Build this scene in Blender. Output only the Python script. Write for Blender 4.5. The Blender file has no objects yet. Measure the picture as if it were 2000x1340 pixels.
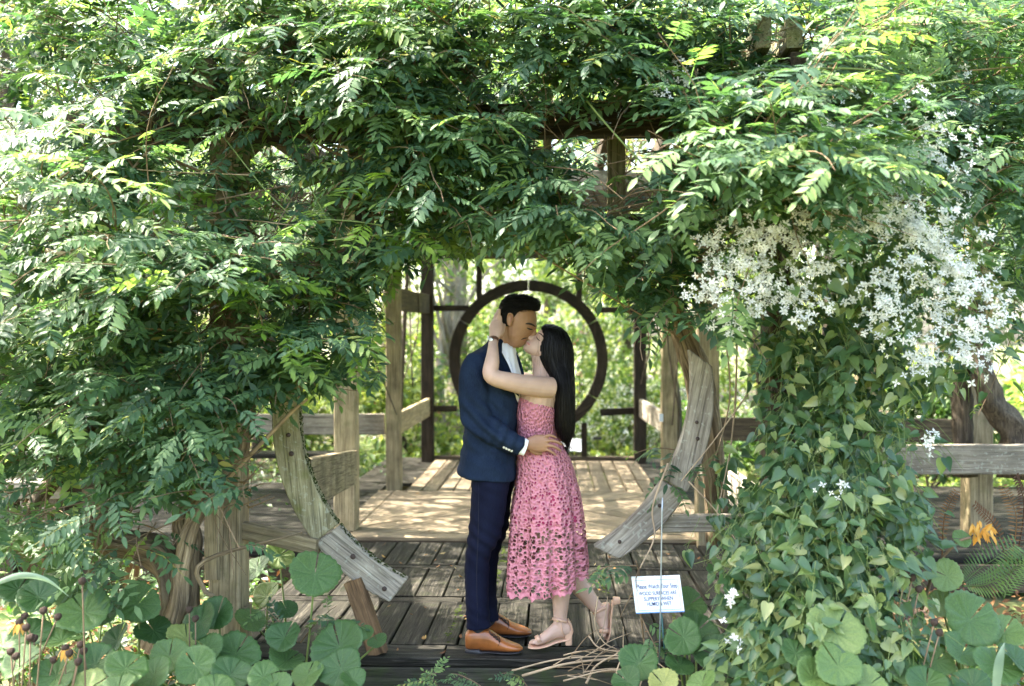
import bpy, bmesh, math, random
import numpy as np
from mathutils import Vector, Matrix, Euler, noise
from mathutils.bvhtree import BVHTree

random.seed(11)
rng = np.random.default_rng(11)
R = math.radians
SC = bpy.context.scene
COL = SC.collection

# ------------------------------------------------------------------ camera
EYE = Vector((0.0, 0.0, 1.59))
FPX = 1944.0                                   # focal length in pixels of the 2000 px wide photograph
cam_d = bpy.data.cameras.new('camera')
cam_d.sensor_width = 36.0
cam_d.lens = FPX / 2000 * 36
cam_d.clip_start = 0.05
cam_d.clip_end = 500
cam_d.dof.use_dof = True
cam_d.dof.focus_distance = 5.1
cam_d.dof.aperture_fstop = 1.7
cam = bpy.data.objects.new('camera', cam_d)
COL.objects.link(cam)
cam.location = EYE
cam.rotation_euler = (R(90 - 0.295), 0, math.atan(80 / FPX))
SC.camera = cam
CM = cam.rotation_euler.to_matrix()

# ------------------------------------------------------------------ sky, sun, exposure
SUN_DIR = Vector((-0.52, 0.14, 0.84)).normalized()     # towards the sun
sun_el = math.asin(SUN_DIR.z)
sun_az = math.atan2(SUN_DIR.x, SUN_DIR.y)
W = bpy.data.worlds.new('World')
SC.world = W
W.use_nodes = True
wn = W.node_tree
wn.nodes.clear()
sky = wn.nodes.new('ShaderNodeTexSky')
sky.sky_type = 'NISHITA'
sky.sun_disc = False
sky.sun_elevation = sun_el
sky.sun_rotation = sun_az
sky.dust_density = 4.0
sky.ozone_density = 0.6
bg = wn.nodes.new('ShaderNodeBackground')
bg.inputs[1].default_value = 0.15
wo = wn.nodes.new('ShaderNodeOutputWorld')
wn.links.new(sky.outputs[0], bg.inputs[0])
wn.links.new(bg.outputs[0], wo.inputs[0])
sd = bpy.data.lights.new('sun', 'SUN')
sd.energy = 3.4
sd.angle = R(0.5)
sd.color = (1, 0.94, 0.84)
so = bpy.data.objects.new('sun', sd)
COL.objects.link(so)
so.rotation_euler = SUN_DIR.to_track_quat('Z', 'Y').to_euler()
so.location = (-20, 12, 30)
SC.view_settings.view_transform = 'Standard'
SC.view_settings.look = 'None'
SC.view_settings.gamma = 1
SC.view_settings.use_curve_mapping = False
SC.view_settings.exposure = 3.4
SC.view_settings.use_white_balance = True       # the camera's balance for open shade
SC.view_settings.white_balance_temperature = 6750
SC.view_settings.white_balance_tint = 10
SC.cycles.use_denoising = True
SC.cycles.max_bounces = 10
SC.cycles.diffuse_bounces = 4
SC.cycles.transmission_bounces = 6
SC.cycles.transparent_max_bounces = 16
SC.cycles.caustics_reflective = False
SC.cycles.caustics_refractive = False
SC.cycles.sample_clamp_indirect = 6


# ------------------------------------------------------------------ places: from a direction of sight to a point at a given depth
def P(px, py, Y):
    d = CM @ Vector(((px - 1000) / FPX, -(py - 670) / FPX, -1))
    return EYE + d * (Y / d.y)


def G(px, py, z=0.0):
    d = CM @ Vector(((px - 1000) / FPX, -(py - 670) / FPX, -1))
    return EYE + d * ((z - EYE.z) / d.z)


def to_px(V):
    q = (np.asarray(V) - np.array(EYE)) @ np.array(CM)
    z = np.minimum(q[:, 2], -1e-3)
    return np.c_[1000 + FPX * q[:, 0] / -z, 670 - FPX * q[:, 1] / -z, -q[:, 2]]


# ------------------------------------------------------------------ objects
def tag(o, label=None, cat=None, group=None, kind=None):
    if label: o['label'] = label
    if cat: o['category'] = cat
    if group: o['group'] = group
    if kind: o['kind'] = kind
    return o


def thing(name, label, cat, loc=(0, 0, 0), rz=0.0, group=None):
    o = bpy.data.objects.new(name, None)
    COL.objects.link(o)
    o.empty_display_size = 0.1
    o.matrix_basis = Matrix.Translation(Vector(loc)) @ Matrix.Rotation(rz, 4, 'Z')
    return tag(o, label, cat, group)


def world_of(o):
    m = o.matrix_basis.copy()
    return world_of(o.parent) @ m if o.parent else m


def put(name, me, parent=None, mat=None, M=None, label=None, kind=None):
    """link mesh data me as an object whose world matrix is M"""
    o = bpy.data.objects.new(name, me)
    COL.objects.link(o)
    if parent is not None: o.parent = parent
    if M is not None:                       # without M the mesh already sits in its parent's space
        o.matrix_basis = world_of(parent).inverted() @ M if parent is not None else M
    if mat is not None and len(me.materials) == 0:
        me.materials.append(mat)
    if label: o['label'] = label
    if kind: o['kind'] = kind
    return o


def mesh(name, V, F, mat=None, smooth=False):
    me = bpy.data.meshes.new(name)
    me.from_pydata([tuple(v) for v in V], [], [tuple(f) for f in F])
    if mat: me.materials.append(mat)
    if smooth:
        me.polygons.foreach_set('use_smooth', [True] * len(me.polygons))
    me.update()
    return me


def tri_mesh(name, V, T, mat=None, smooth=True, rnd=None):
    V = np.ascontiguousarray(V, np.float32); T = np.ascontiguousarray(T, np.int32)
    me = bpy.data.meshes.new(name)
    me.vertices.add(len(V)); me.vertices.foreach_set('co', V.ravel())
    me.loops.add(T.size); me.loops.foreach_set('vertex_index', T.ravel())
    me.polygons.add(len(T))
    me.polygons.foreach_set('loop_start', np.arange(0, T.size, 3, dtype=np.int32))
    me.polygons.foreach_set('loop_total', np.full(len(T), 3, np.int32))
    if smooth: me.polygons.foreach_set('use_smooth', np.ones(len(T), bool))
    if rnd is not None:
        a = me.attributes.new('rnd', 'FLOAT', 'POINT')
        a.data.foreach_set('value', np.ascontiguousarray(rnd, np.float32))
    if mat: me.materials.append(mat)
    me.update(calc_edges=True)
    return me


# ------------------------------------------------------------------ materials
def nmat(name):
    m = bpy.data.materials.new(name)
    m.use_nodes = True
    nt = m.node_tree
    return m, nt, nt.nodes, nt.links, nt.nodes['Principled BSDF']


def ramp(nodes, stops):
    r = nodes.new('ShaderNodeValToRGB')
    e = r.color_ramp.elements
    while len(e) < len(stops): e.new(0.5)
    for x, (p, c) in zip(e, stops):
        x.position = p
        x.color = (*c, 1) if len(c) == 3 else c
    return r


def math_node(nodes, links, op, a, b=None):
    n = nodes.new('ShaderNodeMath'); n.operation = op
    for i, v in enumerate((a, b)):
        if v is None: continue
        if isinstance(v, (int, float)): n.inputs[i].default_value = v
        else: links.new(v, n.inputs[i])
    return n.outputs[0]


def mixc(nodes, links, f, a, b):
    n = nodes.new('ShaderNodeMix'); n.data_type = 'RGBA'
    for s, v in ((0, f), (6, a), (7, b)):
        if isinstance(v, (int, float)): n.inputs[s].default_value = v
        elif isinstance(v, tuple): n.inputs[s].default_value = (*v, 1)
        else: links.new(v, n.inputs[s])
    return n.outputs[2]


def wood(name, dark, mid, light, moss=0.0, mosscol=(0.05, 0.07, 0.015), rough=0.8, grain=1.0, lichen=0.0, axis='X', spec=0.3, attr=None):
    m, nt, N, L, B = nmat(name)
    tc = N.new('ShaderNodeTexCoord'); oi = N.new('ShaderNodeObjectInfo')
    off = N.new('ShaderNodeVectorMath'); off.operation = 'SCALE'; off.inputs[0].default_value = (37, 11, 23)
    L.new(oi.outputs['Random'], off.inputs['Scale'])
    add = N.new('ShaderNodeVectorMath'); src = tc.outputs['Object']
    if attr:
        an = N.new('ShaderNodeAttribute'); an.attribute_name = attr; src = an.outputs['Vector']
    L.new(src, add.inputs[0]); L.new(off.outputs[0], add.inputs[1])
    mp = N.new('ShaderNodeMapping'); L.new(add.outputs[0], mp.inputs[0])
    mp.inputs['Scale'].default_value = {'X': (1.1, 16, 16), 'Z': (16, 16, 1.1)}[axis]
    n1 = N.new('ShaderNodeTexNoise'); n1.inputs['Scale'].default_value = 3.5; n1.inputs['Detail'].default_value = 9; n1.inputs['Roughness'].default_value = 0.68
    n1.inputs['Distortion'].default_value = 0.6
    L.new(mp.outputs[0], n1.inputs['Vector'])
    r1 = ramp(N, [(0.28, dark), (0.52, mid), (0.75, light)])
    L.new(n1.outputs[0], r1.inputs[0])
    n2 = N.new('ShaderNodeTexNoise'); n2.inputs['Scale'].default_value = 5; n2.inputs['Detail'].default_value = 6
    L.new(add.outputs[0], n2.inputs['Vector'])
    r2 = ramp(N, [(0.3, (0.62, 0.6, 0.58)), (0.7, (1.25, 1.22, 1.15))])
    L.new(n2.outputs[0], r2.inputs[0])
    mul = N.new('ShaderNodeMix'); mul.data_type = 'RGBA'; mul.blend_type = 'MULTIPLY'; mul.inputs[0].default_value = 1
    L.new(r1.outputs[0], mul.inputs[6]); L.new(r2.outputs[0], mul.inputs[7])
    # each piece a little lighter or darker
    hv = N.new('ShaderNodeHueSaturation'); L.new(mul.outputs[2], hv.inputs['Color'])
    L.new(math_node(N, L, 'MULTIPLY_ADD', oi.outputs['Random'], 0.5), hv.inputs['Value'])
    hv.inputs['Value'].links[0].from_node.inputs[2].default_value = 0.75
    col = hv.outputs[0]
    # fine dark cracks along the grain
    mp2 = N.new('ShaderNodeMapping'); L.new(add.outputs[0], mp2.inputs[0])
    mp2.inputs['Scale'].default_value = {'X': (0.8, 42, 42), 'Z': (42, 42, 0.8)}[axis]
    n3 = N.new('ShaderNodeTexNoise'); n3.inputs['Scale'].default_value = 2.2; n3.inputs['Detail'].default_value = 4
    L.new(mp2.outputs[0], n3.inputs['Vector'])
    r3 = ramp(N, [(0.36, (0, 0, 0)), (0.45, (1, 1, 1))]); L.new(n3.outputs[0], r3.inputs[0])
    col = mixc(N, L, math_node(N, L, 'MULTIPLY_ADD', r3.outputs[0], 0.55), tuple(0.4 * c for c in dark), col)
    [n for n in N if n.type == 'MATH'][-1].inputs[2].default_value = 0.45
    if moss > 0:
        n4 = N.new('ShaderNodeTexNoise'); n4.inputs['Scale'].default_value = 7; n4.inputs['Detail'].default_value = 8; n4.inputs['Roughness'].default_value = 0.7
        L.new(add.outputs[0], n4.inputs['Vector'])
        r4 = ramp(N, [(0.62 - 0.3 * moss, (0, 0, 0)), (0.8 - 0.2 * moss, (1, 1, 1))]); L.new(n4.outputs[0], r4.inputs[0])
        col = mixc(N, L, math_node(N, L, 'MULTIPLY', r4.outputs[0], 0.75), col, mosscol)
    if lichen > 0:
        v = N.new('ShaderNodeTexNoise'); v.inputs['Scale'].default_value = 38; v.inputs['Detail'].default_value = 4
        L.new(add.outputs[0], v.inputs['Vector'])
        r5 = ramp(N, [(0.62 - 0.06 * lichen, (0, 0, 0)), (0.66, (1, 1, 1))]); L.new(v.outputs[0], r5.inputs[0])
        col = mixc(N, L, math_node(N, L, 'MULTIPLY', r5.outputs[0], 0.4), col, (0.42, 0.44, 0.36))
    L.new(col, B.inputs['Base Color'])
    B.inputs['Roughness'].default_value = rough
    B.inputs['Specular IOR Level'].default_value = spec
    bp = N.new('ShaderNodeBump'); bp.inputs['Strength'].default_value = 0.5 * grain; bp.inputs['Distance'].default_value = 0.012
    hs = math_node(N, L, 'ADD', n1.outputs[0], math_node(N, L, 'MULTIPLY', r3.outputs[0], 0.35))
    L.new(hs, bp.inputs['Height']); L.new(bp.outputs[0], B.inputs['Normal'])
    return m


def leaf_mat(name, stops, trans, tmix=0.38, rough=0.42, spec=0.5, bump=0.0, veins=False):
    """stops: ramp over the leaf's own random number; trans multiplies the colour of the light that comes through"""
    m, nt, N, L, B = nmat(name)
    at = N.new('ShaderNodeAttribute'); at.attribute_name = 'rnd'
    oi = N.new('ShaderNodeObjectInfo')
    s = math_node(N, L, 'FRACT', math_node(N, L, 'ADD', at.outputs['Fac'], oi.outputs['Random']))
    r = ramp(N, stops); L.new(s, r.inputs[0])
    col = r.outputs[0]
    tc = N.new('ShaderNodeTexCoord')
    n1 = N.new('ShaderNodeTexNoise'); n1.inputs['Scale'].default_value = 14; n1.inputs['Detail'].default_value = 3
    L.new(tc.outputs['Object'], n1.inputs['Vector'])
    rr = ramp(N, [(0.3, (0.75, 0.78, 0.8)), (0.7, (1.2, 1.15, 1.1))]); L.new(n1.outputs[0], rr.inputs[0])
    mu = N.new('ShaderNodeMix'); mu.data_type = 'RGBA'; mu.blend_type = 'MULTIPLY'; mu.inputs[0].default_value = 1
    L.new(col, mu.inputs[6]); L.new(rr.outputs[0], mu.inputs[7])
    col = mu.outputs[2]
    if veins:
        va = N.new('ShaderNodeAttribute'); va.attribute_name = 'vein'
        rv = ramp(N, [(0.0, (0, 0, 0)), (0.9, (0, 0, 0)), (1.0, (1, 1, 1))]); L.new(va.outputs['Fac'], rv.inputs[0])
        col = mixc(N, L, math_node(N, L, 'MULTIPLY', rv.outputs[0], 0.5), col, (0.16, 0.24, 0.09))
        # brown nibbled spots and pale scuffs
        n2 = N.new('ShaderNodeTexNoise'); n2.inputs['Scale'].default_value = 26; n2.inputs['Detail'].default_value = 2
        ad = N.new('ShaderNodeVectorMath'); L.new(tc.outputs['Object'], ad.inputs[0])
        sc = N.new('ShaderNodeVectorMath'); sc.operation = 'SCALE'; sc.inputs[0].default_value = (31, 17, 9); L.new(oi.outputs['Random'], sc.inputs['Scale'])
        L.new(sc.outputs[0], ad.inputs[1]); L.new(ad.outputs[0], n2.inputs['Vector'])
        r2 = ramp(N, [(0.73, (0, 0, 0)), (0.77, (1, 1, 1))]); L.new(n2.outputs[0], r2.inputs[0])
        col = mixc(N, L, math_node(N, L, 'MULTIPLY', r2.outputs[0], 0.7), col, (0.2, 0.17, 0.07))
    L.new(col, B.inputs['Base Color'])
    B.inputs['Roughness'].default_value = rough
    B.inputs['Specular IOR Level'].default_value = spec
    if bump:
        bp = N.new('ShaderNodeBump'); bp.inputs['Strength'].default_value = bump; bp.inputs['Distance'].default_value = 0.01
        n3 = N.new('ShaderNodeTexNoise'); n3.inputs['Scale'].default_value = 45; L.new(tc.outputs['Object'], n3.inputs['Vector'])
        L.new(n3.outputs[0], bp.inputs['Height']); L.new(bp.outputs[0], B.inputs['Normal'])
    tr = N.new('ShaderNodeBsdfTranslucent')
    tm = N.new('ShaderNodeMix'); tm.data_type = 'RGBA'; tm.blend_type = 'MULTIPLY'; tm.inputs[0].default_value = 1
    L.new(col, tm.inputs[6]); tm.inputs[7].default_value = (*trans, 1)
    L.new(tm.outputs[2], tr.inputs[0])
    mx = N.new('ShaderNodeMixShader'); mx.inputs[0].default_value = tmix
    L.new(B.outputs[0], mx.inputs[1]); L.new(tr.outputs[0], mx.inputs[2])
    L.new(mx.outputs[0], N['Material Output'].inputs[0])
    return m


def simple(name, col, rough=0.6, spec=0.5, bump=0.0, bscale=60.0, var=0.0, sss=0.0, metal=0.0, vscale=8.0, stretch=None):
    m, nt, N, L, B = nmat(name)
    B.inputs['Base Color'].default_value = (*col, 1)
    B.inputs['Roughness'].default_value = rough
    B.inputs['Specular IOR Level'].default_value = spec
    B.inputs['Metallic'].default_value = metal
    tc = N.new('ShaderNodeTexCoord')
    vec = tc.outputs['Object']
    if stretch:
        mp = N.new('ShaderNodeMapping'); mp.inputs['Scale'].default_value = stretch; L.new(vec, mp.inputs[0]); vec = mp.outputs[0]
    if var:
        n = N.new('ShaderNodeTexNoise'); n.inputs['Scale'].default_value = vscale; n.inputs['Detail'].default_value = 6
        L.new(vec, n.inputs['Vector'])
        r = ramp(N, [(0.3, tuple(c * (1 - var) for c in col)), (0.7, tuple(min(1, c * (1 + var)) for c in col))])
        L.new(n.outputs[0], r.inputs[0]); L.new(r.outputs[0], B.inputs['Base Color'])
    if bump:
        n = N.new('ShaderNodeTexNoise'); n.inputs['Scale'].default_value = bscale; n.inputs['Detail'].default_value = 6
        L.new(vec, n.inputs['Vector'])
        bp = N.new('ShaderNodeBump'); bp.inputs['Strength'].default_value = bump; bp.inputs['Distance'].default_value = 0.01
        L.new(n.outputs[0], bp.inputs['Height']); L.new(bp.outputs[0], B.inputs['Normal'])
    if sss:
        B.inputs['Subsurface Weight'].default_value = sss
        B.inputs['Subsurface Radius'].default_value = (0.012, 0.005, 0.003)
        B.inputs['Subsurface Scale'].default_value = 1.0
    return m


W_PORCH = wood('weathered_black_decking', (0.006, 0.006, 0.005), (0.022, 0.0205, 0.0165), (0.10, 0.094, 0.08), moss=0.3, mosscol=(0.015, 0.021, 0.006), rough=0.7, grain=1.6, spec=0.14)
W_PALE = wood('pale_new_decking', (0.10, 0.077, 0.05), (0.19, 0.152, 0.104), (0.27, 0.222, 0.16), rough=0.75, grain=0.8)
W_GREY = wood('silver_grey_timber', (0.12, 0.10, 0.08), (0.27, 0.24, 0.20), (0.42, 0.39, 0.34), lichen=0.3, grain=1.2)
W_MOSSY = wood('grey_green_mossy_timber', (0.11, 0.10, 0.055), (0.27, 0.25, 0.16), (0.42, 0.40, 0.29), moss=0.42, mosscol=(0.12, 0.13, 0.03), lichen=0.5, grain=1.2)
W_POST = wood('tan_post_timber', (0.14, 0.11, 0.065), (0.31, 0.255, 0.16), (0.48, 0.41, 0.28), moss=0.25, mosscol=(0.13, 0.13, 0.05), grain=1.1)
W_DARK = wood('dark_brown_timber', (0.025, 0.018, 0.012), (0.075, 0.055, 0.036), (0.15, 0.115, 0.08), moss=0.1, grain=1.1)
W_RUST = wood('red_brown_timber', (0.075, 0.042, 0.02), (0.185, 0.11, 0.055), (0.31, 0.20, 0.11), grain=1.2)
W_BLACK = wood('near_black_timber', (0.010, 0.008, 0.006), (0.028, 0.021, 0.015), (0.06, 0.047, 0.035), grain=1.1, spec=.2)
M_MOSS = simple('moss', (0.035, 0.052, 0.010), 0.95, 0.1, bump=1.0, bscale=160, var=0.5, vscale=40)
M_IRON = simple('rusty_iron', (0.05, 0.032, 0.025), 0.7, 0.4, bump=0.4, var=0.4)
M_BARK = wood('furrowed_vine_bark', (0.045, 0.03, 0.017), (0.24, 0.18, 0.11), (0.46, 0.37, 0.245), axis='Z', grain=2.6, attr='grain')
M_BARKD = wood('dark_tree_bark', (0.03, 0.022, 0.015), (0.09, 0.07, 0.05), (0.19, 0.16, 0.125), axis='Z', grain=1.8)
M_STEM = simple('woody_stem', (0.17, 0.115, 0.065), 0.8, 0.3, var=0.4, vscale=3, bump=0.3)
M_TWIG = simple('pale_dry_twig', (0.34, 0.25, 0.16), 0.8, 0.3, var=0.35)
M_SHOOT = simple('green_shoot', (0.14, 0.19, 0.055), 0.6, 0.4, var=0.3)

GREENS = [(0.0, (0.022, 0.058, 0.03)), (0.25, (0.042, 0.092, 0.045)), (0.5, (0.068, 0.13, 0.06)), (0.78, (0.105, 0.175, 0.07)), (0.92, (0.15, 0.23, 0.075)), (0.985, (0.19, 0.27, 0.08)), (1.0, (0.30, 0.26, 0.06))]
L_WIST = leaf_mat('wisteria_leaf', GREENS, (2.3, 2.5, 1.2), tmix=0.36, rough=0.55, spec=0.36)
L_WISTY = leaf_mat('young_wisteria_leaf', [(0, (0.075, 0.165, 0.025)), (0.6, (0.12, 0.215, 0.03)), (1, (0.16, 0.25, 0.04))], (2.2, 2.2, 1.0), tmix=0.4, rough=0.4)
L_CLEM = leaf_mat('clematis_leaf', [(0, (0.036, 0.085, 0.036)), (0.35, (0.06, 0.12, 0.048)), (0.65, (0.10, 0.165, 0.06)), (0.88, (0.17, 0.23, 0.075)), (1, (0.28, 0.30, 0.13))], (2.2, 2.4, 1.1), tmix=0.3, rough=0.4)
L_LIG = leaf_mat('leopard_plant_leaf', [(0, (0.022, 0.062, 0.016)), (0.45, (0.05, 0.108, 0.028)), (0.8, (0.095, 0.16, 0.045)), (0.95, (0.16, 0.215, 0.065)), (1, (0.24, 0.24, 0.07))], (1.8, 2.2, 1.0), tmix=0.16, rough=0.42, spec=0.3, bump=0.3, veins=True)
L_BACK = leaf_mat('garden_leaf', [(0, (0.05, 0.11, 0.03)), (0.4, (0.11, 0.185, 0.045)), (0.75, (0.19, 0.265, 0.07)), (1, (0.29, 0.35, 0.13))], (2.4, 2.2, 1.0), tmix=0.4, rough=0.4)
L_BACKD = leaf_mat('dark_garden_leaf', [(0, (0.018, 0.05, 0.014)), (0.6, (0.035, 0.085, 0.02)), (1, (0.08, 0.15, 0.03))], (2.2, 2.3, 1.0), tmix=0.35, rough=0.45)
L_DRY = leaf_mat('dried_leaf', [(0, (0.07, 0.035, 0.018)), (0.5, (0.15, 0.075, 0.032)), (1, (0.26, 0.15, 0.065))], (1.5, 1.3, 1.0), tmix=0.25, rough=0.7, spec=0.2)
L_FALL = leaf_mat('fallen_leaf', [(0, (0.12, 0.05, 0.02)), (0.4, (0.2, 0.105, 0.035)), (0.75, (0.28, 0.19, 0.06)), (1, (0.3, 0.26, 0.15))], (1.5, 1.3, 1.0), tmix=0.15, rough=0.6, spec=0.3)
M_PETAL = leaf_mat('white_petal', [(0, (0.66, 0.66, 0.58)), (.3, (0.76, 0.77, 0.72)), (1, (0.84, 0.84, 0.82))], (1.0, 1.0, 0.95), tmix=0.4, rough=0.6, spec=0.2)
M_PINKP = leaf_mat('pink_petal', [(0, (0.75, 0.16, 0.2)), (1, (0.8, 0.35, 0.36))], (1.0, 1.0, 1.0), tmix=0.4, rough=0.6, spec=0.2)
M_ORANGE = leaf_mat('orange_petal', [(0, (0.5, 0.22, 0.03)), (1, (0.6, 0.36, 0.09))], (1.0, 1.0, 1.0), tmix=0.35, rough=0.6, spec=0.2)
M_SEED = simple('dark_seed_head', (0.06, 0.04, 0.03), 0.9, 0.2, bump=1.0, bscale=300)


# ------------------------------------------------------------------ shapes
def tube_arrays(pts, rad, n=6, flute=0.0, lobes=5, seed=0.0, cap=True):
    pts = [Vector(p) for p in pts]
    m = len(pts)
    V, F = [], []
    ref = Vector((0, 1, 0))
    for i in range(m):
        t = (pts[min(i + 1, m - 1)] - pts[max(i - 1, 0)])
        t = t.normalized() if t.length > 1e-9 else Vector((0, 0, 1))
        if abs(t.dot(ref)) > 0.95: ref = Vector((1, 0, 0)) if abs(t.x) < 0.9 else Vector((0, 0, 1))
        a = ref.cross(t).normalized()
        b = t.cross(a).normalized()
        ref = b.cross(t) if False else ref
        r = rad[i] if hasattr(rad, '__len__') else rad
        for k in range(n):
            th = 2 * math.pi * k / n
            rr = r * (1 + flute * math.sin(lobes * th + seed + i * 0.35) + flute * 0.6 * math.sin((lobes * 2 + 1) * th - i * 0.22 + seed * 2))
            V.append(pts[i] + a * math.cos(th) * rr + b * math.sin(th) * rr)
    for i in range(m - 1):
        for k in range(n):
            k2 = (k + 1) % n
            F.append((i * n + k, i * n + k2, (i + 1) * n + k2, (i + 1) * n + k))
    if cap:
        F.append(tuple(range(n - 1, -1, -1)))
        F.append(tuple((m - 1) * n + k for k in range(n)))
    return V, F


def spline(pts, n):
    """Catmull-Rom through pts (any dimension), n samples"""
    p = np.array(pts, float)
    if len(p) == 2:
        t = np.linspace(0, 1, n)[:, None]
        return p[0] * (1 - t) + p[1] * t
    q = np.vstack([2 * p[0] - p[1], p, 2 * p[-1] - p[-2]])
    out = []
    for u in np.linspace(0, len(p) - 1 - 1e-9, n):
        i = int(u); t = u - i
        a, b, c, d = q[i], q[i + 1], q[i + 2], q[i + 3]
        out.append(0.5 * ((2 * b) + (-a + c) * t + (2 * a - 5 * b + 4 * c - d) * t * t + (-a + 3 * b - 3 * c + d) * t ** 3))
    return np.array(out)


class MB:
    def __init__(s): s.V, s.F = [], []
    def add(s, VF):
        V, F = VF; o = len(s.V)
        s.V += [tuple(v) for v in V]; s.F += [tuple(i + o for i in f) for f in F]
        return s
    def tube(s, pts, rad, n=6, **k): return s.add(tube_arrays(pts, rad, n, **k))
    def curve(s, ctrl, r0, r1, n=12, sides=5):
        c = spline(ctrl, n)
        return s.tube(c, np.linspace(r0, r1, n), sides)
    def build(s, name, mat, parent=None, smooth=True, M=None, label=None, kind=None):
        me = mesh(name, s.V, s.F, mat, smooth)
        if M is None and parent is not None:
            M = world_of(parent)
            me.transform(M.inverted())
        return put(name, me, parent, None, M, label, kind)


_beams = {}


def beam_mesh(Lx, w, h, ch=0.006, segs=4, jit=0.002, mat=None):
    key = (round(Lx, 2), round(w, 3), round(h, 3), ch, random.randrange(2), mat.name)
    if key in _beams: return _beams[key]
    Lx = key[0]
    a, b = w / 2, h / 2
    prof = [(-a + ch, -b), (a - ch, -b), (a, -b + ch), (a, b - ch), (a - ch, b), (-a + ch, b), (-a, b - ch), (-a, -b + ch)]
    V, F = [], []
    for i in range(segs + 1):
        x = -Lx / 2 + Lx * i / segs
        jy, jz = random.uniform(-jit, jit), random.uniform(-jit, jit)
        for (y, z) in prof:
            V.append((x + (random.uniform(-.003, .003) if i in (0, segs) else 0), y + jy + random.uniform(-jit, jit) * .5, z + jz + random.uniform(-jit, jit) * .5))
    for i in range(segs):
        for k in range(8):
            k2 = (k + 1) % 8
            F.append((i * 8 + k, (i + 1) * 8 + k, (i + 1) * 8 + k2, i * 8 + k2))
    F.append(tuple(range(8))); F.append(tuple(segs * 8 + k for k in range(7, -1, -1)))
    me = mesh('timber', V, F)
    _beams[key] = me
    return me


def beam(name, p0, p1, w, h, mat, parent, label=None, roll=0.0, segs=4, jit=0.002, ch=0.006, kind=None):
    """a timber from p0 to p1: w across (horizontal), h deep"""
    p0, p1 = Vector(p0), Vector(p1)
    d = (p1 - p0); Lx = d.length
    x = d.normalized()
    up = Vector((0, 0, 1)) if abs(x.z) < 0.9 else Vector((0, 1, 0))
    y = up.cross(x).normalized(); z = x.cross(y)
    me = beam_mesh(Lx, w, h, ch, segs, jit, mat)
    M = Matrix((x, y, z)).transposed().to_4x4() @ Matrix.Rotation(roll, 4, 'X')
    M.translation = (p0 + p1) / 2
    return put(name, me, parent, mat, M, label, kind)

# ================================================================== ground
def ground_height(x, y):
    h = -0.30 + 0.05 * noise.noise(Vector((x * 0.7, y * 0.7, 0)))
    if y > 14: h += min(0.5, (y - 14) * 0.03) * 0.6
    return h


M_SOIL, nt, N, L, B = nmat('garden_soil')
tc = N.new('ShaderNodeTexCoord')
n1 = N.new('ShaderNodeTexNoise'); n1.inputs['Scale'].default_value = 9; n1.inputs['Detail'].default_value = 9; L.new(tc.outputs['Object'], n1.inputs['Vector'])
r1 = ramp(N, [(0.3, (0.035, 0.022, 0.013)), (0.55, (0.08, 0.052, 0.03)), (0.75, (0.16, 0.11, 0.065))]); L.new(n1.outputs[0], r1.inputs[0])
n2 = N.new('ShaderNodeTexNoise'); n2.inputs['Scale'].default_value = 0.35; n2.inputs['Detail'].default_value = 5; L.new(tc.outputs['Object'], n2.inputs['Vector'])
r2 = ramp(N, [(0.42, (0, 0, 0)), (0.55, (1, 1, 1))]); L.new(n2.outputs[0], r2.inputs[0])
L.new(mixc(N, L, r2.outputs[0], r1.outputs[0], (0.09, 0.12, 0.03)), B.inputs['Base Color'])
B.inputs['Roughness'].default_value = 0.95
bp = N.new('ShaderNodeBump'); bp.inputs['Strength'].default_value = 0.8; bp.inputs['Distance'].default_value = 0.03
L.new(n1.outputs[0], bp.inputs['Height']); L.new(bp.outputs[0], B.inputs['Normal'])

xs = np.r_[np.linspace(-120, -12, 14), np.linspace(-10, 10, 60), np.linspace(12, 120, 14)]
ys = np.r_[np.linspace(-40, 0, 8), np.linspace(1, 20, 60), np.linspace(23, 200, 22)]
V = [(x, y, ground_height(x, y)) for y in ys for x in xs]
nx = len(xs)
F = [(j * nx + i, j * nx + i + 1, (j + 1) * nx + i + 1, (j + 1) * nx + i) for j in range(len(ys) - 1) for i in range(nx - 1)]
tag(put('ground', mesh('ground', V, F, M_SOIL, True)), kind='structure')

# a pale lawn path far behind on the right
V = []
for i in range(24):
    t = i / 23
    x, y = 4.0 + 9 * t, 17.5 + 1.2 * math.sin(t * 3)
    V += [(x, y, ground_height(x, y) + 0.02), (x + 0.3, y + 2.6, ground_height(x + .3, y + 2.6) + 0.02)]
M_PATH = simple('pale_gravel_path', (0.42, 0.36, 0.27), 0.95, 0.1, bump=0.5, var=0.25)
tag(put('path', mesh('path', V, [(2 * i, 2 * i + 2, 2 * i + 3, 2 * i + 1) for i in range(23)], M_PATH, True)), kind='structure')

# ================================================================== decks
XL, XR = -1.72, 1.28          # clear sides of the porch
porch = tag(thing('porch_deck', None, None, (-0.2, 6.3, 0)), kind='structure')
TH = 0.045
PW = 0.176


def planks(parent, x0, x1, y0, y1, mat, top=0.0, w=PW, gap=0.007, rows=1, seed=0):
    rr = random.Random(seed)
    n = max(1, round((x1 - x0) / w))
    w = (x1 - x0) / n
    for i in range(n):
        xa = x0 + w * (i + .5)
        dz = rr.uniform(-0.003, 0.003)
        beam('plank', (xa, y0 + gap / 2, top - TH / 2 + dz), (xa + rr.uniform(-.003, .003), y1 - gap / 2, top - TH / 2 + dz), w - gap - rr.uniform(.001, .005), TH, mat, parent, segs=3, jit=0.0018, ch=0.005)


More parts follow.
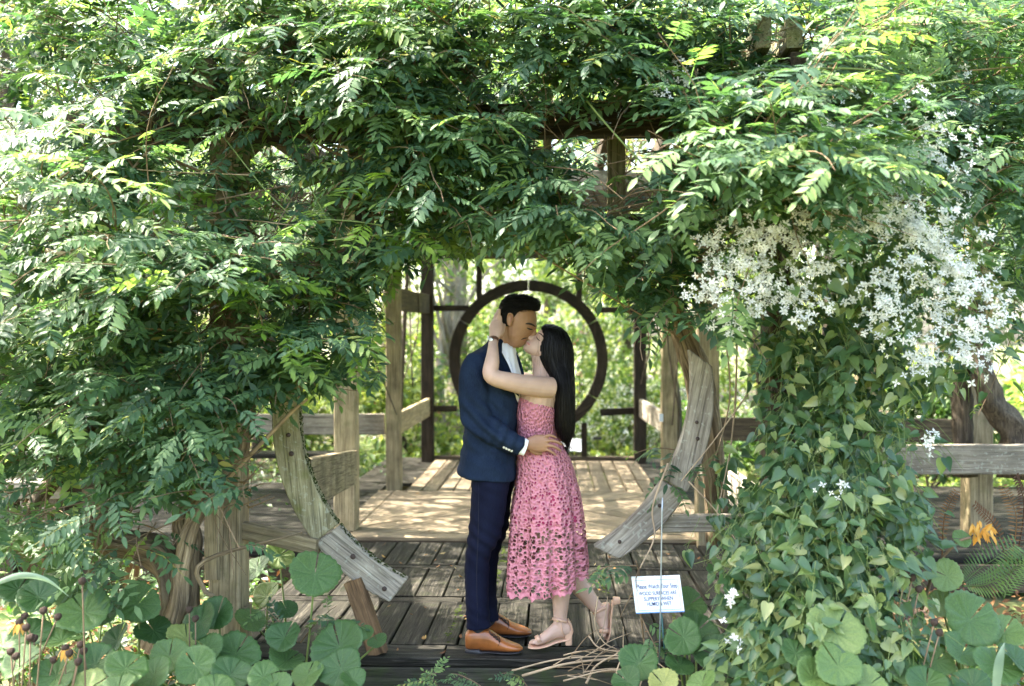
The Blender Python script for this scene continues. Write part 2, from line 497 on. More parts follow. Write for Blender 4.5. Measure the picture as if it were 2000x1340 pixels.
for k, (ya, yb) in enumerate(((5.13, 5.96), (6.08, 6.84), (6.93, 7.70))):
    planks(porch, XL - .02, XR, ya, yb, W_PORCH, 0.0, seed=k)
for ya, yb in ((4.905, 5.125), (5.965, 6.075), (6.845, 6.925)):
    for (xa, xb) in ((XL - .02, -0.55), (-0.545, XR)):
        beam('plank', (xa + .003, (ya + yb) / 2, -TH / 2 + .001), (xb - .003, (ya + yb) / 2, -TH / 2 + .001), yb - ya - .006, TH, W_PORCH, porch, segs=6)
beam('fascia_board', (XL - .02, 4.93, -0.19), (XR, 4.93, -0.19), 0.05, 0.285, wood('mossy_black_board', (0.012, 0.012, 0.009), (0.04, 0.037, 0.027), (0.085, 0.078, 0.058), moss=0.5, mosscol=(0.03, 0.05, 0.01)), porch, segs=10)
for xx in (-1.6, -0.2, 1.15):
    beam('joist', (xx, 4.97, -0.14), (xx, 7.7, -0.14), 0.08, 0.18, W_DARK, porch)
# moss in the joints
mb = MB()
for xx, ya, yb in ((-0.55, 5.16, 5.9), (-0.37, 6.1, 6.8), (-0.37, 6.95, 7.6), (0.69, 5.2, 5.9), (0.33, 6.2, 6.8), (-1.08, 5.2, 5.6)):
    for j in range(34):
        y = random.uniform(ya, yb); x = xx + random.gauss(0, .012)
        r = random.uniform(.006, .015)
        V, F = [], []
        for q in range(6):
            V.append((x + r * math.cos(q * 1.047), y + r * 1.4 * math.sin(q * 1.047), 0.001))
        V.append((x, y, r * .5)); F = [(q, (q + 1) % 6, 6) for q in range(6)]
        mb.add((V, F))
mb.build('moss', M_MOSS, porch, kind='stuff')

# inner pale deck: diamond-laid section, one small step up
inner = tag(thing('inner_deck', None, None, (-0.2, 9, 0)), kind='structure')
X0, X1, Y0_, Y1_ = -1.78, 1.32, 7.73, 10.08
ZT = 0.035


def clip(poly, nx, ny, c):
    out = []
    for i in range(len(poly)):
        a, b = poly[i], poly[(i + 1) % len(poly)]
        da, db = a[0] * nx + a[1] * ny - c, b[0] * nx + b[1] * ny - c
        if da >= 0: out.append(a)
        if da * db < 0:
            t = da / (da - db); out.append((a[0] + t * (b[0] - a[0]), a[1] + t * (b[1] - a[1])))
    return out


def slab(name, poly, top, th, mat, parent):
    n = len(poly)
    cx, cy = sum(p[0] for p in poly) / n, sum(p[1] for p in poly) / n
    e = max(range(n), key=lambda i: (poly[i][0] - poly[(i + 1) % n][0]) ** 2 + (poly[i][1] - poly[(i + 1) % n][1]) ** 2)
    ang = math.atan2(poly[(e + 1) % n][1] - poly[e][1], poly[(e + 1) % n][0] - poly[e][0])
    M = Matrix.Translation((cx, cy, top)) @ Matrix.Rotation(ang, 4, 'Z')
    Mi = M.inverted()
    dz = random.uniform(-.002, .002)
    q = [Mi @ Vector((x, y, top)) for x, y in poly]
    V = [(v.x, v.y, dz) for v in q] + [(v.x, v.y, -th) for v in q]
    F = [tuple(range(n)), tuple(range(2 * n - 1, n - 1, -1))] + [(i, n + i, n + (i + 1) % n, (i + 1) % n) for i in range(n)]
    a2 = sum(poly[i][0] * poly[(i + 1) % n][1] - poly[(i + 1) % n][0] * poly[i][1] for i in range(n))
    if a2 < 0: F = [f[::-1] for f in F]
    return put(name, mesh(name, V, F, mat), parent, None, M)


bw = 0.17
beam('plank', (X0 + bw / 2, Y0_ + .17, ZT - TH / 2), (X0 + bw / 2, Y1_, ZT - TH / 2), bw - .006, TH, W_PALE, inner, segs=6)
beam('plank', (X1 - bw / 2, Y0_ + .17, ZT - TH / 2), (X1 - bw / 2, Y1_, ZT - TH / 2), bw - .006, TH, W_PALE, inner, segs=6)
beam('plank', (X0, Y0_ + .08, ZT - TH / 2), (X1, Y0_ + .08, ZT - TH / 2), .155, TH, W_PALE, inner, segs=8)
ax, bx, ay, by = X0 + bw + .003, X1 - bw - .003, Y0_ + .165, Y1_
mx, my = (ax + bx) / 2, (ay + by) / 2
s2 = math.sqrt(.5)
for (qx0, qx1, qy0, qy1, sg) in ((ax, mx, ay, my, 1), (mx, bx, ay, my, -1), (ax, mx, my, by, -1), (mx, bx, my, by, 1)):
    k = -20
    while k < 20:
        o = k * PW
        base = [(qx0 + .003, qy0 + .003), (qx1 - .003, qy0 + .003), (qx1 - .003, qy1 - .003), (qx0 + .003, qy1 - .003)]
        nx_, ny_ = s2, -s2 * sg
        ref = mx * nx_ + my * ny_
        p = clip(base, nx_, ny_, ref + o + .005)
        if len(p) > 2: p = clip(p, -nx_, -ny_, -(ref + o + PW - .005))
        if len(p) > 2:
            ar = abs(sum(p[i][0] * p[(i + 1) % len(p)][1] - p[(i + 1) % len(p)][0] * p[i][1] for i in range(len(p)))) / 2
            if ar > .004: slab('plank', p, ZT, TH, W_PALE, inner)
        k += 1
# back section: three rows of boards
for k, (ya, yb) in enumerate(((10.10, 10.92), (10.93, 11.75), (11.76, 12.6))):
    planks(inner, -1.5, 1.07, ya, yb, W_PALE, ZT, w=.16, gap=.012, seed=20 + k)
beam('joist', (X0 + .02, 7.74, -.02), (X1 - .02, 7.74, -.02), .02, .06, W_DARK, inner)

# the darker deck of the two wings and under the back section
wing = tag(thing('wing_deck', None, None, (0, 9, 0)), kind='structure')
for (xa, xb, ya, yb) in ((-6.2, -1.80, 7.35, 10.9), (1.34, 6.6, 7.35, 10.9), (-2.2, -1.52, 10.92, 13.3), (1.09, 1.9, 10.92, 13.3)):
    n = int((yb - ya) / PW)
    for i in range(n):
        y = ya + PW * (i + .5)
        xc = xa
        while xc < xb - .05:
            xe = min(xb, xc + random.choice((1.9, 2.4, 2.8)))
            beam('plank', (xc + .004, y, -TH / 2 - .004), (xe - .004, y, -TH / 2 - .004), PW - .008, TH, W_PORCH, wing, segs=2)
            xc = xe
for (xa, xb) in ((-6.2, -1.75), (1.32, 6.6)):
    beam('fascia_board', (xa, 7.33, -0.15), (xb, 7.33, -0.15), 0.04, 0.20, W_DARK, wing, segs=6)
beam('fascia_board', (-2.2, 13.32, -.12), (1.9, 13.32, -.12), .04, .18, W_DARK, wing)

# ================================================================== pavilion
pav = thing('pavilion', 'weathered timber moon gate pavilion overgrown with wisteria around the kissing couple', 'pavilion', (-0.25, 9, 0))
HZ = 2.69          # middle of the header beams
LX, RX = -1.69, 1.17


def post(x, y, w, z0, z1, mat, label=None):
    return beam('post', (x, y, z0), (x + random.uniform(-.01, .01), y, z1), w, w, mat, pav, label, segs=8, jit=0.004, ch=.008)


post(LX, 5.13, .165, 0.19, 2.62, W_POST)
beam('post_foot', (LX + .005, 5.13, -.35), (LX + .005, 5.13, .187), .18, .18, W_POST, pav)
beam('cleat', (LX - .055, 5.03, .35), (LX - .055, 5.03, .78), .075, .03, W_POST, pav)
post(RX - .02, 5.15, .15, -.35, 2.62, W_DARK)
post(-1.68, 8.05, .175, -.1, 2.62, W_POST, 'grey-green weathered post')
post(LX + .03, 10.35, .15, -.1, 2.62, W_POST)
post(1.20, 10.35, .16, -.1, 2.62, W_POST)
post(1.19, 7.75, .165, -.1, 2.62, W_POST)
post(-1.61, 12.75, .155, -.1, 2.62, W_BLACK)
post(1.11, 12.75, .155, -.1, 2.62, W_BLACK)
# headers, plates and rafters
beam('header_beam', (-2.55, 5.13, HZ), (1.95, 5.13, HZ + .02), .12, .165, W_DARK, pav, segs=10, jit=.005)
beam('header_beam', (-2.4, 8.05, HZ), (1.9, 8.0, HZ), .12, .165, W_DARK, pav, segs=8)
beam('header_beam', (-2.4, 10.35, HZ), (1.9, 10.35, HZ), .12, .165, W_DARK, pav, segs=8)
beam('header_beam', (-2.3, 12.75, HZ), (1.8, 12.75, HZ), .12, .165, W_DARK, pav, segs=8)
for x in (LX, RX):
    beam('plate_beam', (x, 4.75, HZ + .17), (x - .02, 13.1, HZ + .17), .1, .16, W_DARK, pav, segs=10)
for i in range(6):
    x = -1.3 + i * .42
    beam('rafter', (x, 4.85, HZ + .32), (x, 13.0, HZ + .32), .06, .12, W_DARK, pav)
# two lichen covered beam ends poking out of the leaves at the top
for px_ in (1491, 1552):
    a = P(px_, 62, 4.75)
    beam('rafter', a, a + Vector((.12, 2.4, -.03)), .075, .15, W_MOSSY, pav, 'lichen covered beam end showing above the leaves')
# studs, rails of the front frame
W_STUD = wood('olive_stud_timber', (0.10, 0.085, 0.04), (0.23, 0.20, 0.10), (0.38, 0.34, 0.19), moss=0.3, mosscol=(0.14, 0.14, 0.04))
a, b = P(1204, 262, 5.16), P(1204, 470, 5.16)
beam('stud', b, a, .09, .08, W_STUD, pav)
a, b = P(712, 262, 5.16), P(712, 470, 5.16)
beam('stud', b, a, .09, .08, W_DARK, pav)
beam('rail', P(1096, 352, 8.0), P(1420, 360, 8.0), .05, .17, W_GREY, pav)
beam('rail', P(770, 340, 8.0), P(900, 340, 8.0), .05, .17, W_GREY, pav)
beam('rail', P(1215, 437, 5.2), P(1340, 440, 5.2), .06, .1, W_DARK, pav)
# lower braces of the front moon gate
beam('rail', P(455, 1030, 5.13), P(622, 1068, 5.02), .06, .085, W_POST, pav)
beam('rail', P(1290, 1022, 5.16), P(1500, 1020, 5.16), .06, .088, W_GREY, pav)
# side rails (run back along the pavilion)
beam('rail', P(596, 946, 5.16), P(690, 912, 7.95), .06, .27, W_POST, pav)
beam('rail', P(1372, 900, 7.7), P(1470, 985, 5.75), .06, .22, W_GREY, pav)
beam('rail', (LX + .04, 10.45, .68), (-1.6, 12.68, .70), .055, .23, W_POST, pav)
beam('rail', (1.2, 10.45, .68), (1.12, 12.68, .70), .055, .23, W_GREY, pav)
beam('rail', (LX + .04, 10.45, 2.0), (-1.6, 12.68, 2.02), .055, .24, W_DARK, pav)
beam('rail', (1.2, 10.45, 2.0), (1.12, 12.68, 2.02), .055, .24, W_DARK, pav)
# slanting red brown prop under the left arc of the gate
beam('prop', P(740, 1278, 4.98), P(690, 1132, 5.02), .088, .088, W_RUST, pav, 'red brown slanting timber prop', segs=8)


W_SILVER = wood('pale_silver_timber', (0.14, 0.12, 0.095), (0.29, 0.26, 0.215), (0.43, 0.40, 0.345), lichen=.5, grain=1.3)


def arc_segments(name, co, ci, angs, Y, th, mat, bolts=True, parent=None, mats=None):
    """curved planks between two circles given in sight lines at depth Y; angs: joints in degrees"""
    ring = parent
    for si, (a0, a1) in enumerate(zip(angs[:-1], angs[1:])):
        if mats: mat = mats[si]
        n = max(4, int(abs(a1 - a0) / 5))
        V, F = [], []
        for i in range(n + 1):
            t = R(a0 + (a1 - a0) * i / n)
            if i == 0: t += R(.22) * (1 if a1 > a0 else -1)
            if i == n: t -= R(.22) * (1 if a1 > a0 else -1)
            o = P(co[0] + co[2] * math.cos(t), co[1] - co[2] * math.sin(t), Y)
            q = P(ci[0] + ci[2] * math.cos(t), ci[1] - ci[2] * math.sin(t), Y)
            for (pt, y) in ((o, 0), (q, 0), (q, th), (o, th)):
                V.append((pt.x, pt.y + y + random.uniform(-.002, .002), pt.z + random.uniform(-.003, .003)))
        for i in range(n):
            for k in range(4):
                k2 = (k + 1) % 4
                F.append((i * 4 + k, i * 4 + k2, (i + 1) * 4 + k2, (i + 1) * 4 + k))
        F.append((3, 2, 1, 0)); F.append(tuple(n * 4 + k for k in range(4)))
        if a1 < a0: F = [f[::-1] for f in F]
        # local frame: x along the chord of the segment
        m0 = (Vector(V[0]) + Vector(V[1])) / 2; m1 = (Vector(V[-4]) + Vector(V[-3])) / 2
        x = (m1 - m0).normalized(); y = Vector((0, 1, 0)); z = x.cross(y).normalized(); y = z.cross(x)
        M = Matrix((x, y, z)).transposed().to_4x4(); M.translation = (m0 + m1) / 2
        me = mesh('curved_plank', V, F, mat); me.transform(M.inverted())
        bm = bmesh.new(); bm.from_mesh(me); bmesh.ops.recalc_face_normals(bm, faces=bm.faces[:]); 
        bmesh.ops.bevel(bm, geom=[e for e in bm.edges if e.calc_face_angle(0) > .9], offset=.006, segments=1, affect='EDGES')
        bm.to_mesh(me); bm.free()
        put('curved_plank', me, ring, None, M)
        if bolts:
            for f in ((.3, .8) if si % 2 else (.45, .62)):
                t = R(a0 + (a1 - a0) * (f + random.uniform(-.09, .09)))
                c = (Vector(P(co[0] + co[2] * math.cos(t), co[1] - co[2] * math.sin(t), Y)) + Vector(P(ci[0] + ci[2] * math.cos(t), ci[1] - ci[2] * math.sin(t), Y))) / 2 + Vector((random.uniform(-.02, .02), 0, random.uniform(-.02, .02)))
                q = random.uniform(.009, .015)
                b = MB().tube([c + Vector((0, .01, 0)), c + Vector((0, -.004, 0)), c + Vector((0, -.007, 0))], [q, q, q * .5], 8)
                b.build('bolt', M_IRON, ring)


gate = MB()
gl = put('moon_gate_arc', None, pav, None, Matrix.Translation((-.75, 5.1, .9)), 'mossy left arc of the front moon gate')
co, ci = (926, 817.5, 395.6), (948, 801.5, 364.9)
# the arc starts hidden in the leaves and stops where its lower plank was sawn off
arc_segments('arc', co, ci, (152, 218, 245.5), 5.02, .075, W_MOSSY, parent=gl, mats=(W_MOSSY, W_SILVER))
gr = put('moon_gate_arc', None, pav, None, Matrix.Translation((.5, 5.1, .9)), 'bare grey right arc of the front moon gate')
co2, ci2 = (1026.6, 772.4, 369.1), (970.9, 738.9, 379.1)
arc_segments('arc', (co2[0], co2[1], co2[2]), (ci2[0], ci2[1], ci2[2]), (9, -31.5, -60.5), 5.06, .075, W_GREY, parent=gr)
# moss along the inner rim of the left arc
mb = MB()
for i in range(420):
    t = R(random.uniform(176, 244))
    c = P(ci[0] + (ci[2] - 1) * math.cos(t), ci[1] - (ci[2] - 1) * math.sin(t), 5.02) + Vector((0, random.uniform(.0, .07), 0))
    r = random.uniform(.002, .007)
    nrm = Vector((-math.cos(t), 0, -math.sin(t)))
    u = Vector((0, 1, 0)); v = nrm.cross(u)
    V = [c + u * r * math.cos(q * 1.2566) + v * r * math.sin(q * 1.2566) for q in range(5)] + [c + nrm * r * .9]
    mb.add((V, [(q, (q + 1) % 5, 5) for q in range(5)]))
mb.build('moss', M_MOSS, gl, kind='stuff')
# the back moon gate with its frame
gb = put('moon_gate_ring', None, pav, None, Matrix.Translation((-.3, 12.8, 1.3)), 'full dark ring of the back moon gate')
cb, cbi = (1032, 702, 155.5), (1032, 702, 134)
arc_segments('arc', cb, cbi, (90, 150, 210, 270, 330, 390, 450), 12.72, .09, W_BLACK, bolts=False, parent=gb)
Yb = 12.75
for (x0, y0, x1, y1, w, h) in ((845, 602, 915, 602, .05, .075), (845, 798, 892, 798, .05, .08), (1162, 606, 1238, 605, .05, .075), (1172, 806, 1240, 802, .05, .09)):
    beam('rail', P(x0, y0, Yb), P(x1, y1, Yb), w, h, W_BLACK, pav)
for (x0, y0, y1) in ((936, 508, 585), (1131, 508, 585), (1141, 826, 905), (925, 826, 905)):
    beam('stud', P(x0, y1, Yb), P(x0, y0, Yb), .075, .06, W_BLACK, pav)
beam('sill', (-1.6, 12.75, .04), (1.1, 12.75, .04), .08, .07, W_DARK, pav)

# ================================================================== wings: rails, bench
lr = thing('wing_railing', 'grey timber rails of the left wing seen behind the mossy arc', 'railing', (-3.5, 10.3, 0), group='railings of the pavilion wings')
beam('rail', (-6.2, 10.42, .66), (-1.77, 10.42, .68), .055, .22, W_GREY, lr, segs=8)
beam('rail', (-6.2, 10.3, .36), (-2.1, 10.3, .37), .3, .05, W_PORCH, lr)
for x in (-6.0, -4.0, -2.75):
    beam('post', (x, 10.5, -.1), (x, 10.5, 2.5), .13, .13, W_DARK, lr)
rr_ = thing('wing_railing', 'grey timber rails beside the clematis at the right edge of the photo', 'railing', (4, 9, 0), group='railings of the pavilion wings')
beam('rail', P(1720, 898, 7.5), P(2120, 896, 7.5), .06, .22, W_GREY, rr_, segs=8)
beam('rail', P(1400, 838, 10.3), P(1900, 842, 10.3), .06, .24, W_DARK, rr_, segs=8)
beam('rail', P(1880, 557, 7.6), P(2100, 552, 7.6), .08, .19, W_MOSSY, rr_)
for (px_, py_, y) in ((1907, 980, 8.3), (1690, 975, 10.4)):
    a = P(px_, py_, y)
    beam('post', (a.x, y, -.1), (a.x, y, 2.6), .19, .19, W_POST, rr_)
for (x0, y0, x1, y1) in ((2.0, 7.6, 6.6, 7.6), (2.0, 10.4, 6.6, 10.4), (-6.3, 7.6, -2.0, 7.6), (-6.3, 10.4, -2, 10.4)):
    beam('header_beam', (x0, y0, 2.68), (x1, y1, 2.68), .1, .16, W_DARK, rr_ if x0 > 0 else lr)
bench = thing('bench', 'low plank bench behind the leaves at the left edge', 'bench', (-4.1, 7.4, 0))
for k in range(3):
    beam('seat_plank', P(-190, 944, 7.15 + k * .19), P(128, 944, 7.15 + k * .19), .18, .05, W_GREY, bench)
for px_ in (20, 105):
    a = P(px_, 960, 7.2)
    beam('leg', (a.x, 7.2, -.28), (a.x, 7.2, .5), .1, .1, W_DARK, bench)
    beam('leg', (a.x, 7.5, -.28), (a.x, 7.5, .5), .1, .1, W_DARK, bench)
beam('apron', P(-190, 962, 7.16), P(128, 962, 7.16), .04, .09, W_GREY, bench)

# ================================================================== foliage templates
def leaflet(base, d, n, Lf, w, fold=0.25, tip=0.15):
    """a lance shaped leaflet: 7 points, 6 triangles"""
    d = Vector(d).normalized(); n = Vector(n); n = (n - d * n.dot(d)).normalized(); s = n.cross(d)
    b = Vector(base)
    pts = [b, b + d * Lf * .3 + s * w * .5, b + d * Lf * .66 + s * w * .42 - n * tip * Lf * .2, b + d * Lf - n * tip * Lf * .8,
           b + d * Lf * .66 - s * w * .42 - n * tip * Lf * .2, b + d * Lf * .3 - s * w * .5, b + d * Lf * .48 - n * fold * w * .5]
    return pts, [(0, 5, 6), (5, 4, 6), (4, 3, 6), (3, 2, 6), (2, 1, 6), (1, 0, 6)]


def frond_template(rr, Lr=.26, pairs=5, lw=.0245, ll=.073, droop=.35):
    V, T, C = [], [], []
    def rach(t):
        return Vector((Lr * t, 0.012 * math.sin(t * 3 + rr.random()), -droop * Lr * t * t * .6 + .08 * Lr * math.sin(t * 3)))
    def addp(p, tr, c):
        o = len(V); V.extend(p); T.extend([tuple(i + o for i in f) for f in tr]); C.extend([c] * len(p))
    for i in range(pairs):
        t = .22 + .72 * i / pairs
        sz = (.75 + .5 * math.sin(math.pi * (.15 + .75 * i / pairs))) * .85
        for sg in (-1, 1):
            if rr.random() < .04: continue
            ang = R(rr.uniform(48, 72)) * sg
            d = Vector((math.cos(ang), math.sin(ang), rr.uniform(-.38, .0)))
            n = Vector((rr.uniform(-.2, .2), -sg * rr.uniform(-.1, .3), 1))
            addp(*leaflet(rach(t + rr.uniform(-.02, .02)), d, n, ll * sz * rr.uniform(.85, 1.12), lw * sz * rr.uniform(.85, 1.15)), rr.uniform(0, .07))
    addp(*leaflet(rach(.97), (1, rr.uniform(-.2, .2), -.45), (0, 0, 1), ll * 1.05, lw * 1.1), rr.uniform(0, .07))
    # rachis
    w = .0016
    o = len(V)
    for t in (-.18, .5, 1): V.extend([rach(t) + Vector((0, w, 0)), rach(t) + Vector((0, -w, 0))])
    T.extend([(o, o + 1, o + 3), (o, o + 3, o + 2), (o + 2, o + 3, o + 5), (o + 2, o + 5, o + 4)]); C.extend([.6] * 6)
    return np.array([tuple(v) for v in V], np.float32), np.array(T, np.int32), np.array(C, np.float32)


rr0 = random.Random(5)
FRONDS = [frond_template(rr0, Lr=rr0.uniform(.26, .33), pairs=rr0.choice((6, 6, 7, 7, 8)), droop=rr0.uniform(.05, .6)) for _ in range(7)]


def heart_template(rr, Lf=.085, w=.055, stalk=True):
    """heart shaped leaf with a pointed tip, folded on its midrib"""
    out = []
    prof = [(-.10, .22), (-.02, .43), (.18, .5), (.42, .42), (.68, .24), (.88, .08)]
    V = [Vector((0, 0, 0)), Vector((Lf * .45, 0, -.004)), Vector((Lf, 0, -Lf * .12))]
    for sg in (1, -1):
        for (x, y) in prof: V.append(Vector((x * Lf, sg * y * 2 * w * .5 * 1.1, .010 * (y / .5) + rr.uniform(-.002, .002) - Lf * .12 * max(0, x) ** 2)))
    k = len(prof)
    T = []
    a = [0] + list(range(3, 3 + k)) + [2]
    for i in range(len(a) - 1): T.append((1, a[i + 1], a[i]))
    a = [0] + list(range(3 + k, 3 + 2 * k)) + [2]
    for i in range(len(a) - 1): T.append((1, a[i], a[i + 1]))
    C = [0.0] * len(V)
    if stalk:
        o = len(V); s = .0012
        V += [Vector((0, s, 0)), Vector((0, -s, 0)), Vector((-.05, 0, -.012))]
        T.append((o, o + 1, o + 2)); C += [.3] * 3
    return np.array([tuple(v) for v in V], np.float32), np.array(T, np.int32), np.array(C, np.float32)


HEARTS = [heart_template(rr0, rr0.uniform(.07, .1), rr0.uniform(.046, .066)) for _ in range(5)]


def flower_template(rr):
    """white four petalled star with a tuft of stamens"""
    V, T, C = [], [], []
    for k in range(4):
        a = k * math.pi / 2 + rr.uniform(-.2, .2); d = Vector((math.cos(a), math.sin(a), rr.uniform(-.1, .45))); s = Vector((-math.sin(a), math.cos(a), 0))
        o = len(V); Lp = rr.uniform(.014, .019); w = .0042
        V += [Vector((0, 0, 0)), d * Lp * .5 + s * w, d * Lp, d * Lp * .5 - s * w]; T += [(o, o + 1, o + 2), (o, o + 2, o + 3)]; C += [rr.random() * .9] * 4
    for k in range(7):
        a = k * .9 + rr.random(); d = Vector((math.cos(a) * .5, math.sin(a) * .5, 1)).normalized()
        o = len(V); V += [Vector((.0008, 0, 0)), Vector((-.0008, .0006, 0)), d * rr.uniform(.008, .012)]; T += [(o, o + 1, o + 2)]; C += [.2] * 3
    return np.array([tuple(v) for v in V], np.float32), np.array(T, np.int32), np.array(C, np.float32)


FLOWERS = [flower_template(rr0) for _ in range(4)]


def frames(D, Nn):
    """rotation matrices (n,3,3), columns x=D, z about Nn"""
    D = D / np.linalg.norm(D, axis=1, keepdims=True)
    Y = np.cross(Nn, D); ln = np.linalg.norm(Y, axis=1, keepdims=True); Y = Y / np.maximum(ln, 1e-6)
    Z = np.cross(D, Y)
    return np.stack([D, Y, Z], axis=2)


def joined(name, temps, which, Rm, T0, S, rnd, mat):
    """one mesh from many placed copies of the templates"""
    Vs, Ts, Cs = [], [], []
    o = 0
    for k, (v, t, c) in enumerate(temps):
        m = np.where(which == k)[0]
        if len(m) == 0: continue
        vv = np.einsum('nij,vj->nvi', Rm[m], v) * S[m][:, None, None] + T0[m][:, None, :]
        Vs.append(vv.reshape(-1, 3))
        tt = t[None] + (np.arange(len(m)) * len(v))[:, None, None] + o
        Ts.append(tt.reshape(-1, 3)); Cs.append((rnd[m][:, None] + c[None]).ravel())
        o += len(m) * len(v)
    return tri_mesh(name, np.vstack(Vs), np.vstack(Ts), mat, True, np.concatenate(Cs) % 1.0)


def scatter(parent, part, temps, pos, Dv, Nv, S, rnd, mat, nparts=300, stuff='foliage', pref=None, obj_mats=None):
    """the pieces that show largest become parts; the rest is one part of kind stuff"""
    n = len(pos)
    which = rng.integers(0, len(temps), n)
    Rm = frames(Dv, Nv)
    px = to_px(pos)
    inside = (px[:, 0] > 0) & (px[:, 0] < 2000) & (px[:, 1] > 0) & (px[:, 1] < 1340)
    score = S / px[:, 2] * np.where(inside, 1, .2)
    if pref is not None: score = score * pref
    order = np.argsort(-score)
    top = order[:nparts]; rest = order[nparts:]
    if nparts:
        meshes = [tri_mesh(part, v, t, mat, True, c) for v, t, c in temps]
        for i in top:
            M = Matrix([list(r) for r in Rm[i] * S[i]]).to_4x4(); M.translation = Vector(pos[i])
            me = meshes[which[i]]
            o = put(part, me, parent, None, M)
    if len(rest):
        me = joined(stuff, temps, which[rest], Rm[rest], pos[rest], S[rest], rnd[rest], mat)
        me.transform(world_of(parent).inverted())
        put(stuff, me, parent, kind='stuff')


# ------------------------------------------------------------------ vines that grow in shoots
# kept open by the gardeners: the way in, the two arcs, the lower post and trunk, the beam and the sign (outlines as seen from the path)
OPEN = [(772, 508), (800, 520), (850, 512), (930, 505), (1060, 500), (1078, 545), (1140, 572), (1185, 600), (1225, 660), (1262, 715), (1296, 700), (1312, 640), (1385, 640), (1412, 700), (1408, 840), (1385, 940), (1400, 1010), (1345, 1110), (1340, 1210), (1225, 1215), (1180, 1290), (760, 1290), (690, 1150), (640, 1085), (560, 1040), (470, 1060), (470, 1010), (545, 975), (520, 880), (528, 815), (585, 790), (690, 795), (752, 730), (778, 640)]
BLOOM = [([(1365, 470), (1480, 430), (1600, 430), (1640, 520), (1600, 660), (1540, 600), (1420, 640), (1370, 560)], .7), ([(1700, 390), (1820, 370), (1900, 480), (1960, 560), (1960, 680), (1800, 720), (1740, 620), (1690, 480)], .7)]
PRUNE = BLOOM + [(OPEN, 1.0), ([(1048, 222), (1310, 218), (1310, 292), (1048, 296)], .95), ([(1176, 270), (1228, 270), (1228, 425), (1176, 425)], .9), ([(1228, 300), (1300, 310), (1300, 450), (1228, 450)], .75), ([(1100, 330), (1180, 330), (1180, 385), (1100, 385)], .6),
         ([(450, 258), (722, 258), (722, 305), (450, 312)], .6), ([(395, 985), (475, 985), (475, 1240), (395, 1240)], .95), ([(190, 1000), (400, 1000), (400, 1260), (300, 1260), (280, 1100), (190, 1080)], .7), ([(405, 585), (445, 585), (445, 650), (405, 650)], .9),
         ([(1470, 30), (1580, 30), (1570, 110), (1480, 110)], .9), ([(1870, 690), (2000, 690), (2000, 860), (1870, 860)], .9), ([(1745, 868), (2000, 868), (2000, 930), (1745, 930)], .9), ([(1490, 580), (1545, 580), (1545, 830), (1490, 830)], .55), ([(1395, 225), (1495, 215), (1495, 245), (1395, 250)], .8),
         ([(10, 925), (130, 925), (130, 1010), (10, 1010)], .7), ([(520, 375), (745, 365), (750, 455), (520, 465)], .62), ([(440, 200), (560, 230), (520, 290), (420, 270)], .4), ([(470, 480), (640, 490), (600, 540), (470, 540)], .4), ([(460, 870), (530, 840), (530, 1010), (475, 1010)], .7)]


GAPS = [(G(615, 1195), .2), (G(665, 1190), .22), (G(700, 1185), .13), (G(800, 1279), .17), (G(850, 1279), .19), (G(900, 1283), .13), (G(940, 1078), .07), (G(720, 1075), .08), (G(1150, 1225), .07), (G(760, 1215), .06), (G(560, 1190), .1)]


def in_gap(p):
    for c, r in GAPS:
        v = p - c
        if (v - SUN_DIR * v.dot(SUN_DIR)).length < r: return True
    return False


def inside(poly, x, y):
    c = False; j = len(poly) - 1
    for i in range(len(poly)):
        xi, yi = poly[i]; xj, yj = poly[j]
        if (yi > y) != (yj > y) and x < (xj - xi) * (y - yi) / (yj - yi) + xi: c = not c
        j = i
    return c


def sight(p):
    q = CM.transposed() @ (Vector(p) - EYE)
    return 1000 + FPX * q.x / -q.z, 670 - FPX * q.y / -q.z


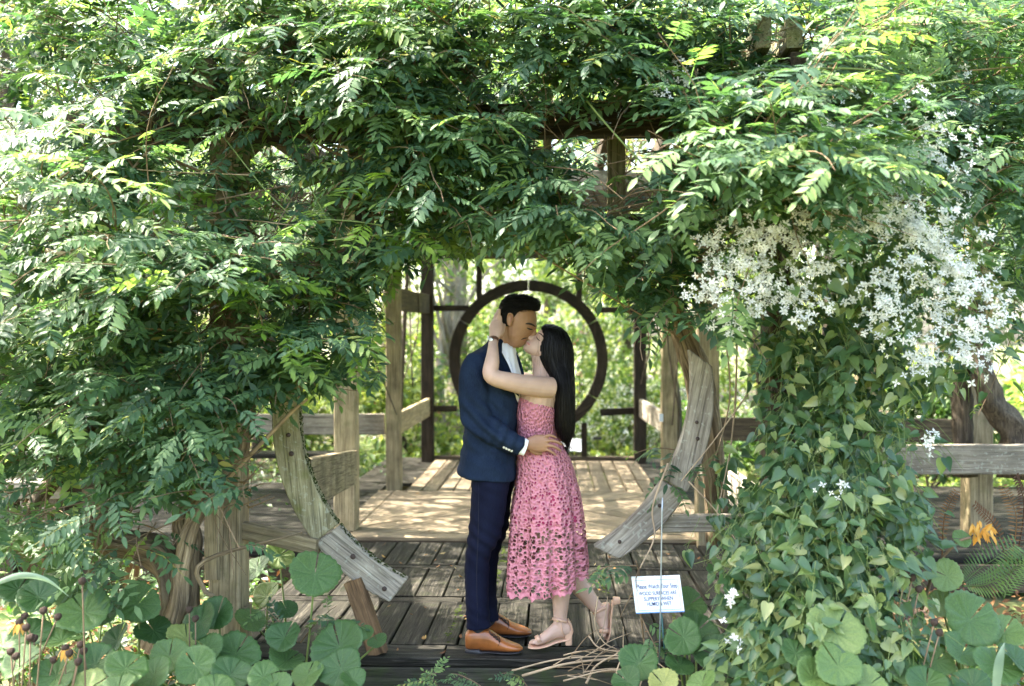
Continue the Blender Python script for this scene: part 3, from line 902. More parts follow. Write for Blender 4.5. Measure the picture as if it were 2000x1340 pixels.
class Vine:
    def __init__(s):
        s.pos, s.D, s.N, s.S, s.r = [], [], [], [], []
        s.stems = MB(); s.prune = PRUNE

    def shoot(s, p, d, Ls, nfr=8, grav=.5, scale=1.0, young=0.0, stem=True, r0=.004, upn=.75, frac0=.1):
        p = Vector(p); d = Vector(d).normalized(); pts = [p.copy()]
        seg = 9
        base = rng.random()
        for i in range(seg):
            d = (d + Vector((rng.normal(0, .10), rng.normal(0, .10), -grav * .13 * (i / seg * 1.6) + rng.normal(0, .05)))).normalized()
            q = p + d * (Ls / seg)
            if s.prune is PRUNE and inside(OPEN, *sight(q)):
                if i == 0: return pts
                break
            p = q; pts.append(p.copy())
        seg = len(pts) - 1; nfr = max(1, round(nfr * seg / 9))
        if stem: s.stems.tube(pts[::1], np.linspace(r0, r0 * .35, len(pts)), 4, cap=False)
        sg = 1
        tone = rng.choice([0.05, .2, .35, .5, .6, .72], p=[.2, .22, .22, .18, .12, .06])
        for k in range(nfr):
            t = frac0 + (1 - frac0) * (k + rng.uniform(0, .6)) / nfr
            i = min(int(t * seg), seg - 1); f = t * seg - i
            q = pts[i].lerp(pts[i + 1], min(1, f)); dd = (pts[i + 1] - pts[i]).normalized()
            side = dd.cross(Vector((0, 0, 1)))
            side = side.normalized() if side.length > .05 else Vector((1, 0, 0))
            sg = -sg
            fd = dd * rng.uniform(.15, .75) + side * sg * rng.uniform(.5, 1.0) + Vector((rng.normal(0, .15), rng.normal(0, .15) - .12, rng.normal(-.15, .22)))
            nn = Vector((rng.normal(0, .2), rng.normal(-.34, .22), upn))
            s.add(q, fd, nn, scale * rng.uniform(.68, 1.1) * (1 - .35 * max(0, t - .7) / .3), (tone + rng.normal(0, .06) + young * (.3 + .5 * t)))  # young lightens new tips, and whole lobes painted paler to look sunlit
        return pts

    def add(s, p, d, n, sc, r):
        if s.prune:
            a = Vector(p); dd = Vector(d).normalized()
            if in_gap(a + dd * .12 * sc): return
            pts = [sight(a + dd * (.3 * sc * f)) for f in (.35, .7, 1.05)]
            for poly, pr in s.prune:
                if any(inside(poly, *q) for q in pts) and rng.random() < pr: return
        s.pos.append(tuple(p)); s.D.append(tuple(d)); s.N.append(tuple(n)); s.S.append(sc); s.r.append(min(.99, max(0, r)))

    def blob(s, px, py, Y, rx, ry, rd, n, out=.7, up=.15, grav=.6, Ls=(.35, .8), scale=1.0, young=0.0, fr=(6, 10), toward=.45, upn=.75):
        c = P(px, py, Y); k = Y / FPX
        for _ in range(int(n * 1.22 + .5)):
            u = rng.normal(0, 1, 3); u /= np.linalg.norm(u); u *= rng.random() ** .5
            p = c + Vector((u[0] * rx * k, u[1] * rd, -u[2] * ry * k)) * .85
            d = Vector((u[0] * out, u[1] * out - toward, -u[2] * out * .5 + up)) + Vector(rng.normal(0, .45, 3))
            s.shoot(p, d, rng.uniform(*Ls), int(rng.integers(*fr)), grav, scale, young, upn=upn)

    def build(s, parent, mat, temps=None, part='leaf', nparts=300, stem_mat=None):
        pos = np.array(s.pos)
        dens = np.ones(len(pos))
        scatter(parent, part, temps or FRONDS, pos, np.array(s.D), np.array(s.N), np.array(s.S), np.array(s.r), mat, nparts)
        if s.stems.V: s.stems.build('stem', stem_mat or M_STEM, parent, kind='stuff')


def trunk(name, parent, px_pts, radii, mat=M_BARK, n=20, flute=.2, res=44, label=None):
    """px_pts: (px,py,Y) control points"""
    w = [P(*q) for q in px_pts]
    c = spline([tuple(v) for v in w], res)
    r = spline([[x] for x in radii], res)[:, 0]
    mb = MB()
    V, F = tube_arrays([Vector(q) for q in c], r, n, flute=flute, lobes=4, seed=rng.random() * 6)
    V = [v + Vector([noise.noise(Vector(v) * 14 + Vector((k * 9, 0, 0))) * .14 * float(r[min(i // n, res - 1)]) for k in range(3)]) for i, v in enumerate(V)]
    mb.add((V, F))
    o = mb.build(name, mat, parent, label=label)
    ln = np.r_[0, np.cumsum(np.linalg.norm(np.diff(c, axis=0), axis=1))]
    g = np.array([(math.cos(6.2832 * (i % n) / n) * r[i // n], math.sin(6.2832 * (i % n) / n) * r[i // n], ln[i // n]) for i in range(n * res)], np.float32)
    at = o.data.attributes.new('grain', 'FLOAT_VECTOR', 'POINT'); at.data.foreach_set('vector', g.ravel())
    return o


# ================================================================== wisteria on the left
VA = thing('wisteria_vine', 'old wisteria with a gnarled forking trunk covering the left half of the pavilion', 'vine', tuple(P(335, 1262, 4.75)), group='wisteria climbing over the pavilion')
tk = trunk('trunk', VA, [(305, 1275, 4.7), (335, 1190, 4.72), (338, 1120, 4.75), (305, 1078, 4.78), (255, 1068, 4.75), (205, 1050, 4.72), (200, 1005, 4.72), (212, 960, 4.75), (235, 880, 4.8), (250, 760, 4.85), (230, 560, 5)],
           [.068, .07, .074, .066, .06, .062, .064, .055, .045, .045, .04])
trunk('trunk', VA, [(362, 1250, 4.78), (364, 1130, 4.82), (366, 1060, 4.86), (368, 1000, 4.92), (425, 930, 5.0), (462, 880, 5.1), (470, 760, 5.2), (440, 600, 5.25), (450, 350, 5.3), (520, 250, 5.4)],
      [.06, .062, .06, .055, .05, .055, .06, .055, .05, .045])
trunk('trunk', VA, [(318, 1262, 4.7), (350, 1180, 4.66), (356, 1100, 4.68), (372, 1030, 4.74), (396, 985, 4.78), (425, 955, 4.84)], [.04, .045, .042, .036, .032, .028], n=10)
trunk('branch', VA, [(212, 970, 4.72), (190, 958, 4.70), (163, 962, 4.68)], [.062, .055, .04], n=10, res=8)
trunk('branch', VA, [(560, 850, 5.12), (545, 780, 5.2), (560, 700, 5.25), (600, 560, 5.3), (660, 380, 5.4), (700, 270, 5.45)], [.045, .05, .048, .04, .035, .03], mat=M_BARKD, n=10)
trunk('branch', VA, [(60, 1000, 5.2), (200, 800, 5.1), (195, 640, 5.1), (210, 480, 5.1)], [.04, .04, .035, .03], mat=M_BARKD, n=9)
trunk('branch', VA, [(420, 960, 4.9), (560, 815, 4.75), (600, 780, 4.72)], [.012, .009, .006], mat=M_TWIG, n=6, res=12, flute=0)
trunk('branch', VA, [(590, 1040, 4.9), (400, 1095, 4.66), (398, 1150, 4.66), (420, 1165, 4.7)], [.004, .012, .012, .008], n=7, res=16, flute=0)
# the cut stub with its curl
trunk('branch', VA, [(148, 512, 4.6), (160, 525, 4.58), (182, 518, 4.58), (180, 502, 4.6), (160, 500, 4.62), (90, 490, 4.7)], [.009, .01, .01, .01, .011, .012], mat=M_TWIG, n=7, res=18, flute=0)
va = Vine()
for b in [(40, 640, 5.0, 110, 130, .5, 16), (60, 800, 5.0, 110, 110, .5, 14), (60, 930, 5.1, 90, 60, .4, 7), (200, 640, 5.0, 130, 110, .45, 16), (300, 740, 4.95, 140, 110, .4, 15), (180, 860, 4.95, 120, 90, .4, 12),
          (390, 660, 5.0, 130, 120, .4, 14), (400, 800, 4.85, 130, 90, .35, 14), (330, 870, 4.75, 110, 60, .3, 10), (300, 965, 4.75, 110, 40, .25, 7), (430, 925, 4.7, 70, 40, .2, 6), (455, 985, 4.65, 50, 25, .15, 4),
          (520, 590, 5.05, 110, 90, .35, 11), (600, 640, 5.0, 110, 70, .3, 12), (660, 700, 4.9, 80, 55, .25, 10), (590, 745, 4.9, 90, 45, .25, 9), (500, 720, 4.95, 80, 70, .3, 8), (640, 560, 5.05, 90, 60, .3, 7),
          (480, 460, 5.2, 130, 70, .35, 7), (280, 540, 5.0, 130, 60, .4, 11)]:
    va.blob(*b)
# the pale forward lobe at the upper left; sun painted into its leaf tone
for b in [(110, 420, 4.7, 140, 60, .45, 18), (280, 470, 4.6, 130, 45, .4, 15), (380, 520, 4.5, 60, 40, .25, 6), (60, 520, 4.8, 110, 60, .4, 9)]:
    va.blob(*b, grav=.45, Ls=(.45, .9), up=.2, young=.25)
# sprigs on the trunk and at the foot of the post
for (x, y, Y, n) in ((300, 1010, 4.6, 4), (210, 1000, 4.6, 3), (470, 960, 4.6, 4), (530, 1000, 4.75, 2), (90, 1010, 4.6, 4), (380, 940, 4.6, 3)):
    va.blob(x, y, Y, 50, 25, .12, n, Ls=(.2, .4), fr=(4, 7), scale=.9)
for i in range(46):                       # brown runners strung through the left side
    x0, y0 = rng.uniform(200, 760), rng.uniform(250, 560)
    x1, y1 = x0 + rng.normal(0, 170), y0 + rng.uniform(-60, 260)
    Y0 = rng.uniform(4.75, 5.1)
    if inside(OPEN, x1, y1) or inside(OPEN, (x0 + x1) / 2, (y0 + y1) / 2 + 30): continue
    c = spline([tuple(P(x0, y0, Y0)), tuple(P((x0 + x1) / 2 + rng.normal(0, 30), (y0 + y1) / 2 + rng.uniform(0, 40), Y0 - rng.uniform(0, .15))), tuple(P(x1, y1, Y0 - rng.uniform(-.1, .2)))], 14)
    r = rng.choice([.004, .005, .007, .010])
    MB().tube([Vector(q) for q in c], np.linspace(r, r * .6, 14), 5).build('runner', (M_STEM, M_TWIG, M_SHOOT)[int(rng.integers(0, 3))], VA)
va.build(VA, L_WIST)

# bright young sprays with their own brighter green, in the dark middle
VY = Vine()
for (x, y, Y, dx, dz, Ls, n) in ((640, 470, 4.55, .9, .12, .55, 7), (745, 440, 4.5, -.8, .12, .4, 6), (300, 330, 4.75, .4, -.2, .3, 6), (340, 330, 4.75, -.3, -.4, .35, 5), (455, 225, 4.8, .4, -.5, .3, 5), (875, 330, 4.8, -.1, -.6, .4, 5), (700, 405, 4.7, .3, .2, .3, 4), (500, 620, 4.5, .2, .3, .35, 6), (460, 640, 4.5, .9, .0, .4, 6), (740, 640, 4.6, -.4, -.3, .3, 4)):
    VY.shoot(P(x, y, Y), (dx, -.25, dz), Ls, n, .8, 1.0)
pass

# ================================================================== wisteria over the top
VB = thing('wisteria_vine', 'wisteria draped over the header beam above the couple, with hanging sprays', 'vine', tuple(P(720, 262, 5.2)), group='wisteria climbing over the pavilion')
vb = Vine()
for b in [(300, 170, 5.15, 170, 110, .5, 24), (170, 300, 5.2, 110, 90, .4, 12), (340, 320, 5.1, 140, 70, .4, 12), (480, 110, 5.2, 150, 110, .5, 20), (620, 190, 5.0, 140, 110, .45, 22), (640, 310, 5.0, 90, 60, .3, 9),
          (760, 100, 5.0, 150, 100, .45, 20), (800, 240, 4.85, 110, 80, .35, 16), (730, 290, 4.8, 80, 50, .25, 8), (900, 160, 4.95, 130, 100, .4, 18), (910, 330, 4.9, 90, 80, .3, 12), (850, 420, 5.0, 100, 60, .3, 11),
          (800, 470, 5.1, 80, 35, .25, 7), (950, 430, 5.0, 110, 45, .3, 11), (1010, 330, 4.75, 80, 70, .25, 12), (1040, 120, 4.9, 140, 90, .4, 18), (1090, 400, 4.75, 90, 60, .25, 13), (1160, 430, 4.75, 70, 40, .2, 8),
          (560, 380, 5.3, 130, 50, .3, 7), (700, 470, 5.2, 80, 40, .25, 5)]:
    vb.blob(*b)
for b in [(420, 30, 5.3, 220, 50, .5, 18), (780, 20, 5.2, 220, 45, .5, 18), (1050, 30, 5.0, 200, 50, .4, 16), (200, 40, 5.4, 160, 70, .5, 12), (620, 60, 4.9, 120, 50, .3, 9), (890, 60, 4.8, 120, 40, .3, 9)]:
    vb.blob(*b, up=.45, young=.5, grav=.35)  # paler leaf tone stands in for sun on the top edge
# hanging runners with leaves along them
for pts_ in ([(1075, 190, 4.7), (1020, 300, 4.62), (1000, 420, 4.6)], [(960, 250, 4.6), (985, 330, 4.55), (1075, 420, 4.55), (1120, 480, 4.6)], [(810, 120, 4.6), (790, 220, 4.55), (800, 310, 4.6)], [(680, 160, 4.7), (665, 270, 4.65), (650, 330, 4.7)], [(820, 130, 4.7), (828, 230, 4.6), (800, 320, 4.6)]):
    c = spline([tuple(P(*q)) for q in pts_], 16)
    vb.stems.tube([Vector(q) for q in c], np.linspace(.006, .003, 16), 5)
    for i in range(1, 16):
        for _ in range(2):
            vb.add(c[i], Vector((rng.choice([-1, 1]) * rng.uniform(.5, 1), -.4 + rng.normal(0, .3), rng.uniform(-.5, .15))), (rng.normal(0, .3), -.4, .8), rng.uniform(.55, .85), rng.uniform(.3, .85))
vb.build(VB, L_WIST)
# bare runners
for pts_, r, m in (([(1120, 165, 4.5), (1195, 255, 4.45), (1265, 330, 4.45), (1285, 345, 4.45), (1290, 375, 4.46)], .0055, M_SHOOT), ([(935, 400, 4.55), (1000, 455, 4.5), (1090, 520, 4.5), (1330, 660, 4.7)], .006, M_STEM), ([(165, 130, 4.5), (160, 160, 4.48), (205, 210, 4.45), (270, 248, 4.45)], .006, M_SHOOT),
                   ([(90, 370, 4.7), (200, 290, 4.65), (300, 255, 4.65), (400, 215, 4.7)], .005, M_STEM), ([(380, 430, 4.8), (480, 430, 4.7), (570, 440, 4.7)], .005, M_TWIG), ([(500, 490, 4.9), (560, 440, 4.9), (610, 380, 4.9), (650, 440, 4.95)], .006, M_STEM), ([(440, 250, 4.9), (442, 320, 4.9)], .009, M_STEM),
                   ([(310, 300, 4.9), (420, 340, 4.9), (560, 330, 5.0)], .008, M_STEM), ([(830, 110, 4.6), (835, 95, 4.6), (858, 90, 4.6)], .004, M_SHOOT), ([(960, 70, 4.6), (955, 100, 4.58), (942, 112, 4.6)], .004, M_SHOOT),
                   ([(1040, 440, 4.6), (1200, 455, 4.6), (1310, 500, 4.65)], .006, M_STEM), ([(540, 560, 5.0), (640, 500, 4.95), (770, 460, 5.0)], .011, M_STEM), ([(640, 330, 5.1), (720, 420, 5.05), (830, 380, 5.1)], .012, M_STEM), ([(450, 590, 4.9), (600, 520, 4.9), (760, 530, 5)], .008, M_STEM)):
    c = spline([tuple(P(*q)) for q in pts_], 20)
    MB().tube([Vector(q) for q in c], np.linspace(r, r * .5, 20), 6).build('runner', m, VB)
# young sprays belong to this vine as well
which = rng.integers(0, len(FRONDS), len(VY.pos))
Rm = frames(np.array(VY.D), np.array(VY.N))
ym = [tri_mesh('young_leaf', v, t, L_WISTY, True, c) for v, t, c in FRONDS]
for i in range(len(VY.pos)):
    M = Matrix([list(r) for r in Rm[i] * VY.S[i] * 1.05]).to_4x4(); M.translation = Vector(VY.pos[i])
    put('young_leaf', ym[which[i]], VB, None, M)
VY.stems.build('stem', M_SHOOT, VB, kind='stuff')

# roof of the pavilion: vine lying on the rafters, back to the far end
VR = thing('wisteria_vine', 'wisteria lying on the roof rafters behind the header beam', 'vine', (-.3, 9.0, 3.0), group='wisteria climbing over the pavilion')
vr = Vine()
for _ in range(520):
    p = Vector((rng.uniform(-2.6, 2.2), rng.uniform(5.6, 12.6), rng.uniform(2.85, 3.45)))
    vr.shoot(p, (rng.normal(0, .7), rng.normal(-.2, .7), rng.normal(.1, .3)), rng.uniform(.4, .9), int(rng.integers(5, 9)), .4, 1.15, upn=1.0)
for _ in range(60):                       # tips hanging below the rafters
    p = Vector((rng.choice([rng.uniform(-2.3, -1.5), rng.uniform(.9, 1.8), rng.uniform(-1.5, 1.0)], p=[.35, .35, .3]), rng.uniform(6.0, 12.6), 2.75))
    vr.shoot(p, (rng.normal(0, .4), rng.normal(-.1, .4), -.8), rng.uniform(.25, .6), 6, .7, 1.05)
vr.build(VR, L_WIST, nparts=0)
for x0, y0, x1, y1, r in ((1.35, 9.0, 1.5, 9.4, .05), (-2.0, 9.6, -1.95, 9.9, .05), (-1.9, 12.0, -1.75, 12.1, .035), (1.45, 12.0, 1.4, 12.1, .045)):
    c = spline([(x0, y0, -.25), (x0 + .05, y0, .8), (x1 - .06, y1, 1.8), (x1, y1, 2.8)], 16)
    MB().tube([Vector(q) for q in c], np.linspace(r, r * .7, 16), 9, flute=.15).build('trunk', M_BARKD, VR)
for i in range(9):                        # thin dead runners hanging at the sides
    x = rng.choice([-1.75, -1.62, 1.25, 1.12]) + rng.normal(0, .08); y = rng.uniform(9, 12.6)
    c = spline([(x, y, 2.7), (x + rng.normal(0, .08), y, 1.7), (x + rng.normal(0, .1), y, rng.uniform(.7, 1.1))], 12)
    MB().tube([Vector(q) for q in c], [.008] * 12, 5).build('runner', M_BARKD, VR)

# the wings' vines
for sgn, lab in ((-1, 'wisteria roofing the left wing of the pavilion, sunlit at its edge'), (1, 'wisteria roofing the right wing of the pavilion, above the old trunk')):
    VW = thing('wisteria_vine', lab, 'vine', (sgn * 4.2, 9, 2.8), group='wisteria climbing over the pavilion')
    vw = Vine()
    x0, x1 = (2.0, 6.4) if sgn > 0 else (-6.4, -2.2)
    for _ in range(270):
        p = Vector((rng.uniform(x0, x1), rng.uniform(7.5, 10.6), rng.uniform(2.7, 3.4)))
        vw.shoot(p, (rng.normal(0, .7), rng.normal(-.4, .6), rng.normal(.05, .3)), rng.uniform(.4, .9), int(rng.integers(5, 9)), .5, 1.1)
    for _ in range(60):
        p = Vector((rng.uniform(x0, x1), rng.choice([7.5, 10.4]), 2.6))
        vw.shoot(p, (rng.normal(0, .4), -.3, -.7), rng.uniform(.4, .9), 7, .8, 1.05)
    vw.build(VW, L_WIST, nparts=0)
    if sgn > 0:
        trunk('trunk', VW, [(1995, 930, 7.8), (1985, 850, 7.8), (1945, 800, 7.8), (1922, 735, 7.8), (1905, 650, 7.9), (1900, 500, 7.9)], [.16, .12, .085, .08, .075, .06], mat=M_BARKD, n=14)
        trunk('trunk', VW, [(1885, 930, 7.95), (1880, 800, 7.95), (1882, 700, 7.95), (1890, 560, 7.95)], [.08, .07, .06, .06], mat=M_BARKD, n=12)
    else:
        trunk('trunk', VW, [(225, 1020, 8.0), (220, 850, 8), (222, 700, 8), (230, 500, 8)], [.10, .09, .08, .07], mat=M_BARKD, n=12)

# ================================================================== wisteria on the right
VC = thing('wisteria_vine', 'wisteria climbing the right front post, leaning trunk behind the bare grey arc', 'vine', tuple(P(1385, 1050, 5.4)), group='wisteria climbing over the pavilion')
trunk('trunk', VC, [(1405, 1060, 5.5), (1392, 900, 5.45), (1370, 760, 5.4), (1345, 680, 5.35), (1318, 600, 5.35), (1312, 500, 5.35), (1330, 330, 5.3), (1400, 240, 5.3)], [.06, .062, .066, .06, .05, .045, .045, .045])
trunk('trunk', VC, [(1510, 900, 5.0), (1505, 760, 5.0), (1520, 640, 5.0), (1510, 480, 5.05), (1500, 300, 5.1), (1520, 120, 5.0)], [.05, .055, .05, .05, .045, .04], mat=M_BARKD, n=10)
vc = Vine()
for b in [(1190, 130, 4.9, 110, 90, .35, 16), (1290, 190, 4.8, 120, 80, .35, 17), (1420, 200, 4.8, 110, 70, .3, 14), (1320, 90, 5.0, 120, 80, .4, 14), (1450, 110, 5.0, 90, 60, .3, 10), (1560, 160, 5.1, 120, 110, .4, 16), (1620, 60, 5.2, 120, 60, .4, 10),
          (1250, 330, 5.15, 50, 60, .2, 5), (1330, 270, 5.0, 70, 50, .2, 7), (1180, 520, 4.95, 80, 35, .2, 8), (1270, 560, 4.95, 80, 60, .25, 12), (1320, 620, 5.0, 60, 70, .25, 9), (1240, 640, 5.05, 40, 50, .2, 5), (1360, 500, 4.9, 90, 60, .3, 10), (1430, 600, 5.1, 60, 60, .25, 5), (1300, 480, 4.9, 80, 40, .25, 8),
          (1750, 170, 5.2, 150, 120, .5, 18), (1900, 250, 5.1, 120, 130, .5, 16), (1930, 430, 5.0, 90, 90, .4, 12), (1880, 80, 5.4, 150, 90, .5, 14), (1800, 330, 4.9, 110, 80, .4, 11), (1940, 330, 4.8, 80, 60, .3, 8)]:
    vc.blob(*b, young=.35 if b[0] > 1700 else .1)  # far right blobs coloured lighter to look sunlit
for b in [(1400, 340, 4.3, 90, 40, .25, 12), (1480, 330, 4.25, 110, 45, .3, 14), (1600, 350, 4.3, 110, 50, .3, 12), (1400, 400, 4.35, 90, 45, .25, 10), (1500, 410, 4.3, 100, 35, .25, 9), (1380, 30, 5.0, 120, 40, .3, 9), (1600, 120, 4.8, 90, 40, .3, 6), (1830, 60, 5.2, 160, 50, .4, 10)]:
    vc.blob(*b, up=.3, young=.55, grav=.35)  # lighter leaf colour imitates sun on these front and top sprays
# the long horizontal runner with upright young leaves
c = spline([tuple(P(*q)) for q in ((1440, 140, 4.5), (1600, 133, 4.45), (1720, 140, 4.45), (1800, 163, 4.5), (1880, 155, 4.55))], 24)
MB().tube([Vector(q) for q in c], np.linspace(.006, .004, 24), 6).build('runner', M_SHOOT, VC)
for i in range(2, 22):
    vc.add(c[i], (rng.normal(0, .25), -.3, rng.uniform(.5, 1)), (rng.normal(0, .4), -1, .3), rng.uniform(.4, .62), rng.uniform(.6, .9))
for pts_, r in (([(1580, 50, 4.9), (1650, 60, 4.85), (1790, 50, 4.9), (1990, 40, 5.0)], .012), ([(1750, 120, 4.9), (1830, 140, 4.85), (1990, 130, 4.9)], .006), ([(1785, 180, 4.8), (1840, 250, 4.8)], .005), ([(1900, 360, 4.6), (1980, 320, 4.6)], .006), ([(1460, 770, 5.0), (1395, 860, 4.95), (1330, 940, 4.92)], .004), ([(1345, 940, 4.9), (1400, 1000, 4.85), (1440, 1060, 4.8)], .004),
                ([(1440, 620, 5.2), (1435, 800, 5.2), (1410, 1000, 5.1)], .006), ([(1415, 640, 5.3), (1425, 780, 5.2), (1390, 920, 5.2)], .005), ([(1400, 1000, 4.85), (1412, 950, 4.9), (1430, 860, 4.95)], .004), ([(1305, 905, 4.9), (1275, 990, 4.85), (1278, 1050, 4.8), (1250, 1110, 4.75)], .006)):
    c = spline([tuple(P(*q)) for q in pts_], 16)
    MB().tube([Vector(q) for q in c], np.linspace(r, r * .6, 16), 5).build('runner', M_TWIG, VC)
vc.build(VC, L_WIST)

# greenery filling the far left and right edges
VE = thing('wisteria_vine', 'wisteria hanging at the right edge of the photo, behind the blossom', 'vine', tuple(P(1985, 560, 6.4)), group='wisteria climbing over the pavilion')
ve = Vine()
for b in [(1960, 560, 6.4, 90, 70, .4, 12), (1830, 620, 6.6, 120, 60, .4, 12), (1960, 420, 6.0, 90, 70, .4, 10), (1790, 500, 6.4, 120, 70, .4, 12), (1950, 120, 6.0, 110, 110, .5, 16), (1800, 60, 6.2, 150, 70, .5, 16), (1660, 60, 6.0, 120, 60, .4, 10), (1960, 250, 5.8, 80, 90, .4, 10)]:
    ve.blob(*b, young=.3)
ve.build(VE, L_WIST, nparts=60)
VL = thing('wisteria_vine', 'sunlit wisteria hanging at the left edge of the photo', 'vine', tuple(P(20, 300, 5.8)), group='wisteria climbing over the pavilion')
vl = Vine()
for b in [(40, 60, 5.8, 110, 80, .5, 14), (40, 200, 5.7, 100, 90, .5, 14), (30, 330, 5.6, 90, 80, .4, 12), (150, 90, 5.9, 120, 70, .4, 12), (20, 980, 5.4, 90, 40, .3, 6)]:
    vl.blob(*b, young=.4)  # sunlight at this edge is also painted as a paler tone
vl.build(VL, L_WIST, nparts=60)

# the small wisteria seedling in front of the step, by the sign
VS = thing('wisteria_seedling', 'young leafy wisteria shoot in front of the lifted sandal and the sign', 'plant', tuple(P(1262, 1270, 4.7)))
vs = Vine(); vs.prune = [([(1268, 1135), (1345, 1122), (1345, 1200), (1268, 1200)], .95), ([(1020, 1080), (1115, 1080), (1145, 1150), (1225, 1165), (1225, 1265), (1020, 1265)], 1.0)]
for (x, y, Y, d, Ls, n, sc) in ((1245, 1105, 4.6, (-.7, -.3, .1), .26, 4, .8), (1250, 1110, 4.6, (-.2, -.6, -.1), .22, 4, .8), (1245, 1135, 4.6, (-.2, -.6, -.4), .2, 3, .7), (1250, 1200, 4.6, (.1, -.5, -.5), .2, 3, .65), (1258, 1250, 4.6, (.1, -.4, -.2), .15, 3, .6), (1330, 880, 5.2, (-.8, -.3, .1), .28, 4, .8), (1350, 900, 5.2, (-.5, -.4, -.2), .28, 4, .8)):
    vs.shoot(P(x, y, Y), d, Ls, n, .8, sc, upn=.5)
c = spline([tuple(P(*q)) for q in ((1262, 1290, 4.68), (1252, 1200, 4.64), (1248, 1120, 4.62), (1242, 1095, 4.6))], 12)
vs.stems.tube([Vector(q) for q in c], [.005] * 12, 5)
vs.build(VS, L_WIST)

# ================================================================== clematis
CL = thing('clematis_vine', 'clematis column with heart shaped leaves and white star flowers on the right', 'vine', tuple(P(1610, 1300, 4.6)))
cl = Vine()


def clem_blob(px, py, Y, rx, ry, rd, n, sc=.77, tone=.08):
    n = int(n * 1.6)
    c = P(px, py, Y); k = Y / FPX
    for _ in range(n):
        u = rng.normal(0, 1, 3); u /= np.linalg.norm(u); u *= rng.random() ** .33
        p = c + Vector((u[0] * rx * k, u[1] * rd, -u[2] * ry * k))
        o = Vector((u[0] * .8, -.7 + .4 * u[1], 0))
        # a short run of three to five leaves hanging from a thin stalk
        d = Vector((o.x + rng.normal(0, .4), o.y * .4 + rng.normal(0, .3), -1.0 + rng.normal(0, .3))).normalized()
        Ls = rng.uniform(.08, .22); q = p.copy()
        cl.stems.tube([p, p + d * Ls * .5 + Vector(rng.normal(0, .01, 3)), p + d * Ls], [.0016, .0014, .001], 3, cap=False)
        t0 = rng.uniform(0, .75)
        for j in range(int(rng.integers(2, 5))):
            w = p + d * Ls * rng.random()
            side = Vector((rng.normal(0, 1), -.35 + rng.normal(0, .4), rng.normal(-.55, .35)))
            nn = Vector((o.x * .5 + rng.normal(0, .4), -.55 + rng.normal(0, .3), .65 + rng.normal(0, .3)))
            cl.add(w + side.normalized() * .03, side, nn, sc * rng.uniform(.6, 1.25), t0 + tone + rng.normal(0, .1))


for b in [(1620, 640, 4.75, 130, 70, .3, 90), (1560, 720, 4.8, 90, 100, .25, 75), (1690, 730, 4.7, 110, 90, .3, 80), (1610, 840, 4.65, 120, 90, .3, 100), (1720, 830, 4.7, 80, 70, .25, 45), (1590, 960, 4.5, 120, 90, .3, 110), (1700, 970, 4.5, 90, 90, .25, 75),
          (1520, 1060, 4.45, 110, 90, .25, 90), (1640, 1090, 4.4, 130, 90, .3, 120), (1560, 1190, 4.3, 115, 80, .25, 95), (1690, 1190, 4.35, 110, 80, .25, 80), (1510, 1270, 4.3, 100, 60, .2, 60), (1620, 1290, 4.25, 150, 60, .25, 90), (1750, 1270, 4.3, 90, 70, .2, 40), (1445, 1150, 4.6, 45, 70, .2, 18), (1400, 1000, 4.9, 50, 80, .15, 14), (1440, 920, 5.0, 60, 70, .2, 22),
          (1540, 520, 4.45, 130, 60, .25, 55), (1800, 520, 4.42, 110, 90, .2, 36), (1700, 500, 4.55, 150, 80, .35, 80), (1820, 560, 4.55, 110, 90, .3, 60), (1850, 680, 4.6, 80, 70, .25, 35), (1600, 400, 4.5, 160, 60, .3, 50), (1760, 400, 4.6, 120, 80, .3, 45), (1720, 280, 4.9, 150, 80, .3, 60), (1600, 230, 5.0, 90, 90, .3, 35), (1650, 150, 5.0, 70, 90, .3, 25), (1920, 640, 4.7, 60, 40, .2, 12)]:
    clem_blob(*b)
pos = np.array(cl.pos)
scatter(CL, 'leaf', HEARTS, pos, np.array(cl.D), np.array(cl.N), np.array(cl.S), np.array(cl.r), L_CLEM, 300)
for pts_ in ([(1560, 1300, 4.6), (1540, 1100, 4.7), (1530, 900, 4.9), (1520, 700, 5)], [(1640, 1300, 4.6), (1620, 1100, 4.7), (1570, 900, 4.9), (1540, 700, 5)], [(1600, 1300, 4.6), (1590, 1000, 4.75), (1650, 700, 4.85), (1760, 520, 4.7)]):
    c = spline([tuple(P(*q)) for q in pts_], 18)
    MB().tube([Vector(q) for q in c], [.014] * 18, 7, flute=.2).build('runner', M_STEM, CL)
# flowers in loose panicles
fp, fd, fs = [], [], []


def panicle(px, py, Y, rx, ry, n, rd=.10):
    Y -= .12; k = Y / FPX
    for _ in range(max(1, round(n / 6.2))):
        # one small head of flowers on its own stalk
        u = rng.normal(0, .6, 3); hx, hy = px + u[0] * rx, py + u[2] * ry
        c = P(hx, hy, Y + u[1] * rd)
        sp = rng.uniform(.018, .042)
        cl.stems.tube([c + Vector((rng.normal(0, .04), .12, .02)), c + Vector((0, .03, .01)), c], [.0016, .0012, .001], 3, cap=False)
        for _ in range(int(rng.integers(5, 14))):
            v = rng.normal(0, 1, 3)
            fp.append(tuple(c + Vector((v[0] * sp, v[1] * sp * .7, v[2] * sp * .8))))
            fd.append((v[0] * .4 + rng.normal(0, .3), -1 + rng.normal(0, .3), .5 + v[2] * .3 + rng.normal(0, .3))); fs.append(rng.uniform(.75, 1.3))


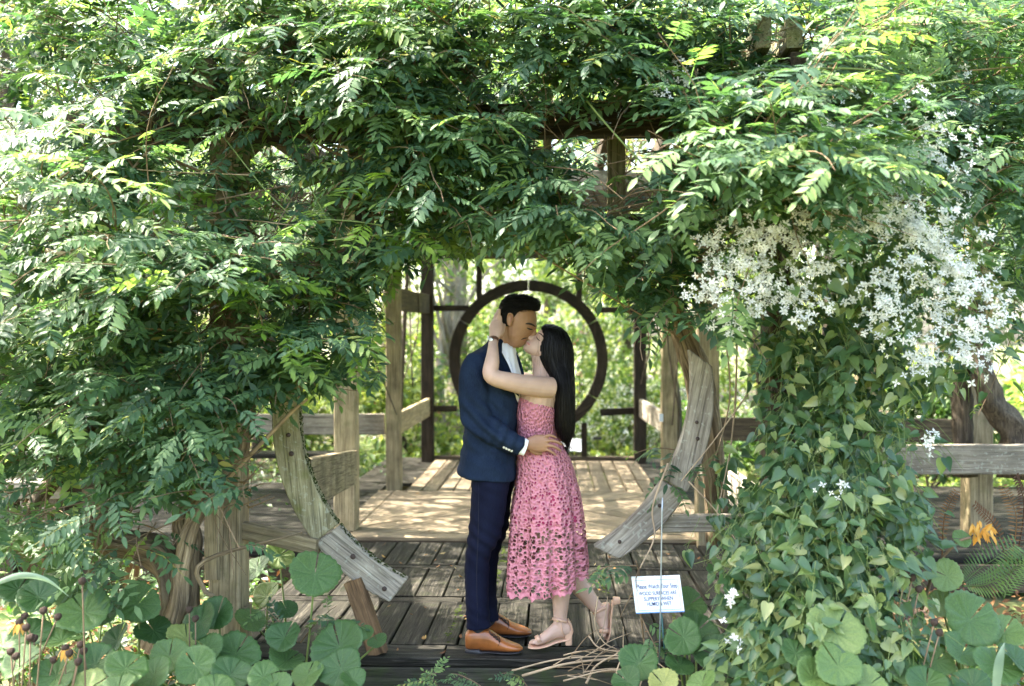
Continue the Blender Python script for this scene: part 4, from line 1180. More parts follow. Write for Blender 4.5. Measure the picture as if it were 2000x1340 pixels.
for b in [(1390, 530, 4.35, 45, 30, 55), (1440, 500, 4.33, 50, 40, 60), (1400, 600, 4.38, 20, 30, 16), (1480, 585, 4.35, 35, 30, 28), (1500, 470, 4.3, 60, 40, 70), (1560, 470, 4.28, 45, 50, 70), (1560, 560, 4.3, 40, 40, 50), (1590, 620, 4.3, 25, 40, 32), (1420, 590, 4.3, 25, 40, 24), (1470, 620, 4.35, 25, 40, 18), (1880, 700, 4.3, 50, 40, 30), (1760, 560, 4.25, 40, 60, 30), (1530, 530, 4.3, 50, 40, 45),
          (1640, 500, 4.3, 35, 30, 35), (1740, 440, 4.25, 60, 50, 70), (1800, 420, 4.25, 60, 60, 80), (1830, 500, 4.25, 70, 60, 100), (1870, 560, 4.25, 60, 50, 75), (1850, 620, 4.3, 70, 50, 80), (1780, 600, 4.3, 60, 50, 40), (1800, 690, 4.35, 70, 40, 50), (1900, 640, 4.3, 60, 40, 40), (1930, 540, 4.3, 25, 25, 14),
          (1640, 350, 4.28, 80, 40, 40), (1760, 330, 4.35, 70, 50, 50), (1850, 285, 4.4, 50, 45, 60), (1590, 250, 4.5, 30, 40, 22), (1300, 150, 4.5, 40, 25, 34), (1880, 380, 4.4, 50, 40, 26), (1560, 310, 4.3, 40, 30, 14), (1420, 300, 4.4, 50, 30, 18), (1440, 460, 4.25, 60, 25, 25), (1650, 440, 4.2, 60, 40, 45), (1690, 560, 4.3, 60, 40, 30), (1940, 600, 4.3, 30, 40, 25), (1700, 650, 4.4, 50, 40, 18), (1850, 400, 4.4, 50, 40, 25), (1550, 380, 4.2, 50, 25, 18), (1720, 380, 4.2, 50, 30, 26), (1700, 250, 4.45, 80, 45, 34), (1660, 400, 4.35, 90, 30, 45), (1480, 400, 4.25, 60, 30, 14), (1790, 860, 4.5, 30, 20, 8), (1640, 200, 4.75, 70, 60, 22), (1820, 200, 4.9, 80, 60, 25), (1760, 120, 5.0, 80, 50, 12), (1900, 330, 4.8, 50, 60, 20), (1540, 190, 4.7, 60, 40, 12), (1500, 1230, 4.2, 90, 60, 10), (1640, 900, 4.4, 60, 120, 8), (1330, 195, 4.6, 40, 30, 8)]:
    panicle(*b)
scatter(CL, 'flower', FLOWERS, np.array(fp), np.cross(np.array(fd), rng.normal(0, 1, (len(fp), 3))), np.array(fd), np.array(fs) * 1.02, rng.random(len(fp)), M_PETAL, 300, 'blossom')
cl.stems.build('stem', M_SHOOT, CL, kind='stuff')

# ================================================================== leopard plants
def kidney_mesh(name, rr, r=1.0, nseg=44):
    """round leaf with a notch, sunken radial veins and a scalloped rim; local z up, petiole at origin, notch towards -x"""
    V, F, vein = [(0, 0, -.05)], [], [1.0]
    rings = (.2, .45, .68, .86, .95, 1.0)
    p1, p2 = rr.uniform(0, 6), rr.uniform(0, 6)
    fold = rr.choice((0, .06, .12, .22, .32)); lop = rr.uniform(-.12, .12); curl = rr.uniform(.02, .12)
    for q in rings:
        for i in range(nseg + 1):
            no = .07 * (1.25 - q) + .012
            a = -math.pi + no + (2 * math.pi - 2 * no) * i / nseg
            rad = r * q * (1 + .055 * math.sin(3 * a + p1) + .018 * math.sin(7 * a + p2) + (.028 * (1 if i % 2 else -1) if q == 1 else 0)) * (1 + .13 * (abs(a) / math.pi) ** 2 - .05)
            ve = 1.0 if i % 4 == 2 else 0.0
            z = -.05 + .13 * q ** 1.5 + (-.028 if ve else .018) * math.sin(math.pi * min(1, q * 1.05) * .85) + .06 * q * q * math.sin(2 * a + p2) + .03 * q * q * math.sin(5 * a + p1) - (.05 if q == 1 else .012 if q > .9 else 0)
            z += fold * abs(math.sin(a)) * rad - curl * max(0, math.cos(a)) * q * q + lop * q * q * math.sin(a)
            V.append((rad * math.cos(a) * .9, rad * math.sin(a) * (1.07 - fold * .25), z + rr.uniform(-.006, .006))); vein.append(ve)
    n1 = nseg + 1
    for i in range(nseg): F.append((0, 1 + i, 2 + i))
    for k in range(len(rings) - 1):
        for i in range(nseg):
            a = 1 + k * n1 + i
            F.append((a, a + n1, a + n1 + 1, a + 1))
    me = mesh(name, V, F, L_LIG, True)
    at = me.attributes.new('vein', 'FLOAT', 'POINT'); at.data.foreach_set('value', vein)
    return me


KID = [kidney_mesh('leaf', random.Random(i), 1.0) for i in range(9)]


def leopard(label, base, leaves, group='leopard plants along the foot of the deck'):
    bp_ = P(*base)
    t = thing('leopard_plant', label, 'plant', (bp_.x, bp_.y, ground_height(bp_.x, bp_.y)), 0, group)
    root = Vector((bp_.x, bp_.y, ground_height(bp_.x, bp_.y)))
    for (px, py, Y, rp, face) in leaves:
        c = P(px, py, Y); rad = rp * Y / FPX * .9
        # face: how much the blade looks towards the viewer (0 flat .. 1 upright)
        n = Vector((rng.normal(0, .22), -face + rng.normal(0, .08), 1 - .55 * face)).normalized()
        x = Vector((rng.normal(0, .7), -.6 + rng.normal(0, .3), -.4)); x = (x - n * x.dot(n)).normalized()
        y = n.cross(x)
        M = (Matrix((x, y, n)).transposed() * rad).to_4x4(); M.translation = c
        put('leaf', random.choice(KID), t, None, M)
        a = root + Vector((rng.normal(0, .04), rng.normal(0, .04), 0))
        MB().curve([tuple(a), tuple(a.lerp(c, .5) + Vector((0, .04, .03))), tuple(c - n * .012)], .006, .0045, 8, 6).build('stalk', M_SHOOT, t)


leopard('round-leaved plant standing tallest, its leaf just under the mossy arc', (600, 1290, 4.75), [(615, 1122, 4.62, 54, .95), (555, 1245, 4.5, 40, .7), (700, 1240, 4.7, 26, .5), (738, 1252, 4.66, 22, .5), (715, 1236, 4.68, 18, .8)])
leopard('big round leaf lying before the foot of the red brown prop', (650, 1330, 4.45), [(662, 1262, 4.45, 62, .65), (665, 1305, 4.3, 48, .75), (600, 1318, 4.3, 38, .6), (560, 1290, 4.5, 42, .4), (690, 1328, 4.25, 30, .5)])
leopard('round-leaved plant in front of the left post foot', (430, 1310, 4.6), [(425, 1200, 4.55, 40, .85), (390, 1215, 4.5, 46, .7), (365, 1245, 4.45, 42, .5), (460, 1275, 4.45, 52, .5), (405, 1268, 4.4, 40, .6)])
leopard('round-leaved plant at the foot of the gnarled trunk', (270, 1300, 4.5), [(270, 1178, 4.5, 48, .8), (205, 1195, 4.4, 40, .6), (228, 1252, 4.35, 42, .75), (300, 1230, 4.55, 40, .5), (330, 1282, 4.3, 44, .8)])
leopard('row of large round leaves along the bottom edge left of centre', (440, 1345, 4.3), [(382, 1300, 4.2, 46, .75), (450, 1318, 4.18, 46, .6), (515, 1322, 4.15, 40, .6), (300, 1318, 4.15, 48, .55), (540, 1345, 4.1, 40, .5), (420, 1345, 4.05, 40, .5)])
leopard('pale sunlit round-leaved plant near the left edge', (120, 1300, 4.4), [(165, 1195, 4.3, 58, .6), (75, 1165, 4.3, 48, .6), (35, 1150, 4.4, 44, .5), (120, 1250, 4.2, 52, .4), (60, 1235, 4.2, 46, .4), (185, 1300, 4.1, 52, .4), (140, 1160, 4.45, 40, .8), (245, 1305, 4.05, 48, .5)])
leopard('round-leaved plant in the bottom left corner among the seed heads', (60, 1350, 4.1), [(40, 1300, 4.0, 50, .4), (110, 1320, 4.0, 50, .4), (170, 1345, 3.95, 50, .4), (230, 1345, 3.95, 40, .5), (5, 1260, 4.1, 50, .4)])
leopard('dark round leaves behind the trunk at the left', (180, 1150, 5.2), [(120, 1110, 5.2, 40, .5), (200, 1100, 5.3, 36, .5), (250, 1130, 5.3, 34, .4), (60, 1075, 5.4, 42, .5), (20, 1060, 5.3, 44, .6), (150, 1070, 5.5, 36, .4), (100, 1045, 5.5, 36, .6)])
leopard('dark round leaves in the shade behind the left post foot', (540, 1210, 5.3), [(500, 1110, 5.4, 36, .6), (545, 1085, 5.5, 34, .7), (520, 1165, 5.2, 36, .5), (490, 1210, 5.0, 34, .5), (560, 1190, 4.9, 26, .5)])
leopard('pair of round leaves with white petals on them, right of the sign post', (1345, 1330, 4.5), [(1335, 1245, 4.45, 42, .85), (1362, 1232, 4.6, 44, .8), (1395, 1278, 4.45, 48, .65), (1350, 1178, 4.7, 36, .6), (1330, 1300, 4.4, 34, .5)])
leopard('yellowing round leaf at the bottom edge, left of the sign post', (1240, 1345, 4.3), [(1248, 1295, 4.3, 44, .7), (1225, 1330, 4.2, 34, .6), (1295, 1335, 4.2, 34, .6), (1370, 1335, 4.15, 38, .5)])
leopard('large pale round leaf in front of the clematis at the bottom edge', (1640, 1350, 4.0), [(1632, 1235, 4.05, 62, .8), (1638, 1300, 3.95, 56, .6), (1590, 1325, 3.95, 46, .5), (1555, 1275, 4.05, 34, .6), (1700, 1335, 3.95, 40, .4)])
leopard('fan-shaped pale leaves in the bottom right corner', (1910, 1320, 4.3), [(1850, 1125, 4.4, 36, .9), (1895, 1210, 4.3, 62, .75), (1960, 1235, 4.3, 44, .6), (1880, 1275, 4.2, 48, .5), (1830, 1290, 4.2, 36, .5), (1950, 1300, 4.1, 50, .5), (1840, 1180, 4.4, 34, .6), (1985, 1290, 4.1, 44, .5)])
leopard('round leaves along the bottom edge at the right', (1840, 1350, 4.0), [(1810, 1335, 4.0, 44, .4), (1900, 1340, 3.95, 44, .4), (1765, 1310, 4.1, 34, .6)])

# ================================================================== undergrowth and small plants
def leafcloud(pos, D, Nn, S, rnd, mat, name):
    """many simple pointed leaves in one mesh (two triangles each, folded)"""
    v = np.array([(0, 0, 0), (.45, .22, .05), (1, 0, -.08), (.45, -.22, .05)], np.float32)
    t = np.array([(0, 2, 1), (0, 3, 2)], np.int32)
    n = len(pos)
    Rm = frames(D, Nn)
    V = (np.einsum('nij,vj->nvi', Rm, v) * S[:, None, None] + pos[:, None, :]).reshape(-1, 3)
    T = (t[None] + (np.arange(n) * 4)[:, None, None]).reshape(-1, 3)
    return tri_mesh(name, V, T, mat, True, np.repeat(rnd, 4))


def ground_patch(x0, x1, y0, y1, n, h, size, mat, name):
    x = rng.uniform(x0, x1, n); y = rng.uniform(y0, y1, n)
    z = np.array([ground_height(a, b) for a, b in zip(x, y)]) + rng.random(n) ** 1.5 * h
    D = np.c_[rng.normal(0, 1, n), rng.normal(-.3, 1, n), rng.normal(.1, .5, n)]
    Nn = np.c_[rng.normal(0, .35, n), rng.normal(-.2, .35, n), np.ones(n)]
    tag(put(name, leafcloud(np.c_[x, y, z], D, Nn, rng.uniform(.6, 1.3, n) * size, rng.random(n), mat, name)), kind='stuff')


ground_patch(-3.4, -1.75, 3.9, 7.2, 3800, .28, .075, L_BACKD, 'ground_cover')
ground_patch(1.2, 3.6, 4.2, 7.2, 2600, .2, .065, L_DRY, 'dry_undergrowth')
ground_patch(1.0, 3.4, 3.7, 5.4, 2600, .25, .075, L_BACKD, 'ground_cover')
ground_patch(-2.4, 1.0, 3.7, 4.85, 2600, .16, .075, L_BACKD, 'ground_cover')
ground_patch(-3.4, -1.8, 4.2, 6.6, 1200, .3, .06, L_DRY, 'dry_undergrowth')


# drooping orange coneflowers and seed heads
def coneflower(label, px, py, Y, petals, group, lean=.0):
    c = P(px, py, Y)
    g = ground_height(c.x, c.y)
    t = thing('coneflower', label, 'flower', (c.x + lean, c.y, g), 0, group)
    MB().curve([(c.x + lean, c.y, g), (c.x + lean * .5, c.y, (g + c.z) / 2), tuple(c)], .004, .003, 8, 5).build('stalk', M_STEM, t)
    bm = bmesh.new(); bmesh.ops.create_icosphere(bm, subdivisions=2, radius=.016)
    for v in bm.verts: v.co = v.co * (1 + .25 * noise.noise(v.co * 120)) * Vector((1, 1, 1.15)).length / 1.82
    me = bpy.data.meshes.new('seed_head'); bm.to_mesh(me); bm.free()
    put('seed_head', me, t, M_SEED, Matrix.Translation(c))
    for k in range(petals):
        a = 6.283 * k / max(1, petals) + rng.normal(0, .2)
        d = Vector((math.cos(a) * .6, math.sin(a) * .6, -.9 + rng.normal(0, .2)))
        pts, tr = leaflet(c + Vector((math.cos(a), math.sin(a), 0)) * .01, d, (math.cos(a), math.sin(a), .7), .055, .016)
        put('petal', mesh('petal', [p - c for p in pts], tr, M_ORANGE, True), t, None, Matrix.Translation(c))


for px, py, Y, lab in ((38, 1215, 4.0, 'orange coneflower with drooping petals at the very left edge'), (128, 1265, 4.0, 'orange coneflower with drooping petals, lower and further right of the two at bottom left')):
    coneflower(lab, px, py, Y, 9, 'drooping orange coneflowers')
for i in range(16):
    coneflower('dark dried seed head standing over the leaves at bottom left', rng.uniform(15, 170), rng.uniform(1130, 1310), rng.uniform(3.8, 4.2), 0, 'dried coneflower seed heads', rng.normal(0, .13))
for (px, py, Y) in ((370, 1190, 4.4), (382, 1208, 4.35)):
    coneflower('dark dried seed head in front of the left post foot', px, py, Y, 0, 'dried coneflower seed heads')
for (px, py, Y) in ((1770, 1118, 4.2), (1782, 1128, 4.2), (1825, 1215, 4.1), (1835, 1235, 4.1), (1795, 1150, 4.2)):
    coneflower('dark dried seed head leaning before the clematis at lower right', px, py, Y, 0, 'dried coneflower seed heads', -.18)
# the yellow flower head on the right
t = thing('leopard_plant_flower', 'yellow orange ragged flower head on a bent brown stalk at the right', 'flower', tuple(P(1800, 1180, 4.6)), 0)
c0 = P(1895, 1050, 4.5)
MB().curve([tuple(P(1800, 1190, 4.6)), tuple(P(1830, 1105, 4.55)), tuple(P(1870, 1060, 4.5)), tuple(c0)], .009, .006, 12, 6).build('stalk', M_STEM, t)
for i in range(34):
    c = P(1897 + rng.uniform(0, 42), 1022 + rng.uniform(-6, 26) + 0, 4.5 + rng.normal(0, .02))
    pts, tr = leaflet(c, (rng.normal(.2, .6), rng.normal(-.2, .5), -.8), (0, -1, .3), .05, .013)
    put('petal', mesh('petal', [p - c for p in pts], tr, M_ORANGE, True), t, None, Matrix.Translation(c))
put('leaf', KID[1], t, None, Matrix.Translation(P(1880, 1052, 4.5)) @ Matrix.Rotation(.8, 4, 'X') @ Matrix.Scale(.045, 4))


# ferns
def fern(label, base, fronds, mat, group=None, cat='fern'):
    b = P(*base); g = ground_height(b.x, b.y)
    t = thing('fern', label, cat, (b.x, b.y, g), 0, group)
    for (pts_, wd) in fronds:
        c = spline([tuple(P(*q)) for q in pts_], 22)
        mb = MB()
        mb.tube([Vector(q) for q in c], np.linspace(.004, .0012, 22), 4)
        for i in range(2, 22):
            d = Vector(c[min(i + 1, 21)] - c[i - 1]).normalized(); s = d.cross(Vector((0, -.7, .7))).normalized()
            Lp = wd * math.sin(math.pi * (.15 + .85 * (22 - i) / 22)) * .9 + .01
            for sg in (-1, 1):
                mb.add(leaflet(Vector(c[i]), s * sg + d * .35 + Vector((0, 0, -.15)), (0, -.7, .7), Lp, .0085))
        mb.build('frond', mat, t)


for px_, py_, lab in ((735, 1322, 'small leafy sprig before the front step, left of the tan shoes'), (1010, 1328, 'small leafy sprig under the front step below the couple'), (880, 1335, 'low sprig at the bottom edge under the tan shoes'), (600, 1215, 'small sprig beside the tall round leaf under the mossy arc')):
    b_ = P(px_, py_, 4.6 if py_ > 1300 else 4.75)
    t = thing('seedling', lab, 'plant', (b_.x, b_.y, ground_height(b_.x, b_.y)), 0)
    v_ = Vine(); v_.prune = []
    for k in range(3): v_.shoot(b_ + Vector((rng.normal(0, .05), 0, -.1)), (rng.normal(0, .8), -.3, .7), .26, 5, .9, .5)
    v_.build(t, L_WIST)
fern('green fern arching at the right edge', (1985, 1230, 4.5), [([(1880, 1140, 4.5), (1915, 1110, 4.5), (1985, 1065, 4.45)], .10), ([(1960, 1170, 4.45), (1975, 1120, 4.45), (2000, 1080, 4.4)], .09), ([(1880, 1145, 4.5), (1930, 1140, 4.5), (2000, 1100, 4.4)], .08)], L_BACK)
for k, (bx_, frs) in enumerate(((1975, [([(1970, 1110, 4.9), (1945, 1030, 4.9), (1905, 985, 4.9)], .035), ([(1975, 1100, 4.9), (1985, 1010, 4.9), (1960, 950, 4.95)], .04), ([(1985, 1100, 4.9), (2000, 990, 4.9), (1985, 930, 4.85)], .035)]), (1850, [([(1840, 1090, 5.0), (1845, 1010, 5.0), (1868, 960, 5.0)], .025)]))):
    fern(('dead brown fern fronds rising at the right edge below the rail', 'single wispy dead fern frond in front of the dark deck at right')[k], (bx_, 1120, 4.9), frs, L_DRY, 'dead brown ferns')
for k, (bx_, frs) in enumerate(((230, [([(235, 1180, 5.0), (228, 1130, 5.0), (215, 1095, 5.0)], .05), ([(245, 1180, 5.0), (255, 1130, 5.0), (262, 1105, 5.0)], .05), ([(225, 1180, 5.0), (200, 1120, 5.0), (180, 1100, 5)], .05)]), (60, [([(60, 1130, 5.0), (50, 1090, 5.0), (30, 1060, 5.0)], .05), ([(75, 1130, 5.0), (90, 1080, 5.0), (100, 1050, 5.0)], .05)]))):
    fern(('dead brown fern behind the gnarled trunk', 'dead brown fern among the leaves at the left edge')[k], (bx_, 1180, 5.0), frs, L_DRY, 'dead brown ferns')

# bent bluish leaf blades
for lab, pts_, w in (('bent pale blue-green blade arching over the leaves at the left edge', [(-10, 1140, 3.8), (40, 1124, 3.75), (90, 1132, 3.75), (135, 1165, 3.8)], .012), ('upright pale blade standing in the bottom right corner', [(1945, 1350, 3.8), (1952, 1290, 3.78), (1962, 1255, 3.78)], .018)):
    c = spline([tuple(P(*q)) for q in pts_], 14)
    V, F = [], []
    for i, q in enumerate(c):
        ww = w * math.sin(math.pi * (.25 + .74 * i / 13)) ; V += [(q[0], q[1], q[2] + ww) if 'bent' in lab else (q[0] - ww, q[1], q[2]), (q[0], q[1] - .004, q[2]), (q[0], q[1], q[2] - ww) if 'bent' in lab else (q[0] + ww, q[1], q[2])]
    for i in range(13): F += [(3 * i, 3 * i + 1, 3 * i + 4, 3 * i + 3), (3 * i + 1, 3 * i + 2, 3 * i + 5, 3 * i + 4)]
    tag(put('leaf_blade', mesh('leaf_blade', V, F, leaf_mat('blade', [(0, (.16, .24, .17)), (1, (.2, .28, .2))], (1.5, 1.6, 1.2), tmix=.3), True)), lab, 'leaf')

# dry sticks in front of the step, right of the couple
tw = thing('dead_stem_heap', 'tangle of dry pale vine stems on the ground before the step', 'dead stems', tuple(P(1190, 1300, 4.7)))
for pts_, r in (([(1020, 1320, 4.75), (1110, 1296, 4.7), (1230, 1283, 4.65), (1262, 1278, 4.6)], .010), ([(1000, 1310, 4.8), (1090, 1288, 4.75), (1200, 1280, 4.7)], .007), ([(1145, 1335, 4.6), (1165, 1300, 4.65), (1215, 1272, 4.65)], .009), ([(1150, 1242, 4.72), (1170, 1265, 4.7), (1215, 1272, 4.65), (1260, 1262, 4.62)], .006), ([(1168, 1165, 4.72), (1162, 1220, 4.72), (1180, 1255, 4.7), (1205, 1268, 4.68)], .005), ([(1187, 1165, 4.72), (1178, 1230, 4.7), (1165, 1258, 4.7)], .003), ([(1250, 1340, 4.5), (1270, 1290, 4.5), (1330, 1330, 4.4)], .005),
                ([(1200, 1340, 4.5), (1208, 1300, 4.55), (1225, 1270, 4.6)], .006), ([(1215, 1340, 4.5), (1222, 1300, 4.55), (1245, 1262, 4.6)], .006), ([(1100, 1330, 4.6), (1180, 1310, 4.6), (1230, 1310, 4.55)], .006), ([(545, 1340, 4.3), (600, 1310, 4.35), (690, 1295, 4.4)], .006), ([(560, 1338, 4.3), (620, 1300, 4.35), (665, 1290, 4.4)], .005)):
    c = spline([tuple(P(*q)) for q in pts_], 16)
    MB().tube([Vector(q) for q in c], np.linspace(r, r * .5, 16) * .72, 6).build('dry_stem', M_TWIG, tw)
for i in range(26):
    x, y, Y0 = rng.uniform(1080, 1270), rng.uniform(1272, 1330), rng.uniform(4.5, 4.75)
    a_ = rng.normal(0, .5); Lx = rng.uniform(40, 120)
    c = spline([tuple(P(x, y, Y0)), tuple(P(x + Lx * .5 * math.cos(a_), y - Lx * .5 * math.sin(a_) - rng.uniform(0, 10), Y0)), tuple(P(x + Lx * math.cos(a_), y - Lx * .9 * math.sin(a_), Y0))], 9)
    MB().tube([Vector(q) for q in c], np.linspace(.003, .0012, 9), 4).build('dry_stem', M_TWIG if i % 2 else M_STEM, tw)

# fallen leaves on the decks
fl = []
for i in range(5):
    w = random.uniform(.3, .5)
    pts, tr = leaflet((-.5, 0, 0), (1, 0, .1), (0, 0, 1), 1.0, w, fold=-.5, tip=-.3)
    fl.append(tri_mesh('fallen_leaf', np.array([tuple(p) for p in pts]), np.array(tr), L_FALL, True, np.zeros(7)))
for i in range(150):
    if i < 104: x, y, z = rng.uniform(-1.7, 1.1), rng.uniform(4.95, 7.6), .006
    elif i < 138: x, y, z = rng.uniform(-1.6, 1.2), rng.uniform(7.8, 12.3), ZT + .008
    else: x, y, z = rng.uniform(1.6, 2.8), rng.uniform(7.4, 8.2), .006
    if -0.42 < x < 0.25 and 4.9 < y < 5.45: x -= .9
    s = rng.uniform(.014, .05)
    M = Matrix.Translation((x, y, z + s * .1)) @ Euler((rng.normal(0, .2), rng.normal(0, .2), rng.uniform(0, 6.28))).to_matrix().to_4x4() @ Matrix.Scale(s, 4)
    lab = 'small dry yellow or brown leaf lying on the dark front deck' if i < 104 else 'small dry brown leaf lying on the pale inner deck' if i < 138 else 'dry leaf lying on the right wing deck'
    tag(put('fallen_leaf', fl[i % 5], None, None, M), lab, 'leaf', 'fallen leaves on the decks')

# ================================================================== garden behind the pavilion
def cloud(centers, rads, n, size, flat=.6):
    """points and frames of leaves in a set of clumps: more towards each clump's skin"""
    w = np.array([r ** 2 for r in rads]); w = w / w.sum()
    k = rng.choice(len(centers), n, p=w)
    u = rng.normal(0, 1, (n, 3)); u /= np.linalg.norm(u, axis=1, keepdims=True)
    rr = rng.random(n) ** .4
    C = np.array(centers)[k]; Rr = np.array(rads)[k]
    pos = C + u * (Rr * rr)[:, None] * np.array([1, 1, .75])
    D = u * .6 + rng.normal(0, .8, (n, 3)); D[:, 2] -= .35
    Nn = u * .5 + rng.normal(0, .45, (n, 3)); Nn[:, 2] += flat
    tone = rng.random(len(centers))[k] * .55
    return pos, D, Nn, rng.uniform(.65, 1.3, n) * size, np.clip(tone + rng.normal(.2, .16, n), 0, .99)


def shrub(label, x, y, w, h, n, size, mat, blossom=None, nb=0, bs=.05, group='shrubs behind the pavilion', stems=True):
    g = ground_height(x, y)
    t = thing('shrub', label, 'shrub', (x, y, g), 0, group)
    m = int(9 + 6 * w)
    cs, rs = [], []
    for _ in range(m):
        cs.append((x + rng.normal(0, w * .38), y + rng.normal(0, w * .3), g + h * rng.uniform(.15, .9))); rs.append(rng.uniform(.2, .42) * min(w, h) * .7)
    me = leafcloud(*cloud(cs, rs, n, size), mat, 'foliage'); me.transform(world_of(t).inverted())
    put('foliage', me, t, kind='stuff')
    if stems:
        mb = MB()
        for c in cs[::2]:
            mb.curve([(x + rng.normal(0, .08), y, g), ((x + c[0]) / 2 + rng.normal(0, .1), (y + c[1]) / 2, g + (c[2] - g) * .55), c], .018, .006, 8, 5)
        mb.build('stem', M_BARKD, t, kind='stuff')
    if nb:
        pos, D, Nn, S, r = cloud(cs, [q * 1.08 for q in rs], nb, bs)
        pos += D * .0
        o = []
        me = leafcloud(np.repeat(pos, 5, 0) + rng.normal(0, bs * .5, (nb * 5, 3)), rng.normal(0, 1, (nb * 5, 3)), rng.normal(0, .5, (nb * 5, 3)) + np.array([0, -.6, .6]), np.repeat(S, 5), rng.random(nb * 5), blossom, 'blossom')
        me.transform(world_of(t).inverted()); put('blossom', me, t, kind='stuff')


def tree(label, x, y, tr, h, cr, n, size, mat, trunk_mat=M_BARKD, lean=0.0, low=.35, bare=False, group='trees behind the pavilion'):
    g = ground_height(x, y) - .1
    t = thing('tree', label, 'tree', (x, y, g), 0, group)
    mb = MB()
    top = (x + lean * h, y, g + h * .8)
    mb.tube([Vector(q) for q in spline([(x, y, g), (x + lean * h * .3 + rng.normal(0, .1), y, g + h * .3), top], 14)], np.linspace(tr * 1.15, tr * .3, 14), 10, flute=.1)
    cs, rs = [], []
    for i in range(11):
        a = rng.uniform(0, 6.28); q = cr * rng.uniform(.25, .85)
        c = (x + lean * h * .7 + q * math.cos(a), y + q * math.sin(a) * .8, g + h * rng.uniform(low, .98)); cs.append(c); rs.append(cr * rng.uniform(.3, .52))
        f = rng.uniform(.3, .7)
        mb.curve([(x + lean * h * f, y, g + h * f * .8), ((x + c[0]) / 2, (y + c[1]) / 2, c[2] * .75 + .25 * (g + h * f * .8)), c], tr * .35, tr * .08, 8, 6)
    mb.build('trunk', trunk_mat, t)
    me = leafcloud(*cloud(cs, rs, n, size), mat, 'crown'); me.transform(world_of(t).inverted())
    put('crown', me, t)


M_PALEBARK = wood('pale_smooth_bark', (0.17, 0.14, 0.10), (0.30, 0.26, 0.20), (0.44, 0.40, 0.33), axis='Z', lichen=.4)
a = P(893, 760, 16.5)
tree('tree with a pale leaning trunk seen left of the back moon gate', a.x, 16.5, .20, 9, 3.0, 5200, .14, L_BACK, M_PALEBARK, lean=.025, low=.42)
a = P(1212, 860, 19)
tree('slim dark-trunked tree seen through the right of the back moon gate', a.x, 19, .13, 8, 2.6, 4600, .14, L_BACK, lean=-.02)
a = P(868, 830, 15.2)
tree('crooked grey young tree close behind the back gate at left', a.x - .1, 15.6, .10, 5.5, 1.6, 1800, .11, L_BACK, M_PALEBARK, lean=.06, low=.5)
k = 0
for (lab, x, y, h, cr) in (('leafy tree rising behind the left wing, at the upper left corner', -7.6, 13.2, 8.5, 2.8), ('bushy tree close behind the left wing roof', -4.6, 15.5, 8.5, 2.6), ('leafy tree rising behind the right wing, at the upper right corner', 7.4, 13.8, 8.5, 2.8), ('bushy tree close behind the right wing roof', 4.4, 16.2, 8.5, 2.6)):
    tree(lab, x, y, .15, h, cr, 5200, .15, L_BACK, lean=rng.normal(0, .02), low=.35)
LABT = ('tall leafy tree', 'dark green tree')
ORD = 'first second third fourth fifth sixth seventh eighth ninth tenth eleventh twelfth thirteenth fourteenth fifteenth sixteenth seventeenth eighteenth'.split()


def ordinals(rows, names):
    out = [None] * len(rows)
    for k in set(names):
        idx = sorted([i for i in range(len(rows)) if names[i] == k], key=lambda i: rows[i][0] / rows[i][1])
        for j, i in enumerate(idx): out[i] = ORD[j]
    return out


TR = ((-13, 20, 11, 4, 0), (-8.5, 23, 12, 4.2, 0), (-4.5, 27, 13, 4.5, 1), (0, 30, 14, 5, 1), (4, 26, 12, 4.2, 0), (8.5, 22, 12, 4.2, 1), (13, 19, 11, 4, 0), (-18, 26, 14, 5, 1), (18, 25, 14, 5, 0), (-11, 33, 15, 5, 1), (7, 35, 15, 5.5, 0), (14, 33, 15, 5, 1), (-2, 39, 16, 6, 0), (-21, 36, 16, 6, 1), (22, 36, 16, 6, 1), (10, 14.5, 7.5, 2.8, 0), (-10.5, 14, 7, 2.8, 0))
od = ordinals(TR, [r[4] for r in TR])
for i, (x, y, h, cr, dark) in enumerate(TR):
    tree('%s, %s of its kind from the left in the far row' % (LABT[dark], od[i]), x, y, .22, h, cr, 5200, .24 if y < 30 else .34, L_BACKD if dark else L_BACK, lean=rng.normal(0, .02), low=.18)
# shrubs
SH = [('bright leafy shrub with pink flowers just behind the back gate at left', -2.0, 14.6, 1.5, 1.6, 2600, .12, M_PINKP, 22, .05),
      ('bright leafy shrub seen behind the couple through the moon gate', -.3, 16.0, 2.0, 2.2, 3800, .11, M_PINKP, 30, .05),
      ('white flowering hydrangea seen low in the right of the moon gate', .75, 15.0, 1.2, 1.35, 2200, .10, M_PETAL, 260, .06),
      ('white flowering shrub between gate and right back post', 1.5, 16.2, 1.6, 1.9, 2800, .10, M_PETAL, 260, .06),
      ('low yellow-green ground shrub right behind the back sill', .3, 13.9, 1.6, .45, 2200, .09, M_PINKP, 10, .05),
      ('low yellow-green ground shrub behind the back sill at left', -1.4, 13.8, 1.4, .5, 1900, .09, M_PETAL, 20, .04),
      ('tall pale leafy shrub filling the top of the moon gate', .4, 18.6, 2.6, 4.4, 6500, .12, M_PETAL, 420, .065),
      ('tall shrub with a few pink blossoms at upper left of the gate', -2.2, 18.4, 2.4, 4.0, 5200, .12, M_PINKP, 60, .06)]
for s in SH:
    shrub(s[0], s[1], s[2], s[3], s[4], s[5], s[6], L_BACK, s[7], s[8], s[9])
